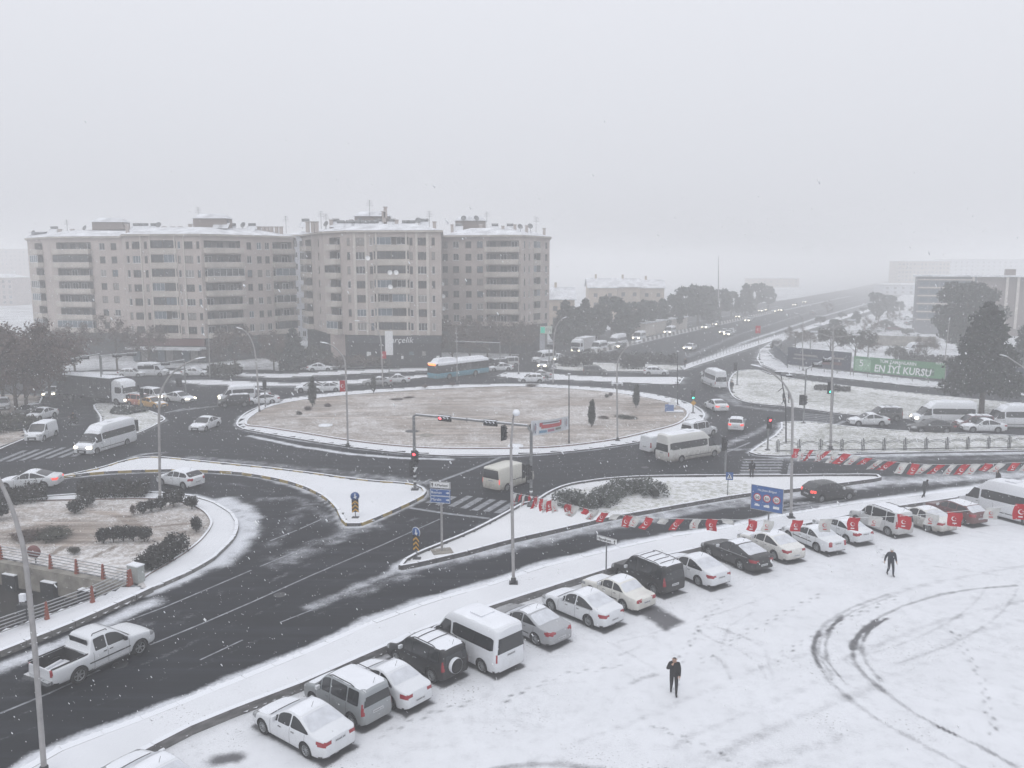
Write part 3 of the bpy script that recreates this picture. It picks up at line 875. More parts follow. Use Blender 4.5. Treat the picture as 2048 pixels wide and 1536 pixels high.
WHEELS = {}
def wheel_mesh(r, spokes=10, w=.2):
    key = (round(r, 3), spokes)
    if key in WHEELS: return WHEELS[key]
    t = MB(); q = r * .66
    t.lathe([(q, -w / 2), (r * .93, -w / 2), (r, -w / 2 + .03), (r, w / 2 - .03), (r * .93, w / 2), (q, w / 2), (q * .97, w / 2 - .04)], n=24, axis='Y')
    te = t.mesh('tyre'); te.materials.append(m_tyre)
    d = MB()
    d.cur = 1; d.lathe([(0.001, -.03), (q * .95, -.03)], n=20, axis='Y')
    d.lathe([(0.001, .03), (q * .95, .03)][::-1], n=20, axis='Y')
    d.cur = 0
    for sg in (1,):
        d.lathe([(q * .9, w / 2 - .05), (q * .9, w / 2 - .01), (q, w / 2 - .012), (q, w / 2 - .05)], n=24, axis='Y')
        d.lathe([(.001, w / 2 - .02), (.055, w / 2 - .022), (.06, w / 2 - .06)][::-1], n=10, axis='Y')
        for k in range(spokes):
            a = 2 * math.pi * k / spokes
            d.bar((.04 * math.cos(a), w / 2 - .05, .04 * math.sin(a)), (q * .93 * math.cos(a), w / 2 - .04, q * .93 * math.sin(a)), .03 if spokes > 6 else .055, .035, up=(0, 1, 0))
    re_ = d.mesh('rim'); re_.materials.append(m_rim); re_.materials.append(m_black)
    WHEELS[key] = (te, re_); return WHEELS[key]

def add_wheels(root, xs, hw, r, spokes=10, rims=True, w=.2):
    te, re_ = wheel_mesh(r, spokes, w)
    for x in xs:
        for sd in (1, -1):
            o = obj('wheel', te, None, root, (x, sd * (hw - w / 2 - .015), r))
            if sd < 0: o.rotation_euler = (0, 0, math.pi)
            ri = obj('rim', re_, None, o)
def part(root, name, mb, m): return obj(name, mb, m, root)

def finish(root, s, heads, tails, plate_z, wheels, wr, spokes=10, doors=(), handles=(), mirror=None, lit=(0, 0), rearplate_x=None):
    L = s.L
    for sd in (1, -1):
        part(root, 'headlight', s.pick('headlight', lambda x, y, z: heads(x, y * sd, z)), m_headlit if lit[0] else m_head)
        part(root, 'taillight', s.pick('taillight', lambda x, y, z: tails(x, y * sd, z)), m_taillit if lit[1] else m_tail)
    xr = rearplate_x if rearplate_x is not None else s.shiftx(-L / 2, plate_z) - .012
    p = part(root, 'number_plate', MB().box((xr, 0, plate_z), (.02, .52, .115)), m_plate)
    pk = MB()
    for k in range(7): pk.box((xr - .0115, -.19 + .062 * k + (.02 if k > 1 else 0), plate_z), (.004, .035, .06))
    struct(obj('plate_lettering', pk, m_plateink, p), 'stuff')
    part(root, 'front_plate', MB().box((L / 2 + .008, 0, .42), (.02, .52, .115)), m_plate)
    add_wheels(root, wheels, s.Wd / 2, wr, spokes)
    if doors:
        for sd in (1, -1):
            for x in doors:
                mb = MB(); zt = float(s.zs(x))
                for a in range(6):
                    z0, z1 = s.zb + .08 + (zt - s.zb - .08) * a / 6, s.zb + .08 + (zt - s.zb - .08) * (a + 1) / 6
                    p0, p1 = s.side_pt(x, z0, sd, .003), s.side_pt(x, z1, sd, .003)
                    q0, q1 = s.side_pt(x + .014, z0, sd, .003), s.side_pt(x + .014, z1, sd, .003)
                    mb.add([p0, q0, q1, p1], [(0, 1, 2, 3)[::(1 if sd < 0 else -1)]])
                part(root, 'door_seam', mb, m_trim)
    for x in handles:
        for sd in (1, -1):
            z = float(s.zs(x)) - .12
            c = s.side_pt(x, z, sd, .015)
            part(root, 'door_handle', MB().box(c, (.17, .03, .03)), m_trim if s.Wd > 1.9 else m_greymetal)
    if mirror:
        x, z = mirror
        for sd in (1, -1):
            c = Vector(s.side_pt(x, z, sd, .09))
            mb = MB(); mb.box(c, (.12, .2, .15)); mb.bar((c.x, c.y - sd * .13, c.z - .04), (c.x, c.y, c.z - .04), .04)
            part(root, 'wing_mirror', mb, m_trim if s.Wd > 1.9 else P_WHITE)

def car(name, top, belt, L, Wd, wb, xf, wr=.32, zb=.2, k=.40, wins=(), wsx=None, rgx=None, roof=None, hood=None, pm=P_WHITE, spokes=10, heads=None, tails=None, plate_z=.75, snow=True, snowglass=True, rails=False, chrome=False, doors=(), handles=(), mirror=None, lit=(0, 0), rear_glass_cap=None, sunroof=None, ribs=False, ghi=.03, taper=.10, lean=.12, xs=.9, cutbox=None, crown=.025, side=.96, e=.07, rearplate_x=None, trim_line=None, spare=False, ant=True, grille=True, cladding=False):
    root = bpy.data.objects.new(name, None); COL.objects.link(root); root.empty_display_size = .2
    wheels = (xf, xf - wb)
    s = Shell(top, belt, L, Wd, zb=zb, k=k, wheels=wheels, wr=wr, taper=taper, lean=lean, xs=xs, cutbox=cutbox, crown=crown, side=side, e=e)
    body = obj('body', s.mesh('body'), None, root)
    body.data.materials[0] = pm; body.data.materials[1] = m_arch
    lo = lambda x: float(s.belt(x)) + .025
    hi = lambda x: float(s.top(x)) - s.e - ghi
    for w in wins:
        for sd in (1, -1):
            if len(w) == 2: mb = s.side_patch(w[0], w[1], lo, lambda x: max(hi(x), lo(x) + .01), sd, rr=.03)
            else: mb = s.side_patch(w[0], w[1], lambda x: w[2], lambda x: w[3], sd, rr=.06, sl0=w[4] if len(w) > 4 else 0, sl1=w[5] if len(w) > 5 else 0)
            part(root, 'side_window', mb, m_glass)
    if chrome:
        for sd in (1, -1):
            mb = MB(); x0, x1 = wins[0][0], wins[-1][1]; pts = [s.side_pt(x0 + (x1 - x0) * i / 16, lo(x0 + (x1 - x0) * i / 16) - .02, sd, .008) for i in range(17)]
            mb.tube(pts, .012, 5); part(root, 'window_trim', mb, m_chrome)
    if wsx:
        part(root, 'windscreen', s.top_patch(*wsx, inset=.05), m_snowglass if snowglass else m_glass)
        part(root, 'wiper_cowl', s.top_patch(wsx[1] + .02, wsx[1] + .12, inset=.02, n=3), m_trim)
    if rgx: part(root, 'rear_window', s.top_patch(*rgx, inset=.07), m_snowglass if snowglass else m_glass)
    if rear_glass_cap:
        part(root, 'rear_window', s.pick('rear_window', rear_glass_cap, .01), m_glass)
    if roof and snow: part(root, 'roof_snow', s.top_patch(*roof, inset=.02, thick=.028), m_carsnow)
    if hood and snow: part(root, 'bonnet_snow', s.top_patch(*hood, inset=.06, thick=.02), m_carsnow)
    if sunroof:
        x0, x1, hw = sunroof; mb = MB(); c = s.top_pt((x0 + x1) / 2, 0, .05); mb.box(c, (abs(x1 - x0), hw * 2, .05)); part(root, 'roof_hatch', mb, m_carsnow)
    if rails:
        for sd in (1, -1):
            x0, x1 = rails; pts = [(x0 + (x1 - x0) * i / 8, sd * (s.half_top(x0 + (x1 - x0) * i / 8) - .04), float(s.top(x0 + (x1 - x0) * i / 8)) + (.035 if 0 < i < 8 else -.02)) for i in range(9)]
            part(root, 'roof_rail', MB().tube(pts, .02, 6), m_trim)
    if ribs:
        for x in ribs:
            pts = [s.top_pt(x, y, .05) for y in (-.6, -.3, 0, .3, .6)]; part(root, 'roof_bar', MB().tube(pts, .02, 5), m_trim)
    if trim_line is not None:
        for sd in (1, -1): part(root, 'side_moulding', s.side_patch(xf - wr - .12, xf - wb + wr + .12, lambda x: trim_line - .03, lambda x: trim_line + .03, sd, rr=0, m=1, off=.012), m_trim)
    if cladding:
        for sd in (1, -1): part(root, 'sill_cladding', s.side_patch(xf - wr - .08, xf - wb + wr + .08, lambda x: zb + .02, lambda x: zb + .2, sd, rr=0, m=2, off=.012), m_trim)
    if grille:
        part(root, 'grille', s.pick('grille', lambda x, y, z: x > L / 2 - .03 and abs(y) < Wd * .26 and .30 < z < .62, .006), m_trim)
    part(root, 'rear_valance', s.pick('rear_valance', lambda x, y, z: x < -L / 2 + .3 and z < zb + .12 and x < 0, .004), m_trim)
    if spare:
        x = -L / 2; mb = MB().lathe([(.001, -.24), (.2, -.24), (.31, -.21), (.34, -.16), (.34, -.02), (.2, 0)][::-1], c=(x + .02, .12, .86), n=22, axis='X')
        sp = part(root, 'spare_wheel', mb, m_tyre)
        obj('spare_snow', MB().lathe([(.345, -.2), (.352, -.17), (.352, -.03), (.345, 0)], c=(x + .02, .12, .865), n=22, axis='X'), m_carsnow, sp)
    if ant:
        c = s.top_pt(roof[0] + .12 if roof else 0, 0, .03)
        part(root, 'aerial', MB().tube([c, (c[0] - .12, 0, c[2] + .28)], .008, 5), m_trim)
    heads = heads or (lambda x, y, z: x > L / 2 - .45 and y > Wd * .25 and .56 < z < .74)
    tails = tails or (lambda x, y, z: x < -L / 2 + .40 - .5 * max(0, .86 - z) and y > Wd * .24 and .72 + .22 * max(0, Wd * .42 - y) < z < .90)
    finish(root, s, heads, tails, plate_z, wheels, wr, spokes, doors, handles, mirror, lit, rearplate_x)
    root['shell'] = 1
    return root

TYPES = {}
def sedan(name, L=4.53, H=1.47, Wd=1.82, wb=2.65, cowl=1.0, wst=.22, rst=-.75, rgb=-1.58, hz=.78, tz=1.04, boxy=0., **kw):
    f, r = L / 2, -L / 2
    ov = (L - wb) / 2 - .08; xf = f - ov
    top = [(f, .56 + .06 * boxy), (f - .05, .66 + .06 * boxy), (f - .22, hz - .06 + .05 * boxy), (f - .55, hz + .02), (cowl + .02, .93 + .02 * boxy), (wst, H - .075), (wst - .35, H - .005), ((wst + rst) / 2 - .15, H), (rst, H - .06), (rgb, tz + .04), (rgb - .12, tz + .01), (r + .14, tz - .02), (r + .04, tz - .06), (r, tz - .12)]
    belt = [(f, .74), (cowl, .86), (0, .90), (rgb, .97), (r, .97)]
    d = dict(wsx=(wst - .02, cowl - .02), rgx=(rgb + .05, rst - .05), roof=(rst + .05, wst - .12), hood=(cowl + .14, f - .22),
             wins=((rgb + .16, -.36), (-.29, .42), (.46, cowl - .2)), doors=(-.33, cowl - .12, rgb + .35), handles=(-.52, .28), mirror=(.62, 1.0), plate_z=.80 if L > 4.4 else .5)
    d.update(kw)
    return car(name, top, belt, L, Wd, wb, xf, **d)
def hatch(name, L=4.27, H=1.48, Wd=1.79, wb=2.6, cowl=1.05, wst=.3, rst=-1.45, hz=.82, rlow=1.0, steep=.42, **kw):
    f, r = L / 2, -L / 2
    xf = f - (L - wb) / 2 - .02
    top = [(f, .58), (f - .05, .68), (f - .22, hz - .05), (f - .5, hz + .03), (cowl, .95), (wst, H - .07), (wst - .35, H), (-.4, H + .005), (rst, H - .05), (r + .12, rlow + .06), (r + .05, rlow), (r, rlow - .1)]
    belt = [(f, .76), (cowl, .90), (0, .95), (r, 1.04)]
    d = dict(wsx=(wst - .02, cowl - .02), rgx=(r + .16, rst - .03), roof=(rst + .06, wst - .12), hood=(cowl + .14, f - .22),
             wins=((r + .45, -.85), (-.78, -.12), (-.05, .5), (.55, cowl - .22)), doors=(-.10, cowl - .12, -.95), handles=(-.75, .05), mirror=(.68, 1.02), plate_z=.62, lean=.05,
             tails=lambda x, y, z: x < r + .3 and y > Wd * .27 and .78 < z < .98)
    d.update(kw)
    return car(name, top, belt, L, Wd, wb, xf, **d)
def wagon(name, L=4.3, H=1.7, Wd=1.8, wb=2.6, cowl=1.15, wst=.55, hz=.92, k=.22, belt0=.98, wr=.33, capwin=True, **kw):
    """tall bodies with an upright tail: multi-purpose vehicles, off-roaders"""
    f, r = L / 2, -L / 2
    xf = f - (L - wb) / 2 - .04
    top = [(f, .66), (f - .04, .78), (f - .2, hz - .03), (f - .5, hz + .05), (cowl, 1.05), (wst, H - .08), (wst - .35, H - .005), (0, H), (r + .25, H - .01), (r + .06, H - .05), (r, H - .14)]
    belt = [(f, .82), (cowl, .98), (0, belt0 + .02), (r, belt0 + .05)]
    d = dict(wsx=(wst - .02, cowl - .02), roof=(r + .12, wst - .12), hood=(cowl + .14, f - .22), wins=((r + .28, r + .95), (r + 1.02, .02), (.1, .62), (.68, cowl - .2)),
             doors=(.05, cowl - .1, r + 1.0), handles=(-.2, .25), mirror=(.78, 1.08), k=k, taper=.06, lean=.06, xs=.7, wr=wr, plate_z=.72,
             rear_glass_cap=(lambda x, y, z: x < r + .05 and abs(y) < Wd * .40 and belt0 + .04 < z < H - .16) if capwin else None,
             tails=lambda x, y, z: x < r + .12 and y > Wd * .41 and .72 < z < 1.12, heads=lambda x, y, z: x > f - .35 and y > Wd * .26 and .68 < z < .88)
    d.update(kw)
    return car(name, top, belt, L, Wd, wb, xf, **d)
def van(name, L=5.3, H=2.3, Wd=1.97, wb=3.3, nose=.95, wst=1.35, cowl=1.95, wr=.34, win_z=(1.22, 1.82), minibus=True, high=False, **kw):
    f, r = L / 2, -L / 2
    cowl, wst = f - .72, f - (1.45 if high else 1.35)
    xf = f - nose
    if high: top = [(f, .72), (f - .04, .86), (f - .15, 1.02), (cowl, 1.25), (wst, 2.02), (wst - .25, 2.28), (wst - .8, H - .04), (0, H), (r + .2, H - .01), (r + .05, H - .05), (r, H - .16)]
    else: top = [(f, .72), (f - .04, .86), (f - .15, 1.0), (cowl, 1.2), (wst, H - .22), (wst - .3, H - .05), (wst - .7, H), (0, H + .01), (r + .2, H), (r + .05, H - .04), (r, H - .14)]
    belt = [(f, .95), (cowl, 1.12), (0, 1.15), (r, 1.15)]
    z0, z1 = win_z
    wins = [(cowl - 1.02, cowl - .12, 1.18, z1 - .02, 0., -.42)]
    if minibus:
        x = cowl - 1.15; xe = r + .22; wins.append((xe, x, z0, z1))
    d = dict(wsx=(wst + .03, cowl - .04), roof=(r + .12, wst - .2), hood=(cowl + .14, f - .12), wins=tuple(wins), doors=(cowl - .05, cowl - 1.08, cowl - 2.1), handles=(cowl - .92,), mirror=(cowl - .2, 1.28),
             k=.13, e=.12, taper=.05, lean=.02, xs=.55, wr=wr, side=.985, plate_z=.98, crown=.05, ghi=.1,
             rear_glass_cap=(lambda x, y, z: x < r + .04 and abs(y) < Wd * .42 and 1.22 < z < 1.85) if minibus or kw.pop('rearglass', False) else None,
             tails=lambda x, y, z: x < r + .1 and y > Wd * .435 and .72 < z < 1.15, heads=lambda x, y, z: x > f - .3 and y > Wd * .28 and .72 < z < .98, ant=False)
    d.update(kw)
    return car(name, top, belt, L, Wd, wb, xf, **d)

def place(root, label, cat, rear=None, front=None, heading=None, side=1, dims=None, group=None, z=0., color=None, center=None):
    """stand a vehicle where its wheels touch the ground in the survey. side: +1 its left flank was sighted, -1 the right."""
    wb, xf, hw = dims
    if center is not None:
        c = G(*center, z); h = R(heading)
    else:
        if rear is not None and front is not None:
            a, b = G(*rear, z), G(*front, z); d = b - a; h = math.atan2(d.y, d.x) if heading is None else R(heading)
            ref = (a + b) / 2; xm = xf - wb / 2
        elif rear is not None:
            ref = G(*rear, z); h = R(heading); xm = xf - wb
        else:
            ref = G(*front, z); h = R(heading); xm = xf
        fw = Vector((math.cos(h), math.sin(h), 0)); lf = Vector((-fw.y, fw.x, 0))
        c = ref - fw * xm - lf * side * (hw - .1)
    root.location = (c.x, c.y, z); root.rotation_euler = (0, 0, h)
    tag(root, label, cat, group)
    if color is not None: recolor(root, color)
    return root
def recolor(root, m):
    for ch in root.children:
        if ch.name.split('.')[0] == 'body':
            ch.material_slots[0].link = 'OBJECT'; ch.material_slots[0].material = m
def relight(root, head=False, tail=False):
    for ch in root.children:
        n = ch.name.split('.')[0]
        if n == 'headlight' and head: ch.material_slots[0].link = 'OBJECT'; ch.material_slots[0].material = m_headlit
        if n == 'taillight' and tail: ch.material_slots[0].link = 'OBJECT'; ch.material_slots[0].material = m_taillit
def clean_glass(root, snow=True):
    """a car on the move: its wipers keep the glass clear"""
    for ch in root.children:
        n = ch.name.split('.')[0]
        if n in ('windscreen', 'rear_window'): ch.material_slots[0].link = 'OBJECT'; ch.material_slots[0].material = m_glass
def drop(root, *names):
    for ch in list(root.children):
        if ch.name.split('.')[0] in names: bpy.data.objects.remove(ch)
def dims_of(L, wb, Wd, kind):
    f = L / 2
    if kind == 'sedan': return (wb, f - ((L - wb) / 2 - .08), Wd / 2)
    if kind == 'hatch': return (wb, f - (L - wb) / 2 - .02, Wd / 2)
    if kind == 'wagon': return (wb, f - (L - wb) / 2 - .04, Wd / 2)
    if kind == 'van': return (wb, f - .95, Wd / 2)

PG = 'cars parked along the car park wall'
D_FOCUS = dims_of(4.53, 2.65, 1.82, 'sedan')
c_focus = sedan('sedan', snowglass=True)
place(c_focus, 'white sedan with snowy rear glass, parked first in the row beside a grey van', 'car', (614,1515), (529,1467), side=1, dims=D_FOCUS, group=PG)

D_QUBO = dims_of(3.97, 2.51, 1.72, 'wagon')
c_qubo = wagon('family_van', L=3.97, H=1.74, Wd=1.72, wb=2.51, cowl=1.1, wst=.5, pm=P_GREY, rails=(-1.3, .25), cladding=True, k=.2)
place(c_qubo, 'grey family van with black roof rails between two white sedans', 'car', rear=(706,1455), heading=140, side=1, dims=D_QUBO, group=PG)

D_SYM = dims_of(4.26, 2.47, 1.67, 'sedan')
c_sym = sedan('sedan', L=4.26, H=1.44, Wd=1.67, wb=2.47, rgb=-1.4, rst=-.7, cowl=.95, wst=.2, plate_z=.55, boxy=.4)
place(c_sym, 'white sedan parked between the grey family van and the black off-roader', 'car', rear=(784,1418), heading=138, side=1, dims=D_SYM, group=PG)

D_RAV = dims_of(4.05, 2.45, 1.74, 'wagon')
c_rav = wagon('off_roader', L=4.05, H=1.68, Wd=1.74, wb=2.45, pm=P_BLACK, spare=True, rails=(-1.35, .2), ribs=(-.1, -.8), wr=.36, zb=.26, snowglass=True, rear_glass_cap=lambda x, y, z: x < -1.98 and abs(y) < .66 and 1.06 < z < 1.5, rearplate_x=-1.99, plate_z=.5)
place(c_rav, 'black off-roader with a snow-topped spare wheel on its tail', 'car', rear=(865,1365), heading=137, side=1, dims=D_RAV, group=PG)

D_TRAN = dims_of(4.86, 2.93, 1.97, 'van')
c_tran = van('minibus', L=4.86, H=2.32, wb=2.93, win_z=(1.25, 1.85), sunroof=(-.9, -.1, .42))
place(c_tran, 'white minibus with dark side windows and a roof hatch, parked in the car row', 'minibus', rear=(965,1345), heading=135, side=1, dims=D_TRAN, group=PG)

D_406 = dims_of(4.56, 2.7, 1.77, 'sedan')
c_406 = sedan('sedan', L=4.56, H=1.41, Wd=1.77, wb=2.7, pm=P_SILVER, hz=.72, tz=.99, boxy=.5, rgb=-1.5, rst=-.65, hood=None, plate_z=.5, trim_line=.5)
place(c_406, 'silver sedan with clear bonnet parked beside the white minibus', 'car', rear=(1072,1290), heading=133.5, side=1, dims=D_406, group=PG)

D_AST = dims_of(4.66, 2.69, 1.81, 'sedan')
c_ast = sedan('sedan', L=4.66, H=1.50, Wd=1.81, wb=2.69, rgb=-1.7, rst=-.8, hz=.8, tz=1.08, plate_z=.55, chrome=True, spokes=10, wr=.34)
place(c_ast, 'white sedan with a chrome window strip parked before the cream saloon', 'car', (1178,1254), (1104,1222), side=1, dims=D_AST, group=PG)

D_R12 = dims_of(4.34, 2.44, 1.64, 'sedan')
c_r12 = sedan('saloon', L=4.34, H=1.43, Wd=1.64, wb=2.44, pm=P_CREAM, boxy=1.3, wst=.35, cowl=.88, rst=-.72, rgb=-1.28, hz=.84, tz=.93, wr=.30, plate_z=.62, trim_line=.5, taper=.05, lean=.03, xs=.4, spokes=5, tails=lambda x, y, z: x < -2.1 and y > .42 and .68 < z < .86, k=.3)
place(c_r12, 'old boxy cream saloon parked beside the tall black van', 'car', rear=(1247,1220), heading=129, side=1, dims=D_R12, group=PG)

D_DISC = dims_of(4.45, 2.7, 1.86, 'wagon')
c_disc = wagon('tall_van', L=4.45, H=1.86, Wd=1.86, wb=2.7, pm=P_BLACK, rails=(-1.6, .3), k=.14, wr=.35, ribs=(0., -.5, -1.1, -1.6), hood=None, zb=.26)
place(c_disc, 'tall black boxy car with barred snowy roof in the parked row', 'car', rear=(1308,1190), heading=126, side=1, dims=D_DISC, group=PG)

D_FLU = dims_of(4.62, 2.7, 1.81, 'sedan')
c_flu = sedan('sedan', L=4.62, H=1.48, Wd=1.81, wb=2.7, rgb=-1.72, rst=-.8, tz=1.08, plate_z=.72)
place(c_flu, 'white sedan parked between the tall black car and the black fastback', 'car', rear=(1397,1172), heading=122, side=1, dims=D_FLU, group=PG)

D_INS = dims_of(4.83, 2.74, 1.86, 'sedan')
c_ins = sedan('fastback', L=4.83, H=1.49, Wd=1.86, wb=2.74, pm=P_BLACK, rgb=-2.0, rst=-.75, tz=1.08, hood=None, chrome=True, spokes=5, wr=.34, plate_z=.55)
place(c_ins, 'black fastback with chrome window line and snowy roof', 'car', rear=(1481,1140), heading=119, side=1, dims=D_INS, group=PG)

D_407 = dims_of(4.69, 2.72, 1.81, 'sedan')
c_407 = sedan('sedan', L=4.69, H=1.46, Wd=1.81, wb=2.72, rgb=-1.7, rst=-.8, pm=paint('paint_ivory', (.68, .68, .66), dirt=.6), plate_z=.52)
place(c_407, 'ivory white sedan parked right beside the black fastback', 'car', rear=(1549,1120), heading=116, side=1, dims=D_407, group=PG)

c_s40 = sedan('saloon', L=4.48, H=1.42, Wd=1.72, wb=2.6, boxy=.8, rgb=-1.45, rst=-.7, hz=.78, tz=1.0, trim_line=.58, plate_z=.78, tails=lambda x, y, z: x < -2.15 and y > .5 and .62 < z < .92)
D_S40 = dims_of(4.48, 2.6, 1.72, 'sedan')
place(c_s40, 'white saloon with a dark side moulding under the red flags', 'car', rear=(1634,1104), heading=113.5, side=1, dims=D_S40, group=PG)

D_R19 = dims_of(4.25, 2.54, 1.69, 'sedan')
c_r19 = sedan('saloon', L=4.25, H=1.41, Wd=1.69, wb=2.54, boxy=1., rgb=-1.45, rst=-.75, hz=.8, tz=1.0, trim_line=.42, plate_z=.8, wr=.29)
place(c_r19, 'white saloon with black bumper strip beside the silver van', 'car', rear=(1693,1086), heading=113, side=1, dims=D_R19, group=PG)

D_DOK = dims_of(4.36, 2.81, 1.75, 'wagon')
c_dok = wagon('family_van', L=4.36, H=1.80, Wd=1.75, wb=2.81, pm=paint('paint_pale_silver', (.48, .49, .50), .35, dirt=.5), rails=(-1.6, .2), k=.16)
place(c_dok, 'pale silver family van with roof rails behind the hanging flags', 'car', rear=(1776,1072), heading=112.5, side=1, dims=D_DOK, group=PG)

c_lin = copy_tree(c_flu); place(c_lin, 'dusty white sedan parked between the silver van and the dark red car', 'car', rear=(1856,1064), heading=112, side=1, dims=D_FLU, group=PG, color=P_DIRTY)
c_red = hatch('hatchback', L=4.4, H=1.47, Wd=1.78, wb=2.65, pm=P_RED, hood=None)
place(c_red, 'dark red hatchback parked beside the long white minibus', 'car', rear=(1924,1050), heading=112, side=1, dims=dims_of(4.4, 2.65, 1.78, 'hatch'), group=PG)

D_SPR = dims_of(6.9, 4.3, 2.0, 'van')
c_spr = van('minibus', L=6.9, H=2.78, Wd=2.0, wb=4.3, high=True, win_z=(1.32, 1.98), sunroof=(-.6, .2, .45), trim_line=.55)
place(c_spr, 'long white high-roofed minibus at the far end of the parked row', 'minibus', front=(1935,1022), heading=121, side=1, dims=D_SPR, group=PG)

c_last = copy_tree(c_sym); place(c_last, 'snow-covered white car showing only its roof at the bottom edge', 'car', center=(305,1590), heading=146, dims=D_SYM, group=PG)

# pickup
def pickup():
    L, Wd, wb = 5.25, 1.95, 3.095; f, r = L / 2, -L / 2
    top = [(f, .78), (f - .04, .9), (f - .2, 1.02), (f - .6, 1.1), (1.25, 1.18), (.62, 1.72), (.3, 1.81), (-.2, 1.83), (-.62, 1.8), (-.70, 1.74), (-.80, 1.16), (-.86, 1.13), (r + .03, 1.12), (r, 1.08)]
    belt = [(f, 1.0), (1.2, 1.12), (0, 1.14), (-.7, 1.14), (r, 1.2)]
    rt = car('pickup', top, belt, L, Wd, wb, f - .93, wr=.39, zb=.36, k=.33, wins=((-.56, .0), (.06, 1.0)), wsx=(.6, 1.2), roof=None, snow=False, snowglass=False, doors=(.03, 1.12, -.66), handles=(-.1, .2), mirror=(.92, 1.2), spokes=6, taper=.07, lean=.03, xs=.6, cutbox=((-1.76, 0, 1.05), (1.62, 1.62, 1.0)), ant=False, plate_z=.62, ghi=.05,
             tails=lambda x, y, z: x < r + .1 and y > .74 and .82 < z < 1.09, heads=lambda x, y, z: x > f - .35 and y > .55 and .8 < z < 1.0, trim_line=.72)
    part(rt, 'rear_window', MB().box((-.742, 0, 1.48), (.03, 1.28, .42), M=Matrix.Rotation(R(-9), 3, 'Y')), m_glass)
    for sd in (1, -1):
        pts = [(.25, sd * .62, 1.80), (.2, sd * .62, 1.87), (-.45, sd * .62, 1.88), (-.5, sd * .62, 1.80)]
        part(rt, 'roof_rail', MB().tube(pts, .022, 6), m_trim)
        part(rt, 'bed_rail', MB().box((-1.72, sd * .845, 1.145), (1.72, .06, .05)), m_trim)
    part(rt, 'bed_rail', MB().box((-.93, 0, 1.145), (.05, 1.66, .05)), m_chrome)
    mb = MB().box((-1.7, .15, .60), (1.3, .9, .05), rz=.05); mb.box((-1.75, .45, .66), (1.0, .12, .12), rz=.2)
    part(rt, 'bed_snow', mb, m_carsnow)
    part(rt, 'rear_bumper', MB().box((r - .08, 0, .55), (.22, 1.75, .16)).box((r - .12, 0, .64), (.12, .9, .03)), m_chrome)
    part(rt, 'tail_badge', MB().lathe([(.001, -.01), (.07, -.01), (.075, 0)][::-1], c=(r - .005, 0, .92), n=14, axis='X'), m_trim)
    part(rt, 'side_step', MB().box((.15, -.98, .42), (1.9, .12, .05)).box((.15, .98, .42), (1.9, .12, .05)), m_chrome)
    return rt
c_pick = pickup()
place(c_pick, 'white double-cab pickup with an open snowy bed driving on the near road', 'pickup truck', (157,1367), (281,1309), side=-1, dims=(3.095, 5.25 / 2 - .93, .975))

# moving cars
D_AUR = dims_of(4.27, 2.6, 1.79, 'hatch')
c_aur = hatch('hatchback', snowglass=False)
place(c_aur, 'white hatchback turning left on the slip road behind a lamp post', 'car', rear=(368,979), heading=152, side=1, dims=D_AUR)
c_bmw = sedan('sedan', L=4.9, H=1.46, Wd=1.86, wb=2.97, rgb=-1.75, rst=-.75, cowl=1.0, snowglass=False, lit=(0, 1), plate_z=.7)
place(c_bmw, 'white sedan with a lit tail lamp at the left edge on the slip road', 'car', rear=(88,978), heading=188, side=1, dims=dims_of(4.9, 2.97, 1.86, 'sedan'))

c_tvan = van('panel_van', L=4.86, H=2.1, Wd=1.97, wb=2.93, minibus=False, rearglass=True, pm=paint('paint_van_cream', (.60, .59, .53), .4, dirt=.8), snow=False, snowglass=False, trim_line=.85)
place(c_tvan, 'cream panel van crossing the zebra stripes into the roundabout', 'van', rear=(1013,983), heading=52, side=-1, dims=D_TRAN)
relight(c_tvan, tail=True)

def mv(src, label, cat, dims, color=None, head=False, tail=False, group='traffic on the roads', clean=True, nosnow=(), **kw):
    o = copy_tree(src); place(o, label, cat, dims=dims, color=color, group=group, **kw)
    if clean: clean_glass(o)
    relight(o, head, tail)
    if nosnow: drop(o, *nosnow)
    return o
mv(c_spr, 'dirty white minibus with long dark windows beside the roundabout', 'minibus', D_SPR, rear=(1362,925), heading=32, side=-1, color=P_DIRTY)
c_dob = wagon('cargo_van', L=4.25, H=1.85, Wd=1.78, wb=2.58, k=.12, wins=((.35, .9),), capwin=False, snowglass=False, handles=(.3,), doors=(.28, -.7))
D_DOB = dims_of(4.25, 2.58, 1.78, 'wagon')
place(c_dob, 'small white cargo van hidden half behind the dirty minibus', 'van', rear=(1312,908), heading=35, side=-1, dims=D_DOB, group='traffic on the roads')
mv(c_dok, 'white car just ahead of the dirty minibus at the roundabout', 'car', D_DOK, center=(1398,872), heading=38, side=-1, color=P_WHITE)
mv(c_aur, 'white hatchback with two lit tail lamps leaving the roundabout', 'car', D_AUR, center=(1473,858), heading=72, tail=True)
mv(c_flu, 'white car braking behind the tall white van at the exit road', 'car', D_FLU, center=(1432,820), heading=98, tail=True)
mv(c_spr, 'tall white van seen from behind on the exit road', 'van', D_SPR, center=(1427,772), heading=95)
mv(c_sym, 'white car peeking out ahead of the tall white van', 'car', D_SYM, center=(1416,756), heading=98)
mv(c_aur, 'black hatchback with a lit tail lamp on the lane by the blue sign', 'car', D_AUR, rear=(1642,1005), heading=17, side=-1, color=P_BLACK, tail=True, nosnow=('bonnet_snow', 'roof_snow'))
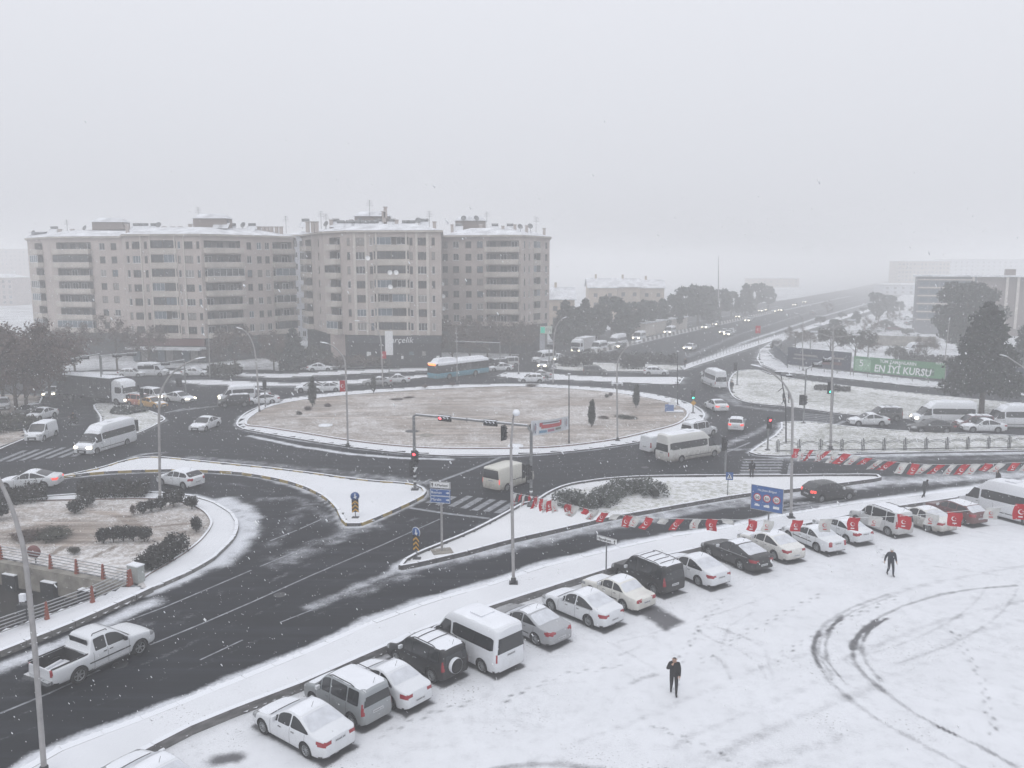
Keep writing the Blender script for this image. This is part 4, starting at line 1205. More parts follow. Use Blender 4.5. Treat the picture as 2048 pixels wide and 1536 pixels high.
# queue on the street at right
QG = 'queue on the street behind the fence'
mv(c_focus, 'white sedan leading the street queue behind the fence', 'car', D_FOCUS, rear=(1763,853), heading=177, side=1, group=QG)
mv(c_rav, 'dark off-roader partly hidden behind the leading white sedan', 'car', D_RAV, center=(1766,840), heading=175, color=P_DGREEN, group=QG, nosnow=('bonnet_snow', 'spare_wheel'))
mv(c_spr, 'white minibus with lit headlamps in the street queue behind a black car', 'minibus', D_SPR, center=(1885,848), heading=176, head=True, group=QG)
mv(c_ins, 'black sedan in front of the white minibus in the street queue', 'car', D_INS, center=(1862,864), heading=176, color=P_BLACK, group=QG, nosnow=('roof_snow',))
mv(c_ast, 'white sedan in the street queue nearest the right edge of the fence', 'car', D_AST, rear=(1995,866), heading=176, side=1, group=QG)
mv(c_spr, 'white minibus cut off by the right edge in the street queue', 'minibus', D_SPR, center=(2030,855), heading=176, group=QG)
mv(c_rav, 'dark car between the two white minibuses in the queue', 'car', D_RAV, center=(1945,858), heading=176, color=P_RED, group=QG, nosnow=('spare_wheel',))
# left approach
LG = 'traffic at the left junction'
mv(c_spr, 'white minibus with lit headlamps driving toward the slip road', 'minibus', D_SPR, rear=(253,891), front=(194,909), side=1, head=True, group=LG)
mv(c_focus, 'white sedan coming head-on along the circular road', 'car', D_FOCUS, center=(411,858), heading=-99, group=LG)
c_ltruck = None
mv(c_dob, 'small white van driving on the curved road by the bare tree', 'van', D_DOB, center=(84,878), heading=-86, group=LG)
mv(c_sym, 'white car behind the small white van by the bare tree', 'car', D_SYM, center=(84,838), heading=-100, group=LG)
mv(c_red, 'dark car parked under the bare tree at the left', 'car', dims_of(4.4, 2.65, 1.78, 'hatch'), center=(58,832), heading=-100, color=P_DGREEN, group=LG)
mv(c_aur, 'snowy white car at the left edge under the bare tree', 'car', D_AUR, center=(5,818), heading=-60, group=LG)
mv(c_sym, 'car with bright headlamps coming out from under the bare tree', 'car', D_SYM, center=(104,793), heading=-75, head=True, color=P_GREY, group=LG)
mv(c_sym, 'orange and yellow taxi waiting beside the lorry', 'taxi', D_SYM, center=(306,815), heading=-28, color=P_YELLOW, group=LG)
mv(c_rav, 'orange-red car squeezed between the lorry and the yellow taxi', 'car', D_RAV, center=(283,812), heading=-25, color=P_ORANGE, group=LG, nosnow=('spare_wheel',))
mv(c_dok, 'white family van with lit headlamp behind the yellow taxi', 'car', D_DOK, center=(310,801), heading=-28, head=True, color=P_WHITE, group=LG)
mv(c_sym, 'dark car beside the lorry cab with lit headlamp', 'car', D_SYM, center=(262,806), heading=-22, head=True, color=P_DGREEN, group=LG)
mv(c_flu, 'white sedan with an orange-lit headlamp at the stop line', 'car', D_FLU, center=(360,804), heading=-24, head=True, group=LG)
mv(c_rav, 'black off-roader beside the roundabout kerb', 'car', D_RAV, center=(468,813), heading=-158, color=P_BLACK, group=LG, nosnow=('spare_wheel', 'bonnet_snow'))
mv(c_tran, 'white van with a lit headlamp behind the black off-roader', 'van', D_TRAN, center=(474,804), heading=-158, head=True, group=LG)
mv(c_flu, 'white sedan following the black off-roader round the kerb', 'car', D_FLU, center=(524,808), heading=-158, group=LG)
mv(c_flu, 'grey car beside the white sedan on the outer lane', 'car', D_FLU, center=(508,798), heading=-162, color=P_SILVER, group=LG)
mv(c_ast, 'white sedan in the outer lane behind the small cypress', 'car', D_AST, center=(622,783), heading=-168, group=LG)
mv(c_focus, 'white sedan passing behind the small red flag', 'car', D_FOCUS, center=(655,783), heading=-170, group=LG)
mv(c_406, 'silver sedan in the inner lane before the bus', 'car', D_406, center=(755,771), heading=-174, color=P_SILVER, group=LG)
mv(c_focus, 'white sedan ahead of the blue bus', 'car', D_FOCUS, center=(792,766), heading=-174, group=LG)
mv(c_aur, 'white hatchback on the far side of the roundabout', 'car', D_AUR, center=(1063,765), heading=178, group=LG)
mv(c_sym, 'silver taxi behind the white hatchback on the far side', 'taxi', D_SYM, center=(1078,757), heading=178, color=P_SILVER, group=LG)
mv(c_aur, 'white hatchback entering past the hedge island', 'car', D_AUR, center=(1312,750), heading=-6, group=LG)
mv(c_rav, 'dark grey off-roader on the road before the hedge island', 'car', D_RAV, center=(1190,750), heading=-6, color=P_DGREEN, group=LG, nosnow=('bonnet_snow', 'roof_snow', 'spare_wheel'))
FG = 'traffic arriving from the far road'
mv(c_tran, 'white minibus arriving beside the green-lettered sign', 'minibus', D_TRAN, center=(1088,725), heading=-140, group=FG)
mv(c_sym, 'pale car with lit headlamps before the arriving minibus', 'car', D_SYM, center=(1089,736), heading=-108, head=True, color=P_SILVER, group=FG)
mv(c_flu, 'car right of the lamp post with bright headlamps', 'car', D_FLU, center=(1112,722), heading=-120, head=True, group=FG)
mv(c_dok, 'white van waiting behind the blue bus', 'van', D_DOK, center=(1014,733), heading=-160, group=FG)
mv(c_ast, 'snowy car waiting beside the back of the bus', 'car', D_AST, center=(1000,742), heading=-160, group=FG)
mv(c_disc, 'dark car behind the back of the bus', 'car', D_DISC, center=(991,738), heading=-150, group=FG)
mv(c_tran, 'white van in the queue behind the pale lorry', 'van', D_TRAN, center=(1197,703), heading=-125, group=FG)
mv(c_spr, 'tall white van in the far queue beside the barrier', 'van', D_SPR, center=(1234,692), heading=-122, group=FG)
mv(c_sym, 'dark car with bright headlamps beside the barrier', 'car', D_SYM, center=(1238,697), heading=-120, head=True, color=P_DGREEN, group=FG)
mv(c_tran, 'white van with headlamps on by the barrier, before the shed', 'van', D_TRAN, center=(1278,681), heading=-120, head=True, group=FG)
mv(c_tran, 'lone white van farther up beside the barrier', 'van', D_TRAN, center=(1340,669), heading=-120, head=True, group=FG)
mv(c_flu, 'white car with headlamps on the main carriageway', 'car', D_FLU, center=(1380,700), heading=-122, head=True, group=FG)
ORD = 'first second third fourth fifth sixth seventh eighth ninth tenth eleventh twelfth thirteenth fourteenth fifteenth sixteenth seventeenth eighteenth'.split()
FARX = [1412,1432,1448,1462,1478,1500,1523,1531,1497,1549,1562,1457,1416,1590,1610]
for i, (x, y) in enumerate(((1412,658),(1432,652),(1448,668),(1462,668),(1478,636),(1500,640),(1523,624),(1531,622),(1497,644),(1549,625),(1562,623),(1457,672),(1416,636),(1590,612),(1610,606))):
    mv(c_sym, '%s distant car with headlamps on the foggy main road, counted from the left' % ORD[sorted(FARX).index(x)], 'car', D_SYM, center=(x, y), heading=-122, head=True, group='distant cars with headlamps in the fog', color=(P_WHITE, P_DGREEN, P_SILVER)[i % 3])
for i, (x, y) in enumerate(((1640,640),(1625,628),(1660,622))):
    mv(c_sym, ('nearest', 'leftmost', 'farthest')[i] + ' of three dark cars driving away on the foggy ramp', 'car', D_SYM, center=(x, y), heading=58, group='distant cars driving away in the fog', color=P_DGREEN)
mv(c_disc, 'dark car on the side road left of the dark hoarding', 'car', D_DISC, center=(1552,696), heading=-120, color=P_DGREEN, group=FG)
# snow-covered cars in the yard behind the hoarding
for i, (x, y, c) in enumerate(((1745,664,P_GREY),(1762,660,P_WHITE),(1790,661,P_RED),(1824,650,P_SILVER),(1822,672,P_WHITE),(1812,640,P_WHITE),(1770,647,P_DGREEN),(1838,664,P_WHITE))):
    mv(c_ast if i % 2 else c_flu, ('grey car at the near left of the yard', 'white car beside the grey one in the yard', 'dark red car in the middle of the yard', 'silver car at the right of the yard', 'white car nearest the yard wall', 'white car in the upper right of the yard', 'dark car in the upper left of the yard', 'white car below the silver one in the yard')[i] + ', under snow', 'car', D_AST, center=(x, y), heading=-20 + 7 * i, clean=False, group='snow-covered cars in the yard', color=c)
mv(c_tran, 'snowy white van standing in the yard behind the green hoarding', 'van', D_TRAN, center=(1830,706), heading=185, clean=False, group='snow-covered vans in the yard')
mv(c_tran, 'white box van parked before the shops with the red sign band', 'van', D_TRAN, center=(307,752), heading=0, clean=False)
mv(c_aur, 'white car parked beside the box van before the shops', 'car', D_AUR, center=(264,754), heading=5, clean=False)
mv(c_flu, 'white sedan parked before the shops right of the gantry post', 'car', D_FLU, center=(392,752), heading=0, clean=False)
mv(c_focus, 'snowy car parked among the trees by the shopfront', 'car', D_FOCUS, center=(640,742), heading=10, clean=False)
# ------------------------------------------------------------------ underpass and bridge walk
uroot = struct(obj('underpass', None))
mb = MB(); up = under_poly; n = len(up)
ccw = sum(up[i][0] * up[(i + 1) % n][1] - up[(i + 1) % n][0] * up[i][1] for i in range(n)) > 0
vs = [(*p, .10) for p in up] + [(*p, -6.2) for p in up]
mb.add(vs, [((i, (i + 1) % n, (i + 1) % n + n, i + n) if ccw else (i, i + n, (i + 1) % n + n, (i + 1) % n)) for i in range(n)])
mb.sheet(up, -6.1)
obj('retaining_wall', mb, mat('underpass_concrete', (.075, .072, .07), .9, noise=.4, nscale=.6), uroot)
far = [Vector((*p, 0)) for p in PX([(-330,1062),(-40,1112),(130,1142),(262,1168)], .12)]
nrm = Vector((far[1].y - far[-1].y, far[-1].x - far[1].x, 0)).normalized()
if nrm.y > 0: nrm = -nrm
mb = MB()
for a, b in zip(far, far[1:]):
    a2, b2 = a + nrm * .25, b + nrm * .25
    mb.bar((a2.x, a2.y, -.55), (b2.x, b2.y, -.55), .5, 1.45)
obj('edge_beam', mb, m_concrete, uroot)
for i, (x, y) in enumerate(((28,1143),(105,1158),(180,1174))):
    p = G(x, y, -.35) + nrm * .1
    ang = math.atan2(far[-1].y - far[1].y, far[-1].x - far[1].x)
    br = obj('bracket', MB().box((0, 0, 0), (1.1, .7, 1.0)), m_dark, uroot, (p.x, p.y, -.95), ang)
    obj('bracket_snow', MB().box((0, 0, .52), (1.05, .65, .05)), m_snow, br)
ISL['bwalk'] = PX([(296,1181),(262,1168),(180,1199),(0,1262),(-330,1378),(-330,1432),(0,1312),(136,1258),(262,1203),(303,1180)], .13)
broot = island('bridge_walk', 'bwalk', m_snowwalk, cover=const(.95, .15), step=.3, kerb_w=.05)
stones(broot, PX([(-330,1428),(0,1308),(136,1254),(262,1199),(303,1179)], .13), [m_kerb], 1.25, w=.32, h=.34, closed=False)
# ------------------------------------------------------------------ car park snow
def pxz(pts, ox=1428, oy=1071, k=.3027): return [(ox + x * k, oy + y * k) for x, y in pts]
TR = [(pxz([(1150,390),(900,480),(740,580),(670,680),(655,760),(690,850),(760,960),(900,1080),(1100,1230),(1400,1390),(1650,1530),(1800,1620)]), .13, .34),
      (pxz([(1180,400),(920,500),(770,600),(705,690),(690,760),(720,840),(790,945)]), .09, .32), (pxz([(850,530),(770,620),(735,720),(745,820),(790,890),(880,985)]), .09, .42),
      (pxz([(690,640),(660,720),(665,800),(700,870)]), .16, .38),
      (pxz([(2000,330),(1700,355),(1500,390),(1250,465),(1100,535),(970,640),(910,730),(925,830),(1000,930),(1150,1050),(1300,1160),(1500,1270),(1750,1390),(2000,1530)]), .13, .42),
      (pxz([(1150,545),(1040,610),(985,680),(975,760),(1010,850),(1100,960)]), .09, .36), (pxz([(1080,560),(960,650),(915,750)]), .18, .42), (pxz([(1130,550),(1020,630),(990,700)]), .12, .42), (pxz([(1480,1265),(1600,1320)]), .1, .5),
      (pxz([(1400,850),(1100,960),(800,1100),(300,1300),(0,1440),(-300,1540)]), .25, .10), (pxz([(2048,560),(1700,640),(1200,860)]), .25, .11), (pxz([(2048,430),(1500,560),(1100,720),(850,820)]), .2, .16),
      (pxz([(1100,1000),(700,1150),(200,1370),(-100,1530)]), .25, .11), (pxz([(900,1300),(500,1450),(300,1536)]), .3, .14), (pxz([(650,780),(400,840),(100,960),(-400,1180),(-1000,1400)]), .2, .11), (pxz([(600,1010),(200,1180),(-300,1400)]), .18, .15),
      (pxz([(0,600),(180,660),(310,730)]), .12, .22), (pxz([(60,710),(100,600),(250,510)]), .1, .2), (pxz([(170,760),(290,840),(350,950)]), .1, .24), (pxz([(390,950),(360,850),(340,760)]), .1, .18), (pxz([(0,790),(70,850),(110,945)]), .1, .24), (pxz([(-120,620),(-10,690),(70,720)]), .1, .24), (pxz([(1150,390),(1500,300),(2048,200)]), .2, .16),
      ([(985,1540),(1060,1528),(1130,1530),(1200,1540)], .2, .45)]
car_spots = []
for o in bpy.data.objects:
    if o.parent is None and o.get('group') == PG: car_spots.append(o)
SIZES = {}
def lot_cover(P):
    c = np.ones(len(P)) * .93 - .10 * vnoise(P, .25, 21)
    for path, w, a in TR:
        d = seg_dist(P, PX(path)) * (.6 + .8 * vnoise(P, 1.6, 5))
        c -= a * np.clip(1.4 - d / w, 0, 1)
    for o in car_spots:
        x, y, h = o.location.x, o.location.y, o.rotation_euler.z
        lx = (P[:, 0] - x) * math.cos(h) + (P[:, 1] - y) * math.sin(h); ly = -(P[:, 0] - x) * math.sin(h) + (P[:, 1] - y) * math.cos(h)
        L2, W2 = SIZES[o.name][0] / 2 - .02, SIZES[o.name][1] / 2 - .06
        d = np.maximum(np.abs(lx) - L2, np.abs(ly) - W2) + .10 * (vnoise(P, 2.5, 31) - .5)
        c -= 1.15 * np.clip(.5 - d / .25, 0, 1)
    p = np.array(PX([(1262,1212),(1300,1205),(1368,1243),(1330,1262)])); m_ = inside(P, p)
    d = seg_dist(P, p, True); d = np.where(m_, -d, d); c -= .95 * np.clip(.45 - d / .5, 0, 1)
    for path, w, a in (([(1262,1367),(1285,1357),(1310,1350)], .22, .32), ([(435,1522),(470,1516)], .45, .85), ([(1240,1310),(1275,1295)], .15, .3), ([(400,1440),(470,1405),(520,1395)], .35, .35), ([(640,1360),(790,1300)], .5, .5)):
        c -= blob(P, path, w, a, 17)
    r = random.Random(9)
    for path in ([(1347,1388),(1352,1340),(1375,1290),(1410,1240),(1450,1195)], [(1780,1152),(1770,1120),(1755,1090)], [(1010,1400),(1120,1350),(1260,1330)], [(1560,1310),(1660,1255),(1800,1190)], [(760,1470),(880,1420),(960,1400)], [(1310,1450),(1420,1500),(1500,1540)], [(1900,1250),(1960,1350),(1990,1480)], [(1640,1190),(1500,1260),(1390,1330)]):
        q = [Vector(p) for p in PX(path)]
        for a, b in zip(q, q[1:]):
            L = (b - a).length; n_ = int(L / .42); dn = (b - a).normalized(); sn = Vector((-dn.y, dn.x))
            for k in range(n_):
                f = a + dn * (L * k / n_) + sn * (.11 if k % 2 else -.11) + Vector((r.uniform(-.05, .05), r.uniform(-.05, .05)))
                rel = P - np.array(f); near = (np.abs(rel[:, 0]) < .3) & (np.abs(rel[:, 1]) < .3)
                if near.any(): u = rel[near] @ np.array(dn); v = rel[near] @ np.array(sn); c[near] -= r.uniform(.25, .5) * np.clip(1.4 - np.hypot(u / .17, v / .09), 0, 1)
    for k in range(26):          # faint older wheel ruts
        x0, y0 = r.uniform(-8, 45), r.uniform(26, 60); a0 = r.choice((R(28), R(32), R(150), R(120), R(-35))) + r.uniform(-.12, .12); cv = r.uniform(-.05, .05); pts = []
        x_, y_ = x0, y0
        for q_ in range(12): pts.append((x_, y_)); x_ += 1.3 * math.cos(a0); y_ += 1.3 * math.sin(a0); a0 += cv
        for o_ in (0, 1.45):
            c -= r.uniform(.07, .18) * np.clip(1.3 - seg_dist(P, [(p[0] - o_ * math.sin(a0), p[1] + o_ * math.cos(a0)) for p in pts]) * (.7 + .6 * vnoise(P, 2.1, k)) / .10, 0, 1)
    dz = seg_dist(P, PX(LOT_EDGE)); c -= .45 * np.clip(1.2 - dz / .5, 0, 1) * (vnoise(P, .9, 12) > .45)
    return c
for o in car_spots:
    b = [c for c in o.children if c.name.startswith('body')][0]
    SIZES[o.name] = (b.dimensions.x or 4.4, b.dimensions.y or 1.8)
    v = np.zeros(len(b.data.vertices) * 3, np.float32); b.data.vertices.foreach_get('co', v); v = v.reshape(-1, 3)
    SIZES[o.name] = tuple((v.max(0) - v.min(0))[:2])
struct(grid_sheet('car_park', -22, 58, 24, 74, .125, .004, 'cover', lot_cover, m_lot, lambda P: inside(P, lot_poly)))
# ------------------------------------------------------------------ road paint
rd = bpy.data.objects['road']
def stripe(a, b, w, name='lane_line', z=.006):
    a, b = Vector(a), Vector(b); d = (b - a).normalized(); s_ = Vector((-d.y, d.x)) * w / 2
    obj(name, MB().add([(*(a - s_), z), (*(b - s_), z), (*(b + s_), z), (*(a + s_), z)], [(0, 1, 2, 3)]), m_white, rd)
def pline(px, w, dash=None, name='lane_line'):
    pts = [Vector(p) for p in PX(px)]
    for a, b in zip(pts, pts[1:]):
        if dash is None: stripe(a, b, w, name)
        else:
            L = (b - a).length; t = 0.
            while t < L: stripe(a.lerp(b, t / L), a.lerp(b, min(1, (t + dash[0]) / L)), w, name); t += dash[0] + dash[1]
pline([(0,1427),(100,1386),(200,1340)], .14)
pline([(300,1290),(400,1249),(500,1206),(620,1152),(760,1092),(880,1038)], .12)
pline([(255,1242),(330,1214),(420,1176),(520,1133),(600,1100)], .12, (3.2, 3.2))
pline([(540,1082),(600,1058),(668,1027)], .14, (2.6, 1.0))
pline([(400,1320),(560,1245),(700,1190)], .10, (2.5, 7.))
pline([(820,1016),(900,1028),(978,1037)], .38, name='stop_line')
pline([(880,962),(940,940),(1000,915)], .38, name='guide_line')
pline([(838,970),(862,958)], .25, name='guide_line')
pline([(1452,905),(1500,885)], .25, name='guide_line')
Z1 = [((856,1006),(888,991)), ((876,1010),(908,993)), ((902,1013),(940,992)), ((926,1017),(962,996)), ((948,1021),(986,999)), ((972,1023),(1008,1001)), ((994,1026),(1030,1004))]
for a, b in Z1: stripe(XY(*a), XY(*b), .55, 'crossing_stripe')
for k in range(7):
    y = 919 + k * 5.6; xl = 1487 - k * 1.6
    stripe(XY(xl, y), XY(1566 - k * 1.0, y), .52, 'crossing_stripe')
pline([(1583,926),(1578,952)], .4, name='stop_line')
for k in range(7):
    a = (10 + k * 26, 915 - k * 2); stripe(XY(a[0] - 20, a[1] + 10), XY(a[0] + 40, a[1] - 14), .5, 'crossing_stripe')
for k in range(5): stripe(XY(330 + k * 22, 826 - k * 3), XY(370 + k * 24, 817 - k * 2), .5, 'crossing_stripe')
for k in range(5): stripe(XY(1605, 827 + k * 3.4), XY(1668, 832 + k * 3.4), .4, 'crossing_stripe')
pline([(1690,842),(1668,851)], .5, name='stop_line')
pline([(1570,1018),(1700,998)], .4, name='crossing_stripe'); pline([(1555,1027),(1640,1013)], .4, name='crossing_stripe')

for i, (x, y, lb) in enumerate(((560,1190,'round manhole cover on the near road lane'), (905,915,'manhole cover on the circular road below the lawn'), (1290,935,'manhole cover between the minibus and the hedge'), (240,1330,'manhole cover beside the pickup'), (430,900,'manhole cover on the left of the circular road'))):
    p = G(x, y); tag(obj('manhole_cover', MB().lathe([(.001, .008), (.30, .008), (.32, .012), (.36, .012), (.37, 0)][::-1], n=18), m_dark, None, (p.x, p.y, .002)), lb, 'manhole', 'covers in the road')
# ------------------------------------------------------------------ buildings
m_wall1 = mat('render_beige', (.42, .368, .34), .9, noise=.14, nscale=.35, bump=.1, bscale=2)
m_wall2 = mat('render_warm_grey', (.40, .352, .325), .9, noise=.14, nscale=.35, bump=.1, bscale=2)
m_band = mat('render_pale_band', (.50, .465, .425), .9, noise=.12, nscale=.5)
m_parapet = mat('balcony_parapet', (.44, .405, .365), .9, noise=.18, nscale=.6)
m_pinkish = mat('render_pinkish_grey', (.37, .31, .29), .9, noise=.12, nscale=.4)
m_pane = mat('window_pane', (.035, .038, .043), .15)
m_pane2 = mat('window_pane_curtain', (.22, .21, .20), .3, noise=.3, nscale=2)
m_pane3 = mat('window_pane_bluish', (.09, .12, .15), .2)
m_frame = mat('window_frame_brown', (.12, .09, .075), .6)
m_framew = mat('window_frame_white', (.62, .62, .62), .6)
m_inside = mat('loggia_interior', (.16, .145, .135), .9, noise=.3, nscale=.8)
m_roofsnow = mat('roof_snow', (.62, .635, .665), .85, noise=.28, nscale=.45)
m_rooftile = mat('roof_fascia', (.20, .17, .155), .9, noise=.2)
m_shopdark = mat('shop_glass_dark', (.018, .02, .025), .2)
m_signband = mat('shop_sign_band', (.022, .026, .036), .5)
m_redband = mat('shop_sign_red', (.10, .035, .035), .6, noise=.3)
m_bluegrey = mat('render_blue_white', (.46, .48, .52), .9, noise=.12, nscale=.4)
def text_mesh(txt, size, depth=.02, shear=0., align='LEFT', bold=0.):
    cu = bpy.data.curves.new('lettering', 'FONT'); cu.body = txt; cu.size = size; cu.extrude = depth; cu.shear = shear; cu.align_x = align; cu.offset = bold
    cu.resolution_u = 2
    me = bake(bpy.data.objects.new('tmp_text', cu)); bpy.data.curves.remove(cu); me.name = 'lettering'
    return me
def lettering(txt, size, m, parent, loc, rot=(math.pi / 2, 0, 0), shear=0., align='LEFT', stretch=1., name='lettering', bold=0.):
    me = text_mesh(txt, size, .012, shear, align, bold)
    o = obj(name, me, m, parent, loc); o.rotation_euler = rot; o.scale = (stretch, 1, 1)
    return o

WIN = {}
def window_mesh(w, h, kind):
    key = (round(w, 1), round(h, 1), kind)
    if key in WIN: return WIN[key]
    w, h = key[0], key[1]; t = .07
    f = MB()
    f.box((0, 0, t / 2), (w, .08, t)).box((0, 0, h - t / 2), (w, .08, t)).box((-w / 2 + t / 2, 0, h / 2), (t, .08, h - 2 * t)).box((w / 2 - t / 2, 0, h / 2), (t, .08, h - 2 * t))
    nm = 0 if w < .9 else (1 if w < 1.7 else 2)
    for k in range(nm): f.box((-w / 2 + w * (k + 1) / (nm + 1), 0, h / 2), (.06, .08, h - 2 * t))
    f.box((0, -.09, -.03), (w + .1, .12, .06))
    fm = f.mesh('window'); fm.materials.append(m_framew if kind else m_frame)
    p = MB().box((0, .01, h / 2), (w - .1, .03, h - .1)).mesh('pane'); p.materials.append(m_pane)
    WIN[key] = (fm, p); return WIN[key]

class Block:
    """apartment house: facade runs with openings, windows, balconies"""
    def __init__(s, root, z0, fh, nf, wall, seed=1):
        s.root, s.z0, s.fh, s.nf, s.wall = root, z0, fh, nf, wall
        s.r = random.Random(seed); s.pts = []
    def run(s, p, q, cols, base=True, band=None, ground='wall'):
        """one straight facade from p to q (left to right seen from outside); cols: (u centre, width, kind) in fractions/metres"""
        p, q = Vector((p[0], p[1], 0)), Vector((q[0], q[1], 0))
        d = q - p; L = d.length; d.normalize(); out = Vector((d.y, -d.x, 0)); ang = math.atan2(d.y, d.x)
        zt = s.z0 + s.fh * s.nf + .6
        opens = []
        for (u, w, kind) in cols:
            c = u * L
            for k in range(s.nf):
                zf = s.z0 + k * s.fh
                if kind in ('win', 'slim'): opens.append((c - w / 2, c + w / 2, zf + .85, zf + .85 + 1.35, kind, k))
                elif kind == 'log': opens.append((c - w / 2, c + w / 2, zf + .95, zf + s.fh - .22, kind, k))
                elif kind == 'bal': opens.append((c - w / 2 + .15, c + w / 2 - .15, zf + .12, zf + s.fh - .25, kind, k))
        us = sorted({0., L} | {o[0] for o in opens} | {o[1] for o in opens}); zs = sorted({s.z0 if base else s.z0, zt} | {o[2] for o in opens} | {o[3] for o in opens})
        mb = MB()
        def pt(u, z, dep=0.): v = p + d * u - out * dep; return (v.x, v.y, z)
        cell = {}
        for i in range(len(us) - 1):
            for j in range(len(zs) - 1):
                uc, zc = (us[i] + us[i + 1]) / 2, (zs[j] + zs[j + 1]) / 2
                if any(o[0] < uc < o[1] and o[2] < zc < o[3] for o in opens): continue
                mb.add([pt(us[i], zs[j]), pt(us[i + 1], zs[j]), pt(us[i + 1], zs[j + 1]), pt(us[i], zs[j + 1])], [(0, 1, 2, 3)])
        for (a, b, c, e, kind, k) in opens:
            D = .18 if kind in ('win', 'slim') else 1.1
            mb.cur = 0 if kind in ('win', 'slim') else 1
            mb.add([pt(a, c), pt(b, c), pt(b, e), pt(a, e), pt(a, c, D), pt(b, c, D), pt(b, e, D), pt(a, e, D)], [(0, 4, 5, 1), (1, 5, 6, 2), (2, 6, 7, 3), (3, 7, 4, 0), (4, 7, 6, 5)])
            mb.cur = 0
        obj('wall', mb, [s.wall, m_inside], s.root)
        if band: 
            for (u, w) in band:
                c = p + d * (u * L) + out * .06
                obj('wall_band', MB().box((0, 0, 0), (w, .12, zt - s.z0 - .02), rz=0), m_band, s.root, (c.x, c.y, (zt + s.z0) / 2), ang)
        for (a, b, c, e, kind, k) in opens:
            w, h, uc = b - a, e - c, (a + b) / 2
            if kind in ('win', 'slim'):
                fm, pm_ = window_mesh(w, h, 1 if s.r.random() < .4 else 0)
                o = obj('window', fm, None, s.root, pt(uc, c, .12), ang)
                g = obj('pane', pm_, None, o)
                rr = s.r.random()
                if rr < .35: g.material_slots[0].link = 'OBJECT'; g.material_slots[0].material = m_pane2 if rr < .24 else m_pane3
            elif kind == 'log':
                n2 = 2 if w > 3 else 1
                for q_ in range(n2):
                    ww = w / n2 - .12; x = a + w / n2 * (q_ + .5)
                    rr = s.r.random()
                    if rr < .72:      # glazed in
                        o = obj('loggia_glazing', MB().box((0, 0, h / 2), (ww, .05, h - .04)), m_pane if rr < .42 else m_pane3, s.root, pt(x, c, .15), ang)
                        fr = MB()
                        for t_ in range(4): fr.box((-ww / 2 + ww * t_ / 3, -.03, h / 2), (.05, .05, h - .04))
                        for z_ in (.03, h - .03): fr.box((0, -.035, z_), (ww, .05, .06))
                        obj('glazing_frame', fr, m_frame if rr < .5 else m_framew, o)
                    else:
                        fm, pm_ = window_mesh(min(ww, 1.6), 1.3, 1)
                        o = obj('window', fm, None, s.root, pt(x, c + .05, 1.06), ang); obj('pane', pm_, None, o)
                obj('balcony_parapet', MB().box((0, -.05, 0), (w + .3, .14, 1.02)), m_parapet, s.root, pt(uc, c - .51, 0), ang)
            else:
                dep = 1.15
                zf = s.z0 + k * s.fh
                bal = obj('balcony', MB().box((0, -dep / 2, .0), (w + .3, dep, .16)), m_parapet, s.root, pt(uc, zf + .1, 0), ang)
                mbp = MB().box((0, -dep + .05, .50), (w + .3, .1, .86)).box((-w / 2 - .1, -dep / 2 + .02, .5), (.1, dep - .14, .86)).box((w / 2 + .1, -dep / 2 + .02, .5), (.1, dep - .14, .86))
                obj('parapet', mbp, m_parapet, bal)
                obj('parapet_snow', MB().box((0, -dep + .05, .945), (w + .3, .13, .03)), m_roofsnow, bal)
                rr = s.r.random()
                if rr < .38:
                    hh = s.fh - 1.2
                    g = obj('balcony_glazing', MB().box((0, -dep + .06, .95 + hh / 2), (w + .2, .05, hh)), m_pane3 if rr < .16 else m_pane, bal)
                    fr = MB(); nb = max(3, int(w / 1.1))
                    for t_ in range(nb + 1): fr.box((-w / 2 - .08 + (w + .16) * t_ / nb, -dep + .02, .95 + hh / 2), (.06, .05, hh))
                    for z_ in (.98, .92 + hh): fr.box((0, -dep + .015, z_), (w + .16, .05, .06))
                    obj('glazing_frame', fr, m_framew if rr < .28 else m_frame, bal)
                for q_ in range(max(1, int(w / 1.9))):
                    ww = 1.35; x = a + w * (q_ + .5) / max(1, int(w / 1.9))
                    fm, pm_ = window_mesh(ww, 1.7, 1 if s.r.random() < .45 else 0)
                    o = obj('window', fm, None, s.root, pt(x, c + .35, 1.05), ang); obj('pane', pm_, None, o)
        s.pts += [(p.x, p.y), (q.x, q.y)]
        return p, q, d, out, ang, L
def roof(root, poly, z, rise=1.5, inset=5., over=.45):
    """low hipped roof under snow, dark fascia"""
    n = len(poly)
    ov = offset_poly(poly, -over); inn = offset_poly(poly, inset)
    ccw = sum(poly[i][0] * poly[(i + 1) % n][1] - poly[(i + 1) % n][0] * poly[i][1] for i in range(n)) > 0
    mb = MB(); mb.prism(ov, z, z + .3); r = obj('roof', mb, m_parapet, root)
    m2 = MB()
    vs = [(*p, z + .34) for p in ov] + [(*p, z + .34 + rise) for p in inn]
    m2.add(vs, [((i, (i + 1) % n, (i + 1) % n + n, i + n) if ccw else (i + n, (i + 1) % n + n, (i + 1) % n, i)) for i in range(n)])
    m2.sheet(inn, z + .34 + rise)
    obj('roof_snow', m2, m_roofsnow, r)
    return r
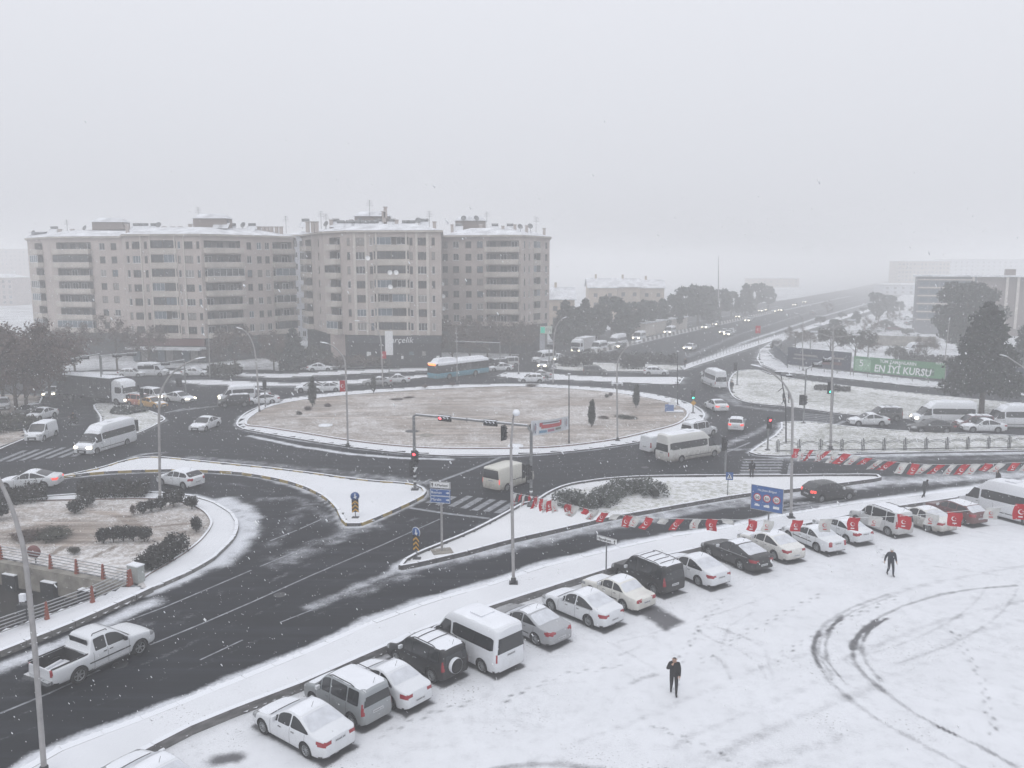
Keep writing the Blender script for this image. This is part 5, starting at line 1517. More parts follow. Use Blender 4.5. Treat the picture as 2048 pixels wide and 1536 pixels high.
def roof_clutter(r, spots, rn):
    for (x, y, z, kind) in spots:
        if kind == 'chimney':
            o = obj('chimney', MB().box((0, 0, .7), (.6, .6, 1.9)).box((0, 0, 1.7), (.8, .8, .14)), m_wall2, r, (x, y, z)); obj('chimney_snow', MB().box((0, 0, 1.8), (.78, .78, .07)), m_roofsnow, o)
        elif kind == 'pent':
            o = obj('roof_hut', MB().box((0, 0, 1.1), (6.5, 3.5, 2.8)), mat('hut_brown', (.20, .165, .15), .9, noise=.2), r, (x, y, z))
            obj('hut_roof', MB().add([(-3.6, -2.1, 2.5), (3.6, -2.1, 2.5), (3.6, 2.1, 2.5), (-3.6, 2.1, 2.5), (-2.4, 0, 3.5), (2.4, 0, 3.5)], [(0, 1, 5, 4), (1, 2, 5), (2, 3, 4, 5), (3, 0, 4), (3, 2, 1, 0)]), m_roofsnow, o)
        elif kind == 'solar':
            mb = MB(); M = Matrix.Rotation(R(35), 3, 'X')
            o = obj('solar_panel', mb.box((0, 0, .9), (1.9, 1.9, .08), M=M), m_roofsnow, r, (x, y, z))
            obj('water_tank', MB().lathe([(.001, -.7), (.3, -.7), (.3, .7), (.001, .7)][::-1], c=(0, .9, 1.75), n=10, axis='X').bar((-.6, .9, 0), (-.6, .9, 1.5), .06).bar((.6, .9, 0), (.6, .9, 1.5), .06), m_greymetal, o)
        elif kind == 'dish':
            mb = MB().lathe([(.001, .12), (.3, .08), (.55, -.06), (.6, -.12)], c=(0, 0, 0), n=14, axis='Y')
            o = obj('satellite_dish', mb, m_greymetal, r, (x, y, z + 1.6)); o.rotation_euler = (R(-25), 0, rn.uniform(-.6, .6))
            obj('dish_post', MB().bar((0, .1, -1.6), (0, .1, 0), .07), m_dark, o)
        elif kind == 'ant':
            mb = MB().bar((0, 0, 0), (0, 0, 3.4), .06)
            for k in range(4): mb.bar((-.7 + .1 * k, 0, 2.4 + .3 * k), (.7 - .1 * k, 0, 2.4 + .3 * k), .04)
            obj('aerial', mb, m_dark, r, (x, y, z))

# -- left apartment block
def E_(px, Y):
    w = W(px, 530, Y); return (w.x, w.y)
z1, fh1 = 4.7, 2.66
t1 = thing('apartment_building', 'long beige apartment block with stacked balconies, the left of the two', 'building', (0, 0, 0))
b1 = Block(t1, z1, fh1, 7, m_wall1, 3)
p0, p1_, pA_, p2_, p3_, p4_ = E_(58, 182), E_(103, 172), E_(247, 168), E_(252, 158), E_(403, 156), E_(588, 170)
b1.run(p0, p1_, [(.5, 5.2, 'bal')])
b1.run(p1_, pA_, [(.33, 8.6, 'bal'), (.72, 1.3, 'win'), (.88, 1.3, 'win')])
b1.run(pA_, p2_, [])
b1.run(p2_, p3_, [(.035, .6, 'slim'), (.15, 1.7, 'win'), (.275, .6, 'slim'), (.50, 5.4, 'log'), (.715, .6, 'slim'), (.84, 1.7, 'win'), (.965, .6, 'slim')], band=[(.21, .25), (.335, .25), (.66, .25), (.78, .25)])
b1.run(p3_, p4_, [(.22, 7.6, 'bal'), (.50, 1.0, 'win'), (.61, 1.0, 'win'), (.70, 1.0, 'win'), (.87, 4.6, 'bal')])
back = [E_(590, 188), E_(400, 174), E_(250, 184), E_(110, 192), E_(62, 200)]
b1.run(p4_, back[0], [(.5, 1.2, 'win')])
ring1 = [p0, p1_, pA_, p2_, p3_, p4_] + back
mb = MB(); zt1 = z1 + fh1 * 7 + .6
bk = [p4_] + back + [p0]
mb2 = MB()
for a, b in zip(bk[1:], bk[2:]): mb2.add([(*a, z1), (*b, z1), (*b, zt1), (*a, zt1)], [(0, 1, 2, 3)])
obj('rear_wall', mb2, m_wall1, t1)
inn = offset_poly(ring1, .5)
obj('ground_floor', MB().prism(inn, 0, z1 + .02), m_shopdark, t1)
rr = roof(t1, ring1, zt1, 1.5, 5.5)
rn = random.Random(4)
roof_clutter(rr, [(*E_(228, 180), zt1 + 1.1, 'pent'), (*E_(430, 166), zt1 + 1.1, 'pent'), (*E_(440, 164), zt1 + 1.3, 'solar'), (*E_(452, 164), zt1 + 1.3, 'solar')] + [(*E_(px, 170 + 12 * (px < 250)), zt1 + .5, 'chimney') for px in (125, 150, 195, 333, 350, 365, 470, 521, 530, 538, 546, 556, 565)] + [(*E_(402, 168), zt1 + 2.6, 'ant'), (*E_(90, 198), zt1 + .5, 'chimney'), (*E_(72, 200), zt1 + .6, 'dish'), (*E_(290, 166), zt1 + .8, 'solar')], rn)
roof_clutter(rr, [(*E_(px, 168 + 14 * (px < 250)), zt1 + .9, k_) for px, k_ in ((110,'solar'),(140,'ant'),(175,'dish'),(205,'solar'),(260,'chimney'),(275,'solar'),(310,'solar'),(322,'dish'),(385,'chimney'),(415,'chimney'),(465,'solar'),(490,'dish'),(505,'solar'),(575,'ant'))], rn)
# shop band on the left block
def fascia(root, a, b, z0, z1_, dep, m, name, out=.5):
    a, b = Vector(a), Vector(b); d = (b - a).normalized(); o_ = Vector((d.y, -d.x)) * out; c = (a + b) / 2 + o_ * .5
    return obj(name, MB().box((0, 0, (z0 + z1_) / 2), ((b - a).length - .1, dep, z1_ - z0)), m, root, (c.x, c.y, 0), math.atan2(d.y, d.x))
fascia(t1, p2_, p3_, 3.3, 4.6, .5, m_redband, 'shop_sign')
fascia(t1, p2_, p3_, 2.6, 3.05, 2.4, m_roofsnow, 'shop_canopy', 2.)
for i in range(9):
    a = Vector(p2_).lerp(Vector(p3_), (i + .5) / 9)
    obj('shopfront', MB().box((0, 0, 1.4), (1.3, .12, 2.4)), (m_pane3, m_pane2, m_pane)[i % 3], t1, (a.x, a.y - .1 + .4, 0), 0)
fascia(t1, p1_, pA_, 3.2, 4.5, .4, m_signband, 'shop_sign'); fascia(t1, p3_, p4_, 3.2, 4.5, .4, m_signband, 'shop_sign')
d3 = (Vector(p3_) - Vector(p2_)).normalized()

# -- right apartment block
t2 = thing('apartment_building', 'warm grey apartment block above the dark shop with white lettering', 'building', (0, 0, 0))
z2, fh2 = 5.8, 2.56
b2 = Block(t2, z2, fh2, 7, m_wall2, 8)
q0, q1, q2, q3 = E_(606, 172), E_(648, 156), E_(694, 151), E_(882, 150)
b2.run(q0, q1, [(.3, 5.5, 'bal'), (.78, .9, 'slim')])
b2.run(q1, q2, [(.5, 3.6, 'bal')])
b2.run(q2, q3, [(.02, .55, 'slim'), (.145, 1.9, 'win'), (.26, .6, 'slim'), (.475, 6.4, 'log'), (.685, .6, 'slim'), (.80, 1.9, 'win'), (.92, .6, 'slim')], band=[(.085, .5), (.205, .4), (.315, .3), (.635, .3), (.745, .4), (.86, .5)])
q4 = E_(884, 176); q5 = E_(1042, 172); q6 = E_(1099, 184)
b2.run(q3, q4, [])
b2.run(q4, q5, [(.04, 1.2, 'win'), (.18, 1.3, 'win'), (.34, 1.3, 'win'), (.485, 1.3, 'win'), (.77, 7.2, 'bal')])
b2.run(q5, q6, [(.12, .6, 'slim'), (.28, .6, 'slim'), (.55, 3.2, 'log'), (.88, 1.2, 'win')])
back = [E_(1095, 204), E_(880, 196), E_(610, 192)]
ring2 = [q0, q1, q2, q3, q4, q5, q6] + back
zt2 = z2 + fh2 * 7 + .6
mb2 = MB(); bk = [q6] + back + [q0]
for a, b in zip(bk, bk[1:]): mb2.add([(*a, z2), (*b, z2), (*b, zt2), (*a, zt2)], [(0, 1, 2, 3)])
obj('rear_wall', mb2, m_wall2, t2)
obj('ground_floor', MB().prism(offset_poly(ring2, .4), 0, z2 + .02), m_shopdark, t2)
roofA = roof(t2, [q0, q1, q2, q3, E_(884, 188), E_(610, 192)], zt2, 1.4, 5.0)
roofB = roof(t2, [E_(886, 175), q5, q6, E_(1095, 204), E_(886, 196)], zt2 - .02, 1.7, 6.)
roof_clutter(roofA, [(*E_(748, 164), zt2 + 1.0, 'pent'), (*E_(770, 158), zt2 + 2.4, 'chimney'), (*E_(773, 158), zt2 + 3.2, 'chimney'), (*E_(742, 160), zt2 + 3.0, 'ant'), (*E_(655, 166), zt2 + .6, 'dish'), (*E_(655, 162), zt2 + .6, 'ant')] + [(*E_(px, 155.5), zt2 + .4, 'solar') for px in (682, 700, 715, 728, 740, 750, 812, 824)] + [(*E_(px, 158), zt2 + .5, 'chimney') for px in (618, 628, 636, 692, 820, 870)], rn)
roof_clutter(roofB, [(*E_(942, 184), zt2 + 1.2, 'pent'), (*E_(928, 182), zt2 + 2.6, 'dish'), (*E_(953, 182), zt2 + 2.6, 'dish'), (*E_(974, 182), zt2 + 2.2, 'ant'), (*E_(1006, 178), zt2 + .6, 'chimney'), (*E_(1040, 178), zt2 + .6, 'dish'), (*E_(1053, 180), zt2 + .8, 'chimney'), (*E_(1060, 180), zt2 + .8, 'dish'), (*E_(1088, 184), zt2 + .4, 'chimney')], rn)
roof_clutter(roofA, [(*E_(px, 161), zt2 + 1.0, k_) for px, k_ in ((612,'solar'),(645,'ant'),(665,'chimney'),(672,'solar'),(705,'chimney'),(722,'dish'),(758,'solar'),(766,'ant'),(785,'solar'),(795,'chimney'),(838,'dish'),(850,'solar'),(860,'ant'))], rn)
roof_clutter(roofB, [(*E_(px, 180), zt2 + 1.0, k_) for px, k_ in ((905,'chimney'),(918,'solar'),(962,'chimney'),(990,'solar'),(1020,'solar'),(1030,'chimney'),(1072,'ant'))], rn)
sg = fascia(t2, q2, q3, 4.4, 5.75, .6, m_signband, 'shop_sign', .8)
a = Vector(q2).lerp(Vector(q3), .455)
lettering('arçelik', 1.55, m_signwhite, t2, (a.x, a.y - 1.1, 4.5), shear=.25, stretch=1.0, name='shop_lettering')
for i in range(8):
    a = Vector(q2).lerp(Vector(q3), (i + .5) / 8)
    o = obj('shopfront', MB().box((0, 0, 2.1), (1.9, .1, 3.9)), m_shopdark, t2, (a.x, a.y + .3, 0), 0)
    obj('display', MB().box((rn.uniform(-.4, .4), -.1, rn.uniform(.8, 2.6)), (rn.uniform(.3, .9), .06, rn.uniform(.3, .9))), (m_pane2, m_signwhite, m_pane3)[i % 3], o)
obj('corner_pillar', MB().box((0, 0, 2.9), (3.4, 1.0, 5.8)), m_pinkish, t2, (*E_(676, 153.0), 0))
fascia(t2, q4, q5, 4.0, 5.2, .5, m_signband, 'shop_sign')
for px, fl in ((736, 5), (780, 4), (792, 4), (780, 3), (886, 2), (886, 1), (884, 3)):
    Y = 149.2 if px < 880 else 173
    x, y = E_(px, Y); o = obj('satellite_dish', MB().lathe([(.001, .1), (.25, .06), (.42, -.05), (.46, -.1)], n=12, axis='Y'), m_signwhite, t2, (x, y - .3, z2 + fh2 * fl + 1.1)); o.rotation_euler = (R(-20), 0, .4)

# -- block between and behind
def simple_block(name, label, px0, px1, Y, ztop, wall, nf, ncol, depth=14, z0=0., winw=1.3, snow=True, seed=1, skew=0.):
    t = thing(name, label, 'building', (0, 0, 0))
    a, b = E_(px0, Y), E_(px1, Y + skew)
    fh = (ztop - z0 - .6) / nf
    bl = Block(t, z0, fh, nf, wall, seed)
    L = (Vector(b) - Vector(a)).length
    bl.run(a, b, [((i + .5) / ncol, min(winw, L / ncol * .6), 'win') for i in range(ncol)])
    d = (Vector(b) - Vector(a)).normalized(); bk = Vector((-d.y, d.x)) * depth
    c, e = tuple(Vector(b) + bk), tuple(Vector(a) + bk)
    mb = MB()
    for u, v in ((b, c), (c, e), (e, a)): mb.add([(*u, z0), (*v, z0), (*v, ztop), (*u, ztop)], [(0, 1, 2, 3)])
    obj('side_wall', mb, wall, t)
    return t, [a, b, c, e]
tb, rg = simple_block('apartment_building', 'pale blue-white block seen in the gap between the two apartment blocks', 574, 622, 205, 25.5, m_bluegrey, 9, 4, seed=5)
roof(tb, rg, 25.5, 1., 4.)
for i, (a, b, Y, zt, nf, nc, lab) in enumerate(((-130, 22, 380, 12.5, 5, 12, 'grey block with snowy roof at the left edge of the view'), (-60, 62, 620, 30, 10, 14, 'tall foggy block rising behind the left edge block'))):
    tb, rg = simple_block('apartment_building', lab, a, b, Y, zt, m_pinkish, nf, nc, seed=20 + i); roof(tb, rg, zt, 1.6, 5.)

# -- gabled row houses beyond the trees
def gabled(label, px0, px1, Y, z_e, z_r, wall, depth=11, group='gabled row houses in the fog'):
    a, b = Vector(E_(px0, Y)), Vector(E_(px1, Y))
    t = thing('row_house', label, 'house', (0, 0, 0), group=group)
    w = b.x - a.x
    mb = MB().box((a.x + w / 2, Y + depth / 2, z_e / 2), (w, depth, z_e))
    mb.add([(a.x, Y, z_e), (a.x, Y + depth, z_e), (a.x, Y + depth / 2, z_r - .2), (b.x, Y, z_e), (b.x, Y + depth, z_e), (b.x, Y + depth / 2, z_r - .2)], [(0, 2, 1), (3, 4, 5)])
    obj('wall', mb, wall, t)
    o = .6
    mb = MB()
    mb.add([(a.x - o, Y - o, z_e - .1), (b.x + o, Y - o, z_e - .1), (b.x + o, Y + depth / 2, z_r), (a.x - o, Y + depth / 2, z_r), (a.x - o, Y + depth + o, z_e - .1), (b.x + o, Y + depth + o, z_e - .1)], [(0, 1, 2, 3), (3, 2, 5, 4)])
    mb.add([(a.x - o, Y - o, z_e - .35), (b.x + o, Y - o, z_e - .35), (b.x + o, Y - o, z_e - .1), (a.x - o, Y - o, z_e - .1)], [(0, 1, 2, 3)])
    r_ = obj('roof', mb, m_roofsnow, t)
    obj('chimney', MB().box((a.x + w * .3, Y + depth / 2, z_r + .4), (.7, .7, 1.8)), wall, r_)
    for fl in range(2):
        for k in range(max(1, int(w / 3.4))):
            fm, pm_ = window_mesh(1.3, 1.3, 0)
            o_ = obj('window', fm, None, t, (a.x + w * (k + .5) / max(1, int(w / 3.4)), Y - .05, 1.4 + fl * 3.2 + (z_e - 8)), 0); obj('pane', pm_, None, o_)
    return t
m_tan = mat('render_tan', (.40, .33, .26), .9, noise=.1, nscale=.4)
gabled('tan house with snowy gable roof just right of the apartment block', 1098, 1150, 236, 9.0, 12.2, m_tan)
gabled('first of the joined tan houses behind the dark conifers', 1178, 1235, 285, 11.0, 14.0, m_tan)
gabled('second of the joined tan houses behind the dark conifers', 1236, 1282, 294, 11.0, 13.8, m_tan)
gabled('third and last joined tan house before the foggy trees', 1283, 1330, 304, 10.4, 13.2, m_tan)
# -- low sheds by the far queue
t = thing('shed', 'low pale shed with flat snowy roof beside the far queue', 'shed', (0, 0, 0))
a, b = G(1258, 672), G(1345, 656)
obj('wall', MB().bar((a.x, a.y, 1.7), (b.x, b.y, 1.7), 9, 3.4), m_band, t); obj('roof', MB().bar((a.x, a.y, 3.55), (b.x, b.y, 3.55), 9.6, .3), m_roofsnow, t)
t = thing('shed', 'small roofed stall behind the low pale shed', 'shed', (0, 0, 0))
a, b = G(1288, 646), G(1338, 640)
obj('wall', MB().bar((a.x, a.y, 1.6), (b.x, b.y, 1.6), 8, 3.2), m_band, t); obj('roof', MB().bar((a.x, a.y, 3.5), (b.x, b.y, 3.5), 9.6, .4), m_roofsnow, t)

# -- modern dark building at right with pale stripes
Yb = 225
a = Vector(E_(1838, Yb)); zt = W(1838, 553, Yb).z
t = thing('office_building', 'dark modern building with pale horizontal stripes behind the big tree', 'building', (a.x, a.y, 0), R(-24))
m_clad = mat('grey_cladding', (.13, .135, .15), .6, noise=.15, nscale=.3); m_clad2 = mat('brown_cladding', (.17, .135, .125), .6, noise=.15, nscale=.3)
obj('wall', MB().box((7, 10, zt / 2), (14, 20, zt)), m_clad, t)
obj('wall_wing', MB().box((14 + 25.5, 11, zt / 2 - .1), (51, 20, zt - .2)), m_clad2, t)
for k in range(6):
    z = zt - .8 - 2.15 * k; obj('stripe', MB().box((6.6, -.1, z), (13, .3, .34)), m_band, t)
    if k < 5:
        for j in range(5): obj('window', MB().box((1.6 + 2.5 * j, -.03, z - 1.05), (2.1, .12, 1.15)), m_pane3, t)
obj('coping', MB().box((32, 5, zt + .2), (66, 12, .4)), m_roofsnow, t)
for x in (13.2, 21, 23.5): obj('pilaster', MB().box((x, -.1, zt / 2 + 1), (.6, .5, zt - 2)), m_band, t)
obj('slanted_column', MB().bar((33, -.6, zt - .2), (30.4, -.6, zt - 8.5), .7), m_band, t)
obj('roof_plant', MB().box((22, 5, zt + .9), (2.4, 2, 2.2)), m_clad2, t)
for i, (a_, b_, Y, zt_, nf, nc, lab) in enumerate(((1796, 1900, 620, 21., 7, 14, 'foggy pale block behind the striped modern building'), (1885, 2060, 720, 23., 7, 16, 'farther foggy block on the right skyline'), (1500, 1600, 700, 7, 2, 8, 'low pale building in the fog beside the far main road'), (1770,1850,520,6.,2,5,'low foggy building beyond the snowy yard'))):
    tb, rg = simple_block('distant_building', lab, a_, b_, Y, zt_, m_bluegrey if i % 2 else m_tan, nf, nc, seed=40 + i, winw=1.6); roof(tb, rg, zt_, .8, 4.)
# ------------------------------------------------------------------ vegetation
m_pine = mat('conifer_needles', (.024, .032, .024), .9, noise=.45, nscale=1.2)
m_pine2 = mat('conifer_needles_far', (.030, .038, .033), .9, noise=.4, nscale=1.)
m_cyp = mat('cypress_green', (.030, .036, .026), .9, noise=.4, nscale=3)
m_brownleaf = mat('withered_leaves', (.10, .072, .062), .9, noise=.45, nscale=1.5)
m_olive = mat('olive_leaves', (.050, .050, .036), .9, noise=.4, nscale=1.5)
m_hedge = mat('clipped_hedge', (.030, .030, .026), .9, noise=.45, nscale=5, snow=.12)
m_hedge2 = mat('frosted_hedge', (.075, .085, .075), .9, noise=.4, nscale=5, snow=.30)
m_bark = mat('bark', (.075, .058, .048), .95, noise=.35, nscale=6)
def leaves(pts, size, seed=0, flat=.4):
    """many leaf-sized quads at points"""
    r = np.random.default_rng(seed); n = len(pts)
    a = r.normal(size=(n, 3)); a /= np.linalg.norm(a, axis=1)[:, None]
    b = np.cross(a, r.normal(size=(n, 3))); b /= np.linalg.norm(b, axis=1)[:, None]
    s = size * r.uniform(.55, 1.35, n)[:, None]
    P = np.asarray(pts)
    v = np.stack([P - a * s - b * s * flat * .4, P + b * s * flat, P + a * s, P - b * s * flat], 1).reshape(-1, 3)
    return v
def leaf_mesh(name, pts, size, seed=0, flat=.5):
    v = leaves(pts, size, seed, flat).astype(np.float32); n = len(v) // 4
    me = bpy.data.meshes.new(name); me.vertices.add(n * 4); me.loops.add(n * 4); me.polygons.add(n)
    me.vertices.foreach_set('co', v.ravel()); me.loops.foreach_set('vertex_index', np.arange(n * 4, dtype=np.int32))
    me.polygons.foreach_set('loop_start', np.arange(0, n * 4, 4, dtype=np.int32)); me.update(calc_edges=True)
    return me
def clumps(centers, radii, n, seed=0, shell=.55):
    r = np.random.default_rng(seed); C = np.asarray(centers, float); Rr = np.asarray(radii, float)
    if Rr.ndim == 1: Rr = np.repeat(Rr[:, None], 3, 1)
    w = (Rr.prod(1)) ** (2 / 3); k = r.choice(len(C), n, p=w / w.sum())
    d = r.normal(size=(n, 3)); d /= np.linalg.norm(d, axis=1)[:, None]
    rad = (shell + (1 - shell) * r.random(n)) * (1 + .12 * r.normal(size=n))
    return C[k] + d * rad[:, None] * Rr[k]
def limb_mesh(H, crown_r, seed, trunk_r=.16, n_limb=9, z0=.35, lean=0., spread=.8, up=.5):
    r = random.Random(seed); mb = MB()
    top = (lean * H, 0, H * .9)
    mb.tube([(0, 0, -.1), (lean * H * .2, .05, H * .3), (lean * H * .6, -.04, H * .6), top], [trunk_r * 1.25, trunk_r, trunk_r * .6, trunk_r * .15], 8)
    tips = []
    for i in range(n_limb):
        t = z0 + (1 - z0) * (i + .5) / n_limb * .85; a = i * 2.4 + r.uniform(-.4, .4)
        p = Vector((lean * H * t, 0, H * t * .95)); L = crown_r * spread * r.uniform(.6, 1.1) * (1.15 - .5 * t)
        d = Vector((math.cos(a), math.sin(a), up * r.uniform(.5, 1.3)))
        m_ = p + d * L * .5 + Vector((0, 0, .1 * L)); e = p + d * L
        mb.tube([p, m_, e], [trunk_r * .45, trunk_r * .28, trunk_r * .08], 5, caps=False)
        for k in range(3):
            q = m_.lerp(e, r.random()); d2 = (d + Vector((r.uniform(-.8, .8), r.uniform(-.8, .8), r.uniform(-.2, .8)))).normalized()
            e2 = q + d2 * L * .45; mb.tube([q, e2], [trunk_r * .16, trunk_r * .04], 4, caps=False); tips.append(e2)
        tips.append(e)
    return mb, tips
def tree_proto(kind, seed):
    r = random.Random(seed); nr = np.random.default_rng(seed)
    if kind == 'pine':       # broad dark pine, 14 m
        mb, tips = limb_mesh(13, 5, seed, .3, 12, .2)
        C, Rd = [], []
        for i in range(80):
            t = r.random(); z = 3.0 + 10.0 * t; rad = 5.6 * math.sqrt(max(.05, 1 - ((z - 8.) / 6.2) ** 2)); a = r.uniform(0, 6.28); q = rad * math.sqrt(r.random()) * .92
            C.append((q * math.cos(a), q * math.sin(a), z)); k = r.uniform(.9, 1.8); Rd.append((k, k, k * .75))
        pts = clumps(C, Rd, 15000, seed); return mb, leaf_mesh('crown', pts, .34, seed), m_pine2
    if kind == 'cypress_tall':  # conical, 11 m
        mb, tips = limb_mesh(11, 1.5, seed, .24, 8, .15)
        C, Rd = [], []
        for i in range(60):
            t = i / 60; z = 2.9 + 8.9 * t + r.uniform(-.3, .3); rad = (3.6 * (1 - t) ** .8 + .15) * r.uniform(.75, 1.1); a = i * 2.4; q = rad * .72
            C.append((q * math.cos(a), q * math.sin(a), z)); k = .45 + .34 * rad; Rd.append((k, k, k * .62))
        pts = clumps(C, Rd, 9500, seed); return mb, leaf_mesh('crown', pts, .3, seed), m_pine
    if kind == 'conifer':    # far conifers, 10 m
        mb, tips = limb_mesh(9, 2, seed, .2, 6, .15)
        C, Rd = [], []
        for i in range(26):
            t = i / 26; z = 1.4 + 8.8 * t; rad = 2.9 * (1 - t) ** .75 + .25; a = r.uniform(0, 6.28); q = rad * .6
            C.append((q * math.cos(a), q * math.sin(a), z)); k = .55 + .4 * rad; Rd.append((k, k, k * .8))
        pts = clumps(C, Rd, 3200, seed); return mb, leaf_mesh('crown', pts, .42, seed), m_pine2
    if kind == 'round':      # rounded dark tree
        mb, tips = limb_mesh(8, 3, seed, .2, 8, .25)
        C, Rd = [], []
        for i in range(24):
            z = r.uniform(2.5, 8.5); rad = 3. * math.sqrt(max(.05, 1 - ((z - 5.5) / 3.6) ** 2)); a = r.uniform(0, 6.28); q = rad * r.random() ** .5
            C.append((q * math.cos(a), q * math.sin(a), z)); k = r.uniform(.7, 1.3); Rd.append((k, k, k * .8))
        pts = clumps(C, Rd, 3200, seed); return mb, leaf_mesh('crown', pts, .4, seed), m_pine2
    if kind == 'bare':       # mostly bare with withered leaves and twigs
        mb, tips = limb_mesh(8.5, 4.2, seed, .17, 13, .22, spread=1.0, up=.75)
        for p in list(tips):
            for k in range(5):
                d = Vector((r.uniform(-1, 1), r.uniform(-1, 1), r.uniform(-.1, 1.2))); mb.tube([p, p + d * .9], [.03, .012], 3, caps=False)
        C = [tuple(p) for p in tips]; pts = clumps(C, [1.25] * len(C), 2600, seed, .1)
        return mb, leaf_mesh('crown', pts, .17, seed), m_brownleaf
    if kind == 'dense_brown':
        mb, tips = limb_mesh(9.5, 4.5, seed, .2, 14, .2, spread=1.0, up=.7)
        C = [tuple(p) for p in tips]; pts = clumps(C, [1.5] * len(C), 6200, seed, .1)
        return mb, leaf_mesh('crown', pts, .24, seed), m_brownleaf
    if kind == 'olive':
        mb, tips = limb_mesh(5.5, 3., seed, .15, 10, .25, spread=1.0, up=.6)
        C = [tuple(p) for p in tips]; pts = clumps(C, [1.1] * len(C), 2400, seed, .15)
        return mb, leaf_mesh('crown', pts, .24, seed), m_olive
    if kind == 'sapling':    # slim young cypress 2.6 m
        mb = MB().tube([(0, 0, -.05), (.02, 0, 2.3)], [.05, .015], 6)
        C, Rd = [], []
        for i in range(26):
            t = i / 26; z = .55 + 2.25 * t; rad = .34 * math.sin(math.pi * min(1, .12 + .86 * t ** .75)) ** .8 + .02; a = r.uniform(0, 6.28); q = rad * .55
            C.append((q * math.cos(a) + .05 * math.sin(i * 2.1), q * math.sin(a), z)); k = .12 + .4 * rad; Rd.append((k, k, k * 1.5))
        pts = clumps(C, Rd, 2600, seed, .3); return mb, leaf_mesh('crown', pts, .085, seed), m_cyp
PROTO = {}
def tree(kind, name, label, cat, x, y, h=1., group=None, rz=None, variant=0, z=0.):
    key = (kind, variant)
    if key not in PROTO:
        mb, crown, cm = tree_proto(kind, 100 + 17 * variant + len(kind))
        crown.materials.append(cm); tm = mb.mesh('trunk'); tm.materials.append(m_bark); PROTO[key] = (tm, crown)
    tm, cr = PROTO[key]
    t = thing(name, label, cat, (x, y, z), rz if rz is not None else random.uniform(0, 6.28), group)
    t.scale = (h, h, h)
    obj('trunk', tm, None, t); obj('crown', cr, None, t)
    return t
def tree_px(kind, name, label, cat, px, py, top=None, base_h=10., z=0., **kw):
    g = G(px, py, z)
    h = 1. if top is None else height_at(g, px, top) / base_h
    return tree(kind, name, label, cat, g.x, g.y, h, z=z, **kw)
HN = {'pine': 13.6, 'cypress_tall': 12., 'conifer': 10.4, 'round': 9.3, 'bare': 9.5, 'dense_brown': 10.8, 'olive': 6.8, 'sapling': 2.95}
# the big pair at right
tree_px('cypress_tall', 'conifer_tree', 'dark conifer with bare lower trunk standing behind the street queue', 'tree', 1962, 832, 598, 12.3, rz=.4)
w = G(1926, 722); tree('pine', 'pine_tree', 'broad dark pine towering behind the conifer at right', 'tree', w.x, w.y, height_at(w, 1926, 566) / 13.6, rz=2.)
w = G(2085, 770); tree('pine', 'pine_tree', 'dark pine cut by the right edge beside the broad pine', 'tree', w.x, w.y, .72, rz=4.)
# row of conifers between the apartment block and the main road
for i, (px, py, top, kd) in enumerate(((1128,690,600,'conifer'),(1150,688,612,'round'),(1172,686,596,'conifer'),(1198,682,608,'round'),(1222,680,592,'round'),(1245,676,600,'conifer'),(1270,672,604,'round'),(1296,668,600,'round'),(1322,664,596,'conifer'),(1345,660,590,'round'),(1372,654,574,'round'),(1395,650,570,'round'),(1418,645,572,'conifer'),(1440,640,578,'round'),(1462,634,582,'round'),(1490,628,566,'conifer'),(1512,622,566,'round'),(1536,617,572,'round'))):
    tree_px(kd, 'conifer_tree' if kd == 'conifer' else 'evergreen_tree', ('pointed ' if kd == 'conifer' else 'rounded ') + ('dark tree, %s from the apartment block in the main road row' % ORD[i]), 'tree', px, py, top, HN[kd], variant=i % 2, group='dark tree row along the main road')
# brown mass at left and trees before the shops
for i, (px, py, top, kd) in enumerate(((34,832,655,'dense_brown'),(54,832,668,'dense_brown'),(8,812,662,'dense_brown'),(100,800,668,'dense_brown'),(118,782,676,'bare'))):
    tree_px(kd, 'withered_tree', ('brown withered tree in the clump at the left edge', 'slanting brown tree beside the small white van', 'brown tree cut by the left edge', 'brown tree over the car with headlamps', 'thin bare tree at the right end of the left clump')[i], 'tree', px, py, top, HN[kd], variant=i % 2, group='brown trees at the left edge')
lab = ['bare tree before the beige block, left of the gantry', 'bare tree between the gantry posts', 'leafless tree by the red shop band', 'bare tree in front of the white canopy', 'brown tree at the corner of the left block', 'bushy brown tree left of the dark shop', 'dark tree before the gap between the blocks', 'olive tree beside the curved lamp post', 'bare tree at the left end of the dark shop', 'brown tree under the wing balconies', 'bare tree right of the dark shop', 'bare tree before the set-back wing', 'brown tree beside the bank sign', 'bare tree near the white minibus']
for i, (px, py, top, kd) in enumerate(((150,742,645,'bare'),(235,742,640,'bare'),(300,740,650,'bare'),(428,742,690,'bare'),(470,742,655,'dense_brown'),(548,742,668,'dense_brown'),(590,742,655,'conifer'),(632,740,690,'olive'),(560,742,690,'olive'),(905,728,640,'dense_brown'),(940,726,648,'bare'),(975,722,642,'dense_brown'),(1020,716,640,'bare'),(1052,710,648,'dense_brown'))):
    tree_px(kd, 'street_tree', lab[i], 'tree', px, py, top, HN[kd], variant=i % 2, group='street trees before the blocks')
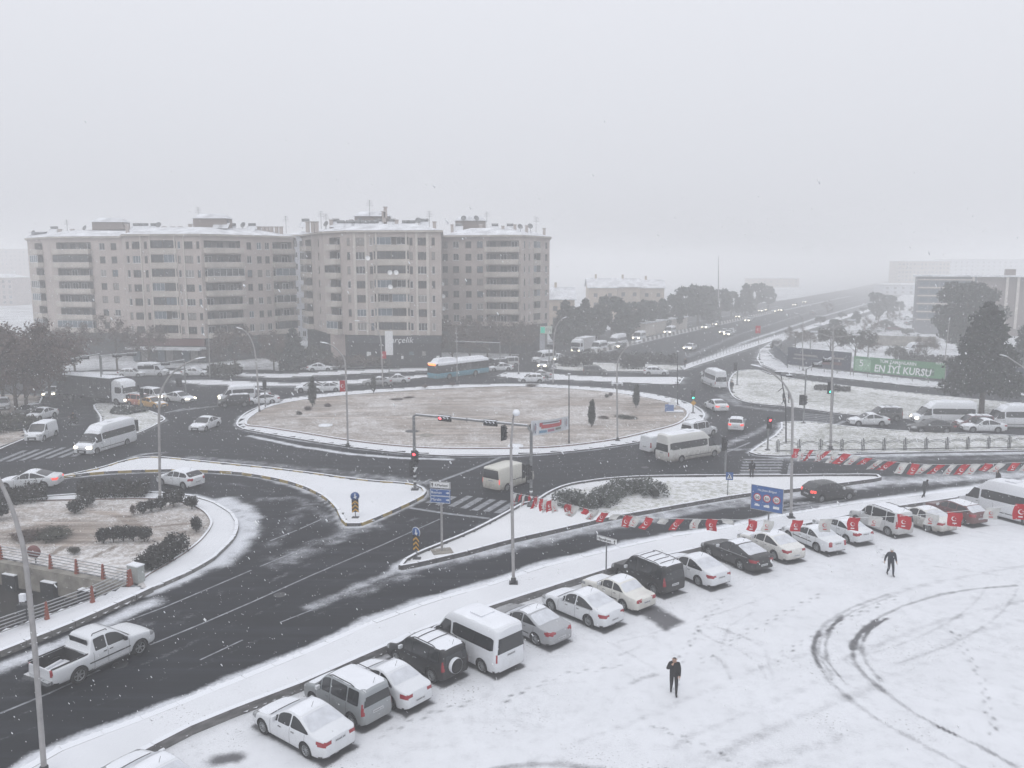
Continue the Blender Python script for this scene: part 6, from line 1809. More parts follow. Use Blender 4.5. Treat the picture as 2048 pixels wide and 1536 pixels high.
# behind the hoarding
lab = ['twiggy olive shrub tree rising over the dark hoarding', 'bare sapling at the dark end of the hoarding', 'olive shrub over the middle of the hoarding', 'twiggy shrub tree before the snowy yard', 'bare young tree by the hoarding corner', 'shrub behind the green hoarding', 'dark shrub between hoarding and pine']
for i, (px, py, top, kd) in enumerate(((1660,715,650,'olive'),(1590,700,655,'bare'),(1710,722,655,'olive'),(1735,722,672,'bare'),(1620,705,660,'bare'),(1790,728,690,'olive'),(1850,730,672,'bare'))):
    tree_px(kd, 'shrub_tree', lab[i], 'tree', px, py, top, HN[kd], variant=i % 2, group='shrub trees behind the hoarding')
lab = ['far foggy tree left of the yard building', 'far foggy tree before the pale block', 'far foggy tree at the road bend']
for i, (px, py, top) in enumerate(((1752,640,585),(1775,635,590),(1712,640,622))): tree_px('round', 'evergreen_tree', lab[i], 'tree', px, py, top, 9.3, group='foggy trees on the right')
YS = random.Random(12); yl = ('beside the ramp pavement', 'near the yard entrance', 'before the striped building', 'at the middle of the yard', 'at the back of the yard')
for i in range(15):
    tree_px(('olive', 'bare', 'round')[i % 3], 'yard_shrub', '%s shrub of the foggy yard counted from the road, %s' % (ORD[i], yl[i // 3]), 'shrub', 1640 + 14.5 * i, (652, 628, 676, 640, 664)[i % 5], None, 7, variant=i % 2, group='shrubs in the foggy yard').scale = (YS.uniform(.35, .6),) * 3
# young cypresses on the roundabout
for px, py, top, lb in ((625,815,752,'slim young cypress on the left part of the roundabout'), (747,787,748,'slim young cypress near the far kerb of the roundabout'), (1183,856,798,'slim young cypress on the roundabout, nearest to the banner'), (1272,817,766,'slim young cypress on the right part of the roundabout')):
    tree_px('sapling', 'cypress', lb, 'tree', px, py, top, 2.95, z=.2, group='young cypresses on the roundabout')
def bush_mesh(rx, ry, rz, n, size, seed, squash=.2):
    r = random.Random(seed); C, Rd = [], []
    for i in range(9):
        a = r.uniform(0, 6.28); q = r.random() ** .5 * .55
        C.append((q * rx * math.cos(a), q * ry * math.sin(a), rz * r.uniform(.75, 1.15))); Rd.append((rx * .6, ry * .6, rz * .65))
    pts = clumps(C, Rd, n, seed, .35); pts[:, 2] = np.abs(pts[:, 2]); return leaf_mesh('foliage', pts, size, seed)
BUSH = []
for s in range(3):
    me = bush_mesh(.62, .62, .62, 1500, .085, 50 + s); me.materials.append(m_hedge); BUSH.append(me)
DRY = []
for s in range(3):
    me = bush_mesh(.62, .62, .62, 1700, .05, 70 + s); me.materials.append((m_brownleaf, m_olive, m_brownleaf)[s]); DRY.append(me)
def bush(label, px, py, w=1., h=1., group=None, seed=0, z=.15, cat='bush', name='clipped_bush'):
    g = G(px, py, z)
    t = thing(name, label, cat, (g.x, g.y, z - .03), random.uniform(0, 6), group); t.scale = (w, w, h)
    obj('foliage', (DRY if cat == 'shrub' else BUSH)[seed % 3], None, t); obj('stem', MB().tube([(0, 0, 0), (0, 0, .5)], .05, 5), m_bark, t)
    return t
BG = 'clipped bushes in the garden'
for i, (px, py, w, h, lb) in enumerate(((207,1086,.85,1.,'first of the five round bushes in the garden row'),(227,1084,.85,1.,'second of the five round bushes in the garden row'),(247,1082,.9,1.,'middle bush of the five in the garden row'),(267,1082,.8,1.,'fourth of the five round bushes in the garden row'),(289,1083,.8,.95,'last of the five round bushes nearest the kerb'),(393,1063,.85,1.,'lone round bush close to the garden inner kerb'),(286,1027,.8,.9,'small round bush left of the lamp post foot'),(304,1023,.8,.9,'small round bush just left of the lamp foot'),(322,1019,.8,.9,'small round bush at the lamp foot'),(347,1013,1.5,1.35,'large round bush right of the lamp foot'),(384,1018,.85,.95,'round bush at the far garden corner'),(150,1026,1.2,.9,'low bush left of the long hedge'),(172,1012,1.2,.9,'low bush at the near end of the long hedge'),(-2,1040,1.3,1.3,'round bush cut by the left edge of the garden'))):
    bush(lb, px, py, w, h, BG, i)
def hedge(label, path_px, wd, hgt, m, n, size, seed, z=.13, name='hedge'):
    P = [Vector((*XY(x, y, z), 0)) for x, y in path_px]
    t = thing(name, label, 'hedge', (P[0].x, P[0].y, z))
    pts = []; nr = np.random.default_rng(seed)
    seg = [(a, b, (b - a).length) for a, b in zip(P, P[1:])]; tot = sum(s[2] for s in seg)
    for a, b, L in seg:
        k = int(n * L / tot); u = nr.random(k); d = (b - a).normalized(); s_ = Vector((-d.y, d.x, 0))
        # rounded box cross-section, leaves near the surface
        th = nr.uniform(0, math.pi, k); rr_ = nr.uniform(.72, 1.08, k) * (1 + .12 * np.sin(u * L * 2.6 + seed) + .1 * nr.normal(size=k))
        yy = np.sign(np.cos(th)) * np.abs(np.cos(th)) ** .6 * wd / 2 * rr_; zz = np.abs(np.sin(th)) ** .6 * hgt * rr_
        q = np.outer(1 - u, np.array(a)) + np.outer(u, np.array(b)) + np.outer(yy, np.array(s_)); q[:, 2] += zz
        pts.append(q - np.array(P[0]))
    me = leaf_mesh('foliage', np.concatenate(pts), size, seed)
    obj('foliage', me, m, t)
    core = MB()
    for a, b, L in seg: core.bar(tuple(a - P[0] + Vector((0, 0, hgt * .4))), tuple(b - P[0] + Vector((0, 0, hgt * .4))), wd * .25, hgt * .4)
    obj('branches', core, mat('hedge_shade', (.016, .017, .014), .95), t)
    return t
hedge('long dark hedge along the far edge of the garden', [(160,995),(230,993),(296,992)], 1.5, 1.15, m_hedge, 5200, .10, 1)
hedge('dark hedge at the left edge behind the garden', [(-120,1018),(0,1010),(95,998)], 1.6, 1.2, m_hedge, 4600, .10, 2)
hedge('dark hedge running beside the grey cabinet', [(288,1146),(325,1123),(360,1099)], 1.3, 1.0, m_hedge, 4400, .085, 3)
hedge('curved frosted hedge on the splitter island behind the flags', [(1120,1002),(1155,1016),(1195,1016),(1225,994),(1262,980),(1300,984),(1312,998)], 1.9, 1.0, m_hedge2, 9500, .085, 4)
hedge('left hedge clump on the hedge island', [(1120,731),(1160,733)], 2., 1.6, m_hedge, 1500, .2, 5)
hedge('middle hedge clump on the hedge island', [(1165,733),(1185,733)], 1.8, 1.7, m_hedge, 900, .2, 6)
hedge('long hedge behind the hedge island', [(1150,722),(1240,724),(1355,729)], 2., 1.7, m_hedge, 3200, .22, 7)
hedge('right hedge clump on the hedge island', [(1240,736),(1290,737)], 2., 1.7, m_hedge, 1800, .2, 8)
hedge('low hedge before the shops', [(420,752),(480,753)], 2.2, 1.8, m_olive, 1500, .25, 9)
hedge('brown hedge strip before the dark shop', [(560,740),(700,733),(860,727)], 2.5, 1.7, m_brownleaf, 5000, .25, 10)
hedge('low olive planting on the left island', [(225,824),(250,823),(276,826)], 3.2, .5, m_hedge2, 2000, .16, 11)
hedge('low dark planting on the upper island', [(1630,777),(1660,779),(1700,781)], 3., .45, m_hedge, 1800, .16, 12)
hedge('dark undergrowth left under the brown trees', [(-60,850),(0,856),(40,862)], 5., 1.2, m_olive, 3000, .22, 13)
hedge('hedge beneath the pines at the yard', [(1800,728),(1900,740),(2060,752)], 3., 2.0, m_hedge, 4000, .25, 14)
# low dark tufts on the roundabout lawn
tl = [((1206,838),'flat dark tuft right of the cypress with the banner',1.5,.35),((1255,836),'wide flat tuft on the right of the lawn',2.6,.35),((795,801),'flat brown tuft on the left of the lawn',1.9,.3),((820,797),'flat tuft beside the brown one',1.6,.3),((1060,862),'dark shrub behind the banner',1.1,.8),((615,822),'small shrub left below the cypress',1.0,.6),((655,815),'small shrub right of the left cypress',.8,.6),((600,830),'second small shrub left of the cypress',.8,.5),((905,772),'small shrub at the far kerb',.9,.7),((850,775),'low shrub at the far kerb left',1.,.5),((1212,796),'small shrub before the right lamp',.7,.6),((1065,772),'flat tuft at the far right kerb',2.0,.3),((1222,793),'second small shrub before the right lamp',.6,.6)]
for i, ((px, py), lb, w_, h_) in enumerate(tl): bush(lb, px, py, w_, h_, 'low shrubs on the roundabout', i, z=.22, cat='shrub', name='low_shrub')
bush('dry grass patch with low shrubs in the garden', 95, 1076, 2.6, .6, BG, 1, cat='shrub', name='low_shrub'); bush('dry shrub at the left of the grass patch', 55, 1078, 2.2, .5, BG, 2, cat='shrub', name='low_shrub')
bush('tiny spreading shrub near the railing', 150, 1107, .7, .5, BG, 1, cat='shrub', name='low_shrub')
bush('thin shrub beside the curved garden path', 268, 1030, .5, .8, BG, 0, cat='shrub', name='low_shrub')
# ------------------------------------------------------------------ lamp posts, signals, signs
m_lampcol = mat('lamp_column', (.34, .33, .33), .55, metal=.25, noise=.15, nscale=3)
m_lamphead = mat('lamp_head', (.55, .56, .58), .5, snow=.9)
m_sigred = mat('signal_red_lit', (.8, .03, .03), .4, emit=(1, .06, .08), estr=5.)
m_siggreen = mat('signal_green_lit', (.05, .7, .5), .4, emit=(.05, 1, .62), estr=5.)
m_sigoff = mat('signal_lens_dark', (.03, .03, .03), .3)
def post(label, base, pts_px, r0=.11, r1=.05, head=None, name='lamp_post', group='street lamps', foot=True, m=None, headlen=.75):
    """column whose bends were surveyed in the vertical plane through its foot; pts_px from foot to tip"""
    z0 = .13
    g = G(*base, z0)
    t = thing(name, label, 'lamp post' if name == 'lamp_post' else 'post', (g.x, g.y, z0), 0, group)
    P = [Vector((0, 0, 0))] + [W(x, y, g.y) - g for x, y in pts_px]
    if len(P) > 3: P = [P[0], P[1]] + [Vector(p) for p in smooth_path([tuple(p) for p in P[1:]], 5)][1:]
    n = len(P); rs = [r0 + (r1 - r0) * i / (n - 1) for i in range(n)]
    obj('column', MB().tube(P, rs, 10), m or m_lampcol, t)
    if foot: obj('base_plate', MB().box((0, 0, .03), (.5, .5, .06)).lathe([(r0 * 1.5, .06), (r0 * 1.5, .3), (r0, .34)], n=10), m_dark, t)
    if head:
        e = P[-1]; d = (P[-1] - P[-2]).normalized(); d.z *= .4; d.normalize()
        side = d.cross(Vector((0, 0, 1)))
        if side.length < .1: side = Vector((1, 0, 0)); d = Vector((0, -1, 0))
        side.normalize(); up = side.cross(d)
        M = Matrix((d, side, up)).transposed()
        mb = MB()
        pr = [(-.1, .07, .03), (.1, .16, .07), (headlen * .6, .17, .08), (headlen, .08, .04)]
        vs = []
        for x, w, h in pr:
            for a in range(8): th = 2 * math.pi * a / 8; vs.append(e + M @ Vector((x, w * math.cos(th), h * math.sin(th) * (1 if math.sin(th) > 0 else .6))))
        mb.add(vs, [(i * 8 + k, i * 8 + (k + 1) % 8, (i + 1) * 8 + (k + 1) % 8, (i + 1) * 8 + k) for i in range(3) for k in range(8)] + [tuple(range(7, -1, -1)), tuple(range(24, 32))])
        obj('lamp_head', mb, m_lamphead, t)
    return t
post('tall bent lamp post at the bottom left, arm out of the view', (89,1548), [(70,1300),(52,1130),(38,1062),(15,995),(-20,930),(-60,905)], .10, .055, head=True)
t = post('straight lamp post with a snow-capped head on the pavement before the row', (1027,1166), [(1024,1000),(1022,900),(1026,840)], .10, .06)
g = t.location; e = W(1026, 840, g.y) - Vector(g)
tip = e + Vector((.18, -1.9, .75)); 
obj('lamp_arm', MB().tube([e, e + Vector((.06, -.5, .42)), tip], [.06, .05, .045], 8), m_lampcol, t)
obj('lamp_head', MB().lathe([(.001, .2), (.13, .17), (.2, .04), (.2, -.04), (.11, -.16), (.001, -.18)], c=tip, n=12), m_carsnow, t)
post('curved lamp post in the garden leaning over the junction', (320,999), [(319,900),(318,830),(322,785),(340,752),(365,731),(392,718)], .10, .05, head=True)
post('curved lamp post at the left end of the roundabout', (519,824), [(514,745),(511,712),(505,685),(495,667),(484,658)], .10, .05, head=True)
post('curved lamp post on the near left of the roundabout lawn', (696,892), [(693,780),(690,726),(682,708),(668,694),(655,687)], .10, .05, head=True)
post('curved lamp post behind the roundabout before the dark shop', (766,776), [(763,700),(760,672),(750,656),(735,646),(719,642)], .10, .05, head=True)
post('curved lamp post by the far kerb beside the bank sign', (1106,769), [(1107,700),(1108,675),(1111,658),(1117,645),(1125,637)], .10, .05, head=True)
post('slim black post with a small floodlight on the roundabout', (1138,888), [(1138,800),(1138,747)], .07, .05, head=True, m=m_dark, headlen=.4)
t = post('lamp post with camera ring and curved arm on the roundabout', (1235,881), [(1234,800),(1234,745),(1237,720),(1246,703),(1258,692),(1271,684)], .09, .045, head=True)
g = t.location; e = W(1234, 766, g.y) - Vector(g)
obj('camera_ring', MB().lathe([(.55, -.04), (.62, 0), (.55, .04), (.48, 0), (.55, -.04)], c=e, n=14).bar(e - Vector((.6, 0, 0)), e + Vector((.6, 0, 0)), .05), m_lamphead, t)
for sx in (-.5, 0, .5): obj('camera', MB().box(e + Vector((sx, -.3, -.12)), (.16, .28, .2)), m_lamphead, t)
post('slim dark post with a small plate at the roundabout exit', (1355,810), [(1355,750),(1355,702)], .07, .05, head=True, m=m_dark, headlen=.5)
post('curved lamp post on the pavement behind the blue speed sign', (1582,1035), [(1584,900),(1585,820),(1582,795),(1571,772),(1552,752),(1522,734)], .10, .05, head=True)
post('curved lamp post on the banner pavement', (1606,741), [(1605,680),(1606,645),(1603,634),(1596,628)], .09, .045, head=True)
post('slim far lamp post right of the green hoarding', (1885,768), [(1892,700),(1899,640)], .09, .05, head=True, headlen=.4)
post('lamp post at the right edge, its head over the street', (2110,905), [(2100,800),(2085,768),(2062,745),(2040,730),(2014,713)], .10, .05, head=True)
post('thin street pole before the left block', (420,757), [(418,690),(416,655)], .07, .05)
post('tall thin mast far beyond the conifers', (1437,640), [(1437,580),(1437,512)], .35, .06, name='mast', group=None, foot=False)
post('slim pole behind the traffic island', (1037,748), [(1037,716)], .06, .05, name='pole', group=None)
post('pole with clock-like flag box behind the bus', (914,765), [(914,700),(912,655)], .07, .05, name='pole', group=None)
# double-armed lamp mast at right
t = post('tall four-armed lamp mast over the fence island', (1661,898), [(1664,760),(1667,656)], .13, .07)
g = Vector(t.location)
for (x0, y0), (x1, y1) in (((1667,657),(1636,651)), ((1667,657),(1703,641)), ((1666,675),(1628,664)), ((1666,675),(1712,670))):
    a, b = W(x0, y0, g.y) - g, W(x1, y1, g.y) - g
    obj('lamp_arm', MB().tube([a, b], .045, 6), m_lampcol, t); obj('lamp_head', MB().box(b + Vector((0, 0, .03)), (.7, .3, .14)), m_lamphead, t)
# flag standards
m_flagred = mat('flag_red', (.40, .020, .030), .8, noise=.2, nscale=2)
m_flagwhite = mat('flag_white', (.50, .50, .49), .8, noise=.2, nscale=2)
def crescent(r, th=.0):
    mb = MB(); n = 14; o, i_ = [], []
    for k in range(n + 1):
        a = R(40) + R(280) * k / n; o.append((r * math.cos(a), r * math.sin(a))); i_.append((r * .22 + r * .80 * math.cos(a), r * .80 * math.sin(a)))
    mb.add([(x, 0, z) for x, z in o] + [(x, 0, z) for x, z in i_], [(k, k + 1, k + 1 + n + 1, k + n + 1) for k in range(n)])
    st = [(r * .75 + r * .3 * (1 if k % 2 == 0 else .4) * math.cos(R(36) * k), r * .3 * (1 if k % 2 == 0 else .4) * math.sin(R(36) * k)) for k in range(10)]
    mb.add([(x, 0, z) for x, z in st], [tuple(range(10))])
    return mb
def post_flag(label, base_y, px, py, w, h, sgn):
    c = W(px, py, base_y)
    t = thing('flag', label, 'flag', c, 0)
    obj('cloth', MB().box((0, 0, 0), (w, .03, h)), m_flagred, t)
    o = obj('emblem', crescent(.22 * h * .7), m_signwhite, t, (0, -.03, 0))
post_flag('small red flag hanging on the lamp post left of the roundabout', G(696, 892).y, 685, 772, .55, 1.15, 1)
post_flag('small red flag on the lamp post before the dark shop', G(766, 776).y, 767, 710, .8, 1.1, 1)
post_flag('red sign box on the post beside the exit road', G(1519, 719).y, 1516, 659, 1.0, 1.5, 1)
post('post carrying the red box beside the exit road', (1519,719), [(1518,690),(1516,665)], .06, .05)
t = thing('banner', 'tall white vertical banner on a pole before the dark shop', 'banner', G(778, 745)); g = Vector(t.location)
a, b = W(778, 662, g.y) - g, W(778, 710, g.y) - g
obj('cloth', MB().box((a + b) / 2, (1.35, .08, a.z - b.z)), m_signwhite, t); obj('pole', MB().bar((0, .15, 0), a + Vector((0, .15, 0)), .14), m_dark, t)

def signal_head(parent, loc, rz, lit=None, horiz=False, m_hood=None):
    M = Matrix.Rotation(rz, 3, 'Z'); mb = MB()
    w, h = (1.05, .36) if horiz else (.36, 1.05)
    mb.box((0, .1, 0), (w, .2, h))
    s = obj('signal_box', mb, m_black, parent, loc, rz)
    bk = MB().box((0, .21, 0), (w + .16, .02, h + .16)); obj('backing_board', bk, m_black, s)
    for k in range(3):
        o = (-.33 + .33 * k, 0) if horiz else (0, .33 - .33 * k)
        l = MB().lathe([(.12, 0), (.09, -.03), (.001, -.04)], c=(o[0], 0, o[1]), n=10, axis='Y')
        on = lit is not None and k == lit[0]
        obj('signal_lens', l, lit[1] if on else m_sigoff, s)
        hd = MB()
        for q in range(5):
            a0, a1 = math.pi * q / 5, math.pi * (q + 1) / 5
            hd.add([(o[0] + .13 * math.cos(a0), -.16, o[1] + .13 * math.sin(a0)), (o[0] + .13 * math.cos(a1), -.16, o[1] + .13 * math.sin(a1)), (o[0] + .13 * math.cos(a1), 0, o[1] + .13 * math.sin(a1)), (o[0] + .13 * math.cos(a0), 0, o[1] + .13 * math.sin(a0))], [(0, 1, 2, 3)])
        obj('hood', hd, m_carsnow if horiz else m_black, s)
    if horiz: obj('signal_snow', MB().box((0, .1, h / 2 + .02), (w, .22, .04)), m_carsnow, s)
    return s
# gantry over the near approach
zb = .13
gl, gr = G(830, 979, zb), G(1062, 1012, zb)
t = thing('signal_gantry', 'traffic signal gantry spanning the approach before the roundabout', 'traffic light', gl)
tl_ = W(829, 829, gl.y) - gl; tr_ = W(1067, 852, gr.y) - gl
tl_.x = 0; 
gr_l = gr - gl
tr_ = Vector((gr_l.x, gr_l.y, (W(1066, 852, gr.y).z - zb)))
d = (tr_ - tl_)
P = [Vector((0, 0, 0)), tl_ - Vector((0, 0, .15)), tl_ + d * .02, tl_ + d * .5, tl_ + d * .97, tr_ - Vector((0, 0, .45)), gr_l]
obj('column', MB().tube([P[0], P[1]], .12, 10), m_greymetal, t); obj('beam', MB().tube([P[1], P[2], P[3], P[4], P[5]], [.10, .09, .09, .09, .10], 10), m_greymetal, t); obj('column', MB().tube([P[5], P[6]], .12, 10), m_greymetal, t)
obj('beam_snow', MB().tube([p + Vector((0, 0, .07)) for p in (P[2], P[3], P[4])], .05, 6), m_carsnow, t)
for i in (0, 6): obj('base_plate', MB().box(P[i] + Vector((0, 0, .04)), (.6, .6, .08)), m_dark, t)
ga = math.atan2(d.y, d.x)
for f, lit in ((.27, (0, m_sigred)), (.66, None)): signal_head(t, tl_ + d * f + Vector((0, -.25, -.05)), ga, lit, True)
signal_head(t, tl_ + d * .79 + Vector((.0, -.1, -.75)), ga + 1.3)
obj('clamp', MB().box(tl_ + d * .47, (.06, .3, .34)), m_greymetal, t)
signal_head(t, Vector((0, -.28, W(830, 915, gl.y).z - .13)), 0, (0, m_sigred)); signal_head(t, Vector((.25, -.05, W(830, 915, gl.y).z - .13)), 1.2)
signal_head(t, Vector((-.1, -.2, W(830, 938, gl.y).z - .1)), .3)
yz = W(831, 939, gl.y).z
obj('give_way_sign', MB().prism([(-.28, .2), (.28, .2), (0, -.28)], -.01, .01, M=Matrix.Translation((0, -.2, 1.75)) @ Matrix.Rotation(math.pi / 2, 4, 'X')), m_signwhite, t)
for k in range(5): obj('column_stripe', MB().lathe([(.128, .45 + .22 * k), (.128, .56 + .22 * k)], n=10), m_signwhite if k % 2 else m_black, t)
signal_head(t, gr_l + Vector((-.1, -.3, W(1056, 942, gr.y).z - .2)), .2); signal_head(t, gr_l + Vector((-.45, -.05, W(1048, 942, gr.y).z - .1)), 1.4)
for k in range(5): obj('column_stripe', MB().lathe([(.128, .45 + .22 * k), (.128, .56 + .22 * k)], c=gr_l, n=10), m_signwhite if k % 2 else m_black, t)

def signal_post(label, base, top_py, heads, arm=None, z0=.13, m=None, group='traffic signal posts', r=.09):
    g = G(*base, z0); t = thing('traffic_signal', label, 'traffic light', g, 0, group)
    H = height_at(g, base[0], top_py)
    obj('column', MB().tube([(0, 0, 0), (0, 0, H)], r, 8), m or m_greymetal, t); obj('base_plate', MB().box((0, 0, .03), (.45, .45, .06)), m_dark, t)
    for (px, py, rz, lit) in heads:
        p = W(px, py, g.y) - g; signal_head(t, p + Vector((0, -.2, 0)), rz, lit)
    if arm:
        a, b = Vector((0, 0, H)), W(*arm, g.y) - g
        obj('arm', MB().tube([a, b], .06, 8), m_greymetal, t); obj('arm_snow', MB().tube([a + Vector((0, 0, .06)), b + Vector((0, 0, .06))], .045, 6), m_carsnow, t)
        for f in (.45, .85):
            c = a.lerp(b, f); signal_head(t, c + Vector((0, -.15, -.1)), .2, None, True)
    return t, g, H
t, g, H = signal_post('signal post with green light and orange diamond at the roundabout exit', (1386,826), 780, [(1386,790,0,(2,m_siggreen))])
obj('diamond_sign', MB().box((0, -.1, W(1386,797,g.y).z - .13 - .55), (.5, .03, .5), M=Matrix.Rotation(R(45), 3, 'Y')), m_yellow, t)
signal_post('low signal post with red light on the tip of the fence island', (1535,900), 838, [(1539,846,0,(0,m_sigred))])
signal_post('striped signal post at the road edge by the pedestrian crossing', (1450,952), 880, [(1450,888,.5,None)], z0=0.)
signal_post('signal post with snowy arm reaching over the upper street', (1607,846), 738, [(1603,800,0,None),(1611,800,.8,None)], arm=(1663,715))
t, g, H = signal_post('tall green-lit signal pole on the fence island', (1660,893), 768, [(1660,776,0,(2,m_siggreen))])
signal_post('signal post at the left junction with long snowy arm', (372,786), 720, [(355,765,0,None),(362,765,.6,None)], arm=(285,733))
signal_post('signal post before the lorry with long snowy arm', (206,806), 708, [], arm=(132,720))
signal_post('second arm post carrying a gantry toward the shops', (208,800), 712, [], arm=(274,706))
signal_post('signal on the left island between taxi and minibus', (283,822), 778, [(283,786,0,None)])
signal_post('low signal on the left island behind the white minibus', (272,862), 845, [(272,850,0,None)])
signal_post('signal post beside the roundabout left end', (531,816), 768, [(529,770,0,None)])
signal_post('thin signal arm behind the blue bus', (1000,740), 686, [], arm=(910,683))
signal_post('signal by the far corner near the bank', (1098,742), 690, [(1108,700,0,None)], arm=(1102,688))
signal_post('slim signal post beside the walker at the exit', (1474,770), 730, [(1471,733,0,None)])
# damaged lamp and small camera pole at the upper right island
t = thing('camera_pole', 'dark pole with two snow-topped floodlights leaning over the upper island', 'pole', G(1572, 885, .13)); g = Vector(t.location)
pp = [W(x, y, g.y) - g for x, y in ((1572,885),(1572,830),(1571,800),(1566,775),(1562,750))]
obj('column', MB().tube(pp, [.09, .08, .07, .06, .05], 8), m_dark, t)
for (x, y) in ((1556,745), (1578,752)):
    e = W(x, y, g.y) - g; obj('floodlight', MB().box(e, (.55, .4, .16)), m_black, t); obj('floodlight_snow', MB().box(e + Vector((0, 0, .1)), (.55, .4, .06)), m_carsnow, t); obj('bracket', MB().bar(pp[-1], e, .05), m_dark, t)
obj('bracket', MB().bar(pp[3], W(1556, 783, g.y) - g, .07), m_dark, t)

# ------------------------------------------------------------------ signs
# speed limit panel: 2.1 m x 1.75 m, turned to the traffic
g = G(1536, 1060, .13)
t = thing('speed_sign', 'blue speed limit board with three 50 roundels beside the lane', 'sign', g, 0)
zc = W(1527, 997, g.y).z - .13
psi = R(-38)
pn = obj('panel', MB().box((0, 0, 0), (2.25, .05, 1.72)), m_blue, t, (-.2, -.1, zc), psi)
obj('panel_edge', MB().box((0, .0, .87), (2.29, .06, .035)).box((0, 0, -.87), (2.29, .06, .035)).box((-1.135, 0, 0), (.035, .06, 1.70)).box((1.135, 0, 0), (.035, .06, 1.70)), m_lampcol, pn)
for k, x in enumerate((-.68, 0, .68)):
    ro = obj('roundel', MB().lathe([(.001, -.034), (.27, -.034), (.27, -.03)][::-1], c=(x, 0, .02), n=24, axis='Y'), m_signwhite, pn)
    obj('roundel_ring', MB().lathe([(.285, -.030), (.285, -.040), (.215, -.040), (.215, -.034)][::-1], c=(x, 0, .02), n=24, axis='Y'), m_signred, pn)
    lettering('50', .30, m_black, pn, (x, -.045, -.085), align='CENTER', name='limit_number')
    vh = [MB().box((x, -.035, -.55), (.36, .02, .10)).box((x - .02, -.035, -.475), (.2, .02, .07)), MB().box((x, -.035, -.55), (.40, .02, .13)).box((x + .05, -.035, -.46), (.25, .02, .06)), MB().box((x, -.035, -.53), (.42, .02, .18))][k]
    obj('vehicle_symbol', vh, m_signwhite, pn)
lettering('Hız Sınırı Bölgesi', .20, m_signwhite, pn, (0, -.035, .50), align='CENTER', name='sign_lettering')
obj('column', MB().tube([(0, 0, 0), (0, 0, zc + .6)], .06, 8), m_greymetal, t); obj('panel_snow', MB().box((-.2, -.1, zc + .895), (2.2, .08, .03), rz=psi), m_carsnow, t)
# direction sign
g = G(884, 1103, .13)
t = thing('direction_sign', 'direction sign with one white and two blue place names on the splitter', 'sign', g, 0)
psi = R(-14)
obj('column', MB().tube([(0, 0, 0), (0, 0, W(884, 966, g.y).z - .13)], .075, 8), m_lampcol, t)
obj('footing', MB().box((0, 0, .03), (1.3, 1.0, .06), rz=.3), m_concrete, t)
for txt, py, m_, mt, arrow in (('S.Merkezi', 969, m_signwhite, m_black, 'up'), ('Batman', 984, m_blue, m_signwhite, 'right'), ('Mardin', 998, m_blue, m_signwhite, 'right')):
    zc = W(882, py, g.y).z - .13
    pn = obj('panel', MB().box((0, 0, 0), (1.36, .04, .44)), m_, t, (-.06, -.12, zc), psi)
    bd = MB().box((0, -.024, .205), (1.3, .01, .02)).box((0, -.024, -.205), (1.3, .01, .02)).box((-.64, -.024, 0), (.02, .01, .39)).box((.64, -.024, 0), (.02, .01, .39)); obj('border', bd, mt, pn)
    lettering(txt, .24 if arrow == 'right' else .22, mt, pn, (-.60 if arrow == 'right' else -.34, -.028, -.08), name='sign_lettering')
    if arrow == 'right': ar = [(-.1, .03), (.02, .03), (.02, .09), (.12, 0), (.02, -.09), (.02, -.03), (-.1, -.03)]; ax = .5
    else: ar = [(-.03, -.12), (-.03, .02), (-.09, .02), (0, .13), (.09, .02), (.03, .02), (.03, -.12)]; ax = -.52
    obj('arrow', MB().prism(ar, -.005, .005, M=Matrix.Translation((ax, -.03, 0)) @ Matrix.Rotation(math.pi / 2, 4, 'X')), mt, pn)
obj('panel_snow', MB().box((-.06, -.12, W(882, 969, g.y).z - .13 + .25), (.1, .1, .06)), m_carsnow, t)
# small street name sign
g = G(1212, 1152, .13)
t = thing('name_sign', 'white name board with an upward arrow over the parked row', 'sign', g, 0)
zc = W(1211, 1079, g.y).z - .13
obj('column', MB().tube([(0, 0, 0), (0, 0, zc + .1)], .045, 8), m_greymetal, t)
pn = obj('panel', MB().box((0, 0, 0), (1.42, .035, .34)), m_signwhite, t, (0, -.08, zc), R(-42))
obj('border', MB().box((0, -.02, .155), (1.36, .01, .018)).box((0, -.02, -.155), (1.36, .01, .018)), m_black, pn)
lettering('Hipodrom', .235, m_black, pn, (-.66, -.025, -.08), name='sign_lettering')
obj('arrow', MB().prism([(-.022, -.12), (-.022, .02), (-.07, .02), (0, .12), (.07, .02), (.022, .02), (.022, -.12)], -.005, .005, M=Matrix.Translation((.57, -.024, 0)) @ Matrix.Rotation(math.pi / 2, 4, 'X')), m_black, pn)
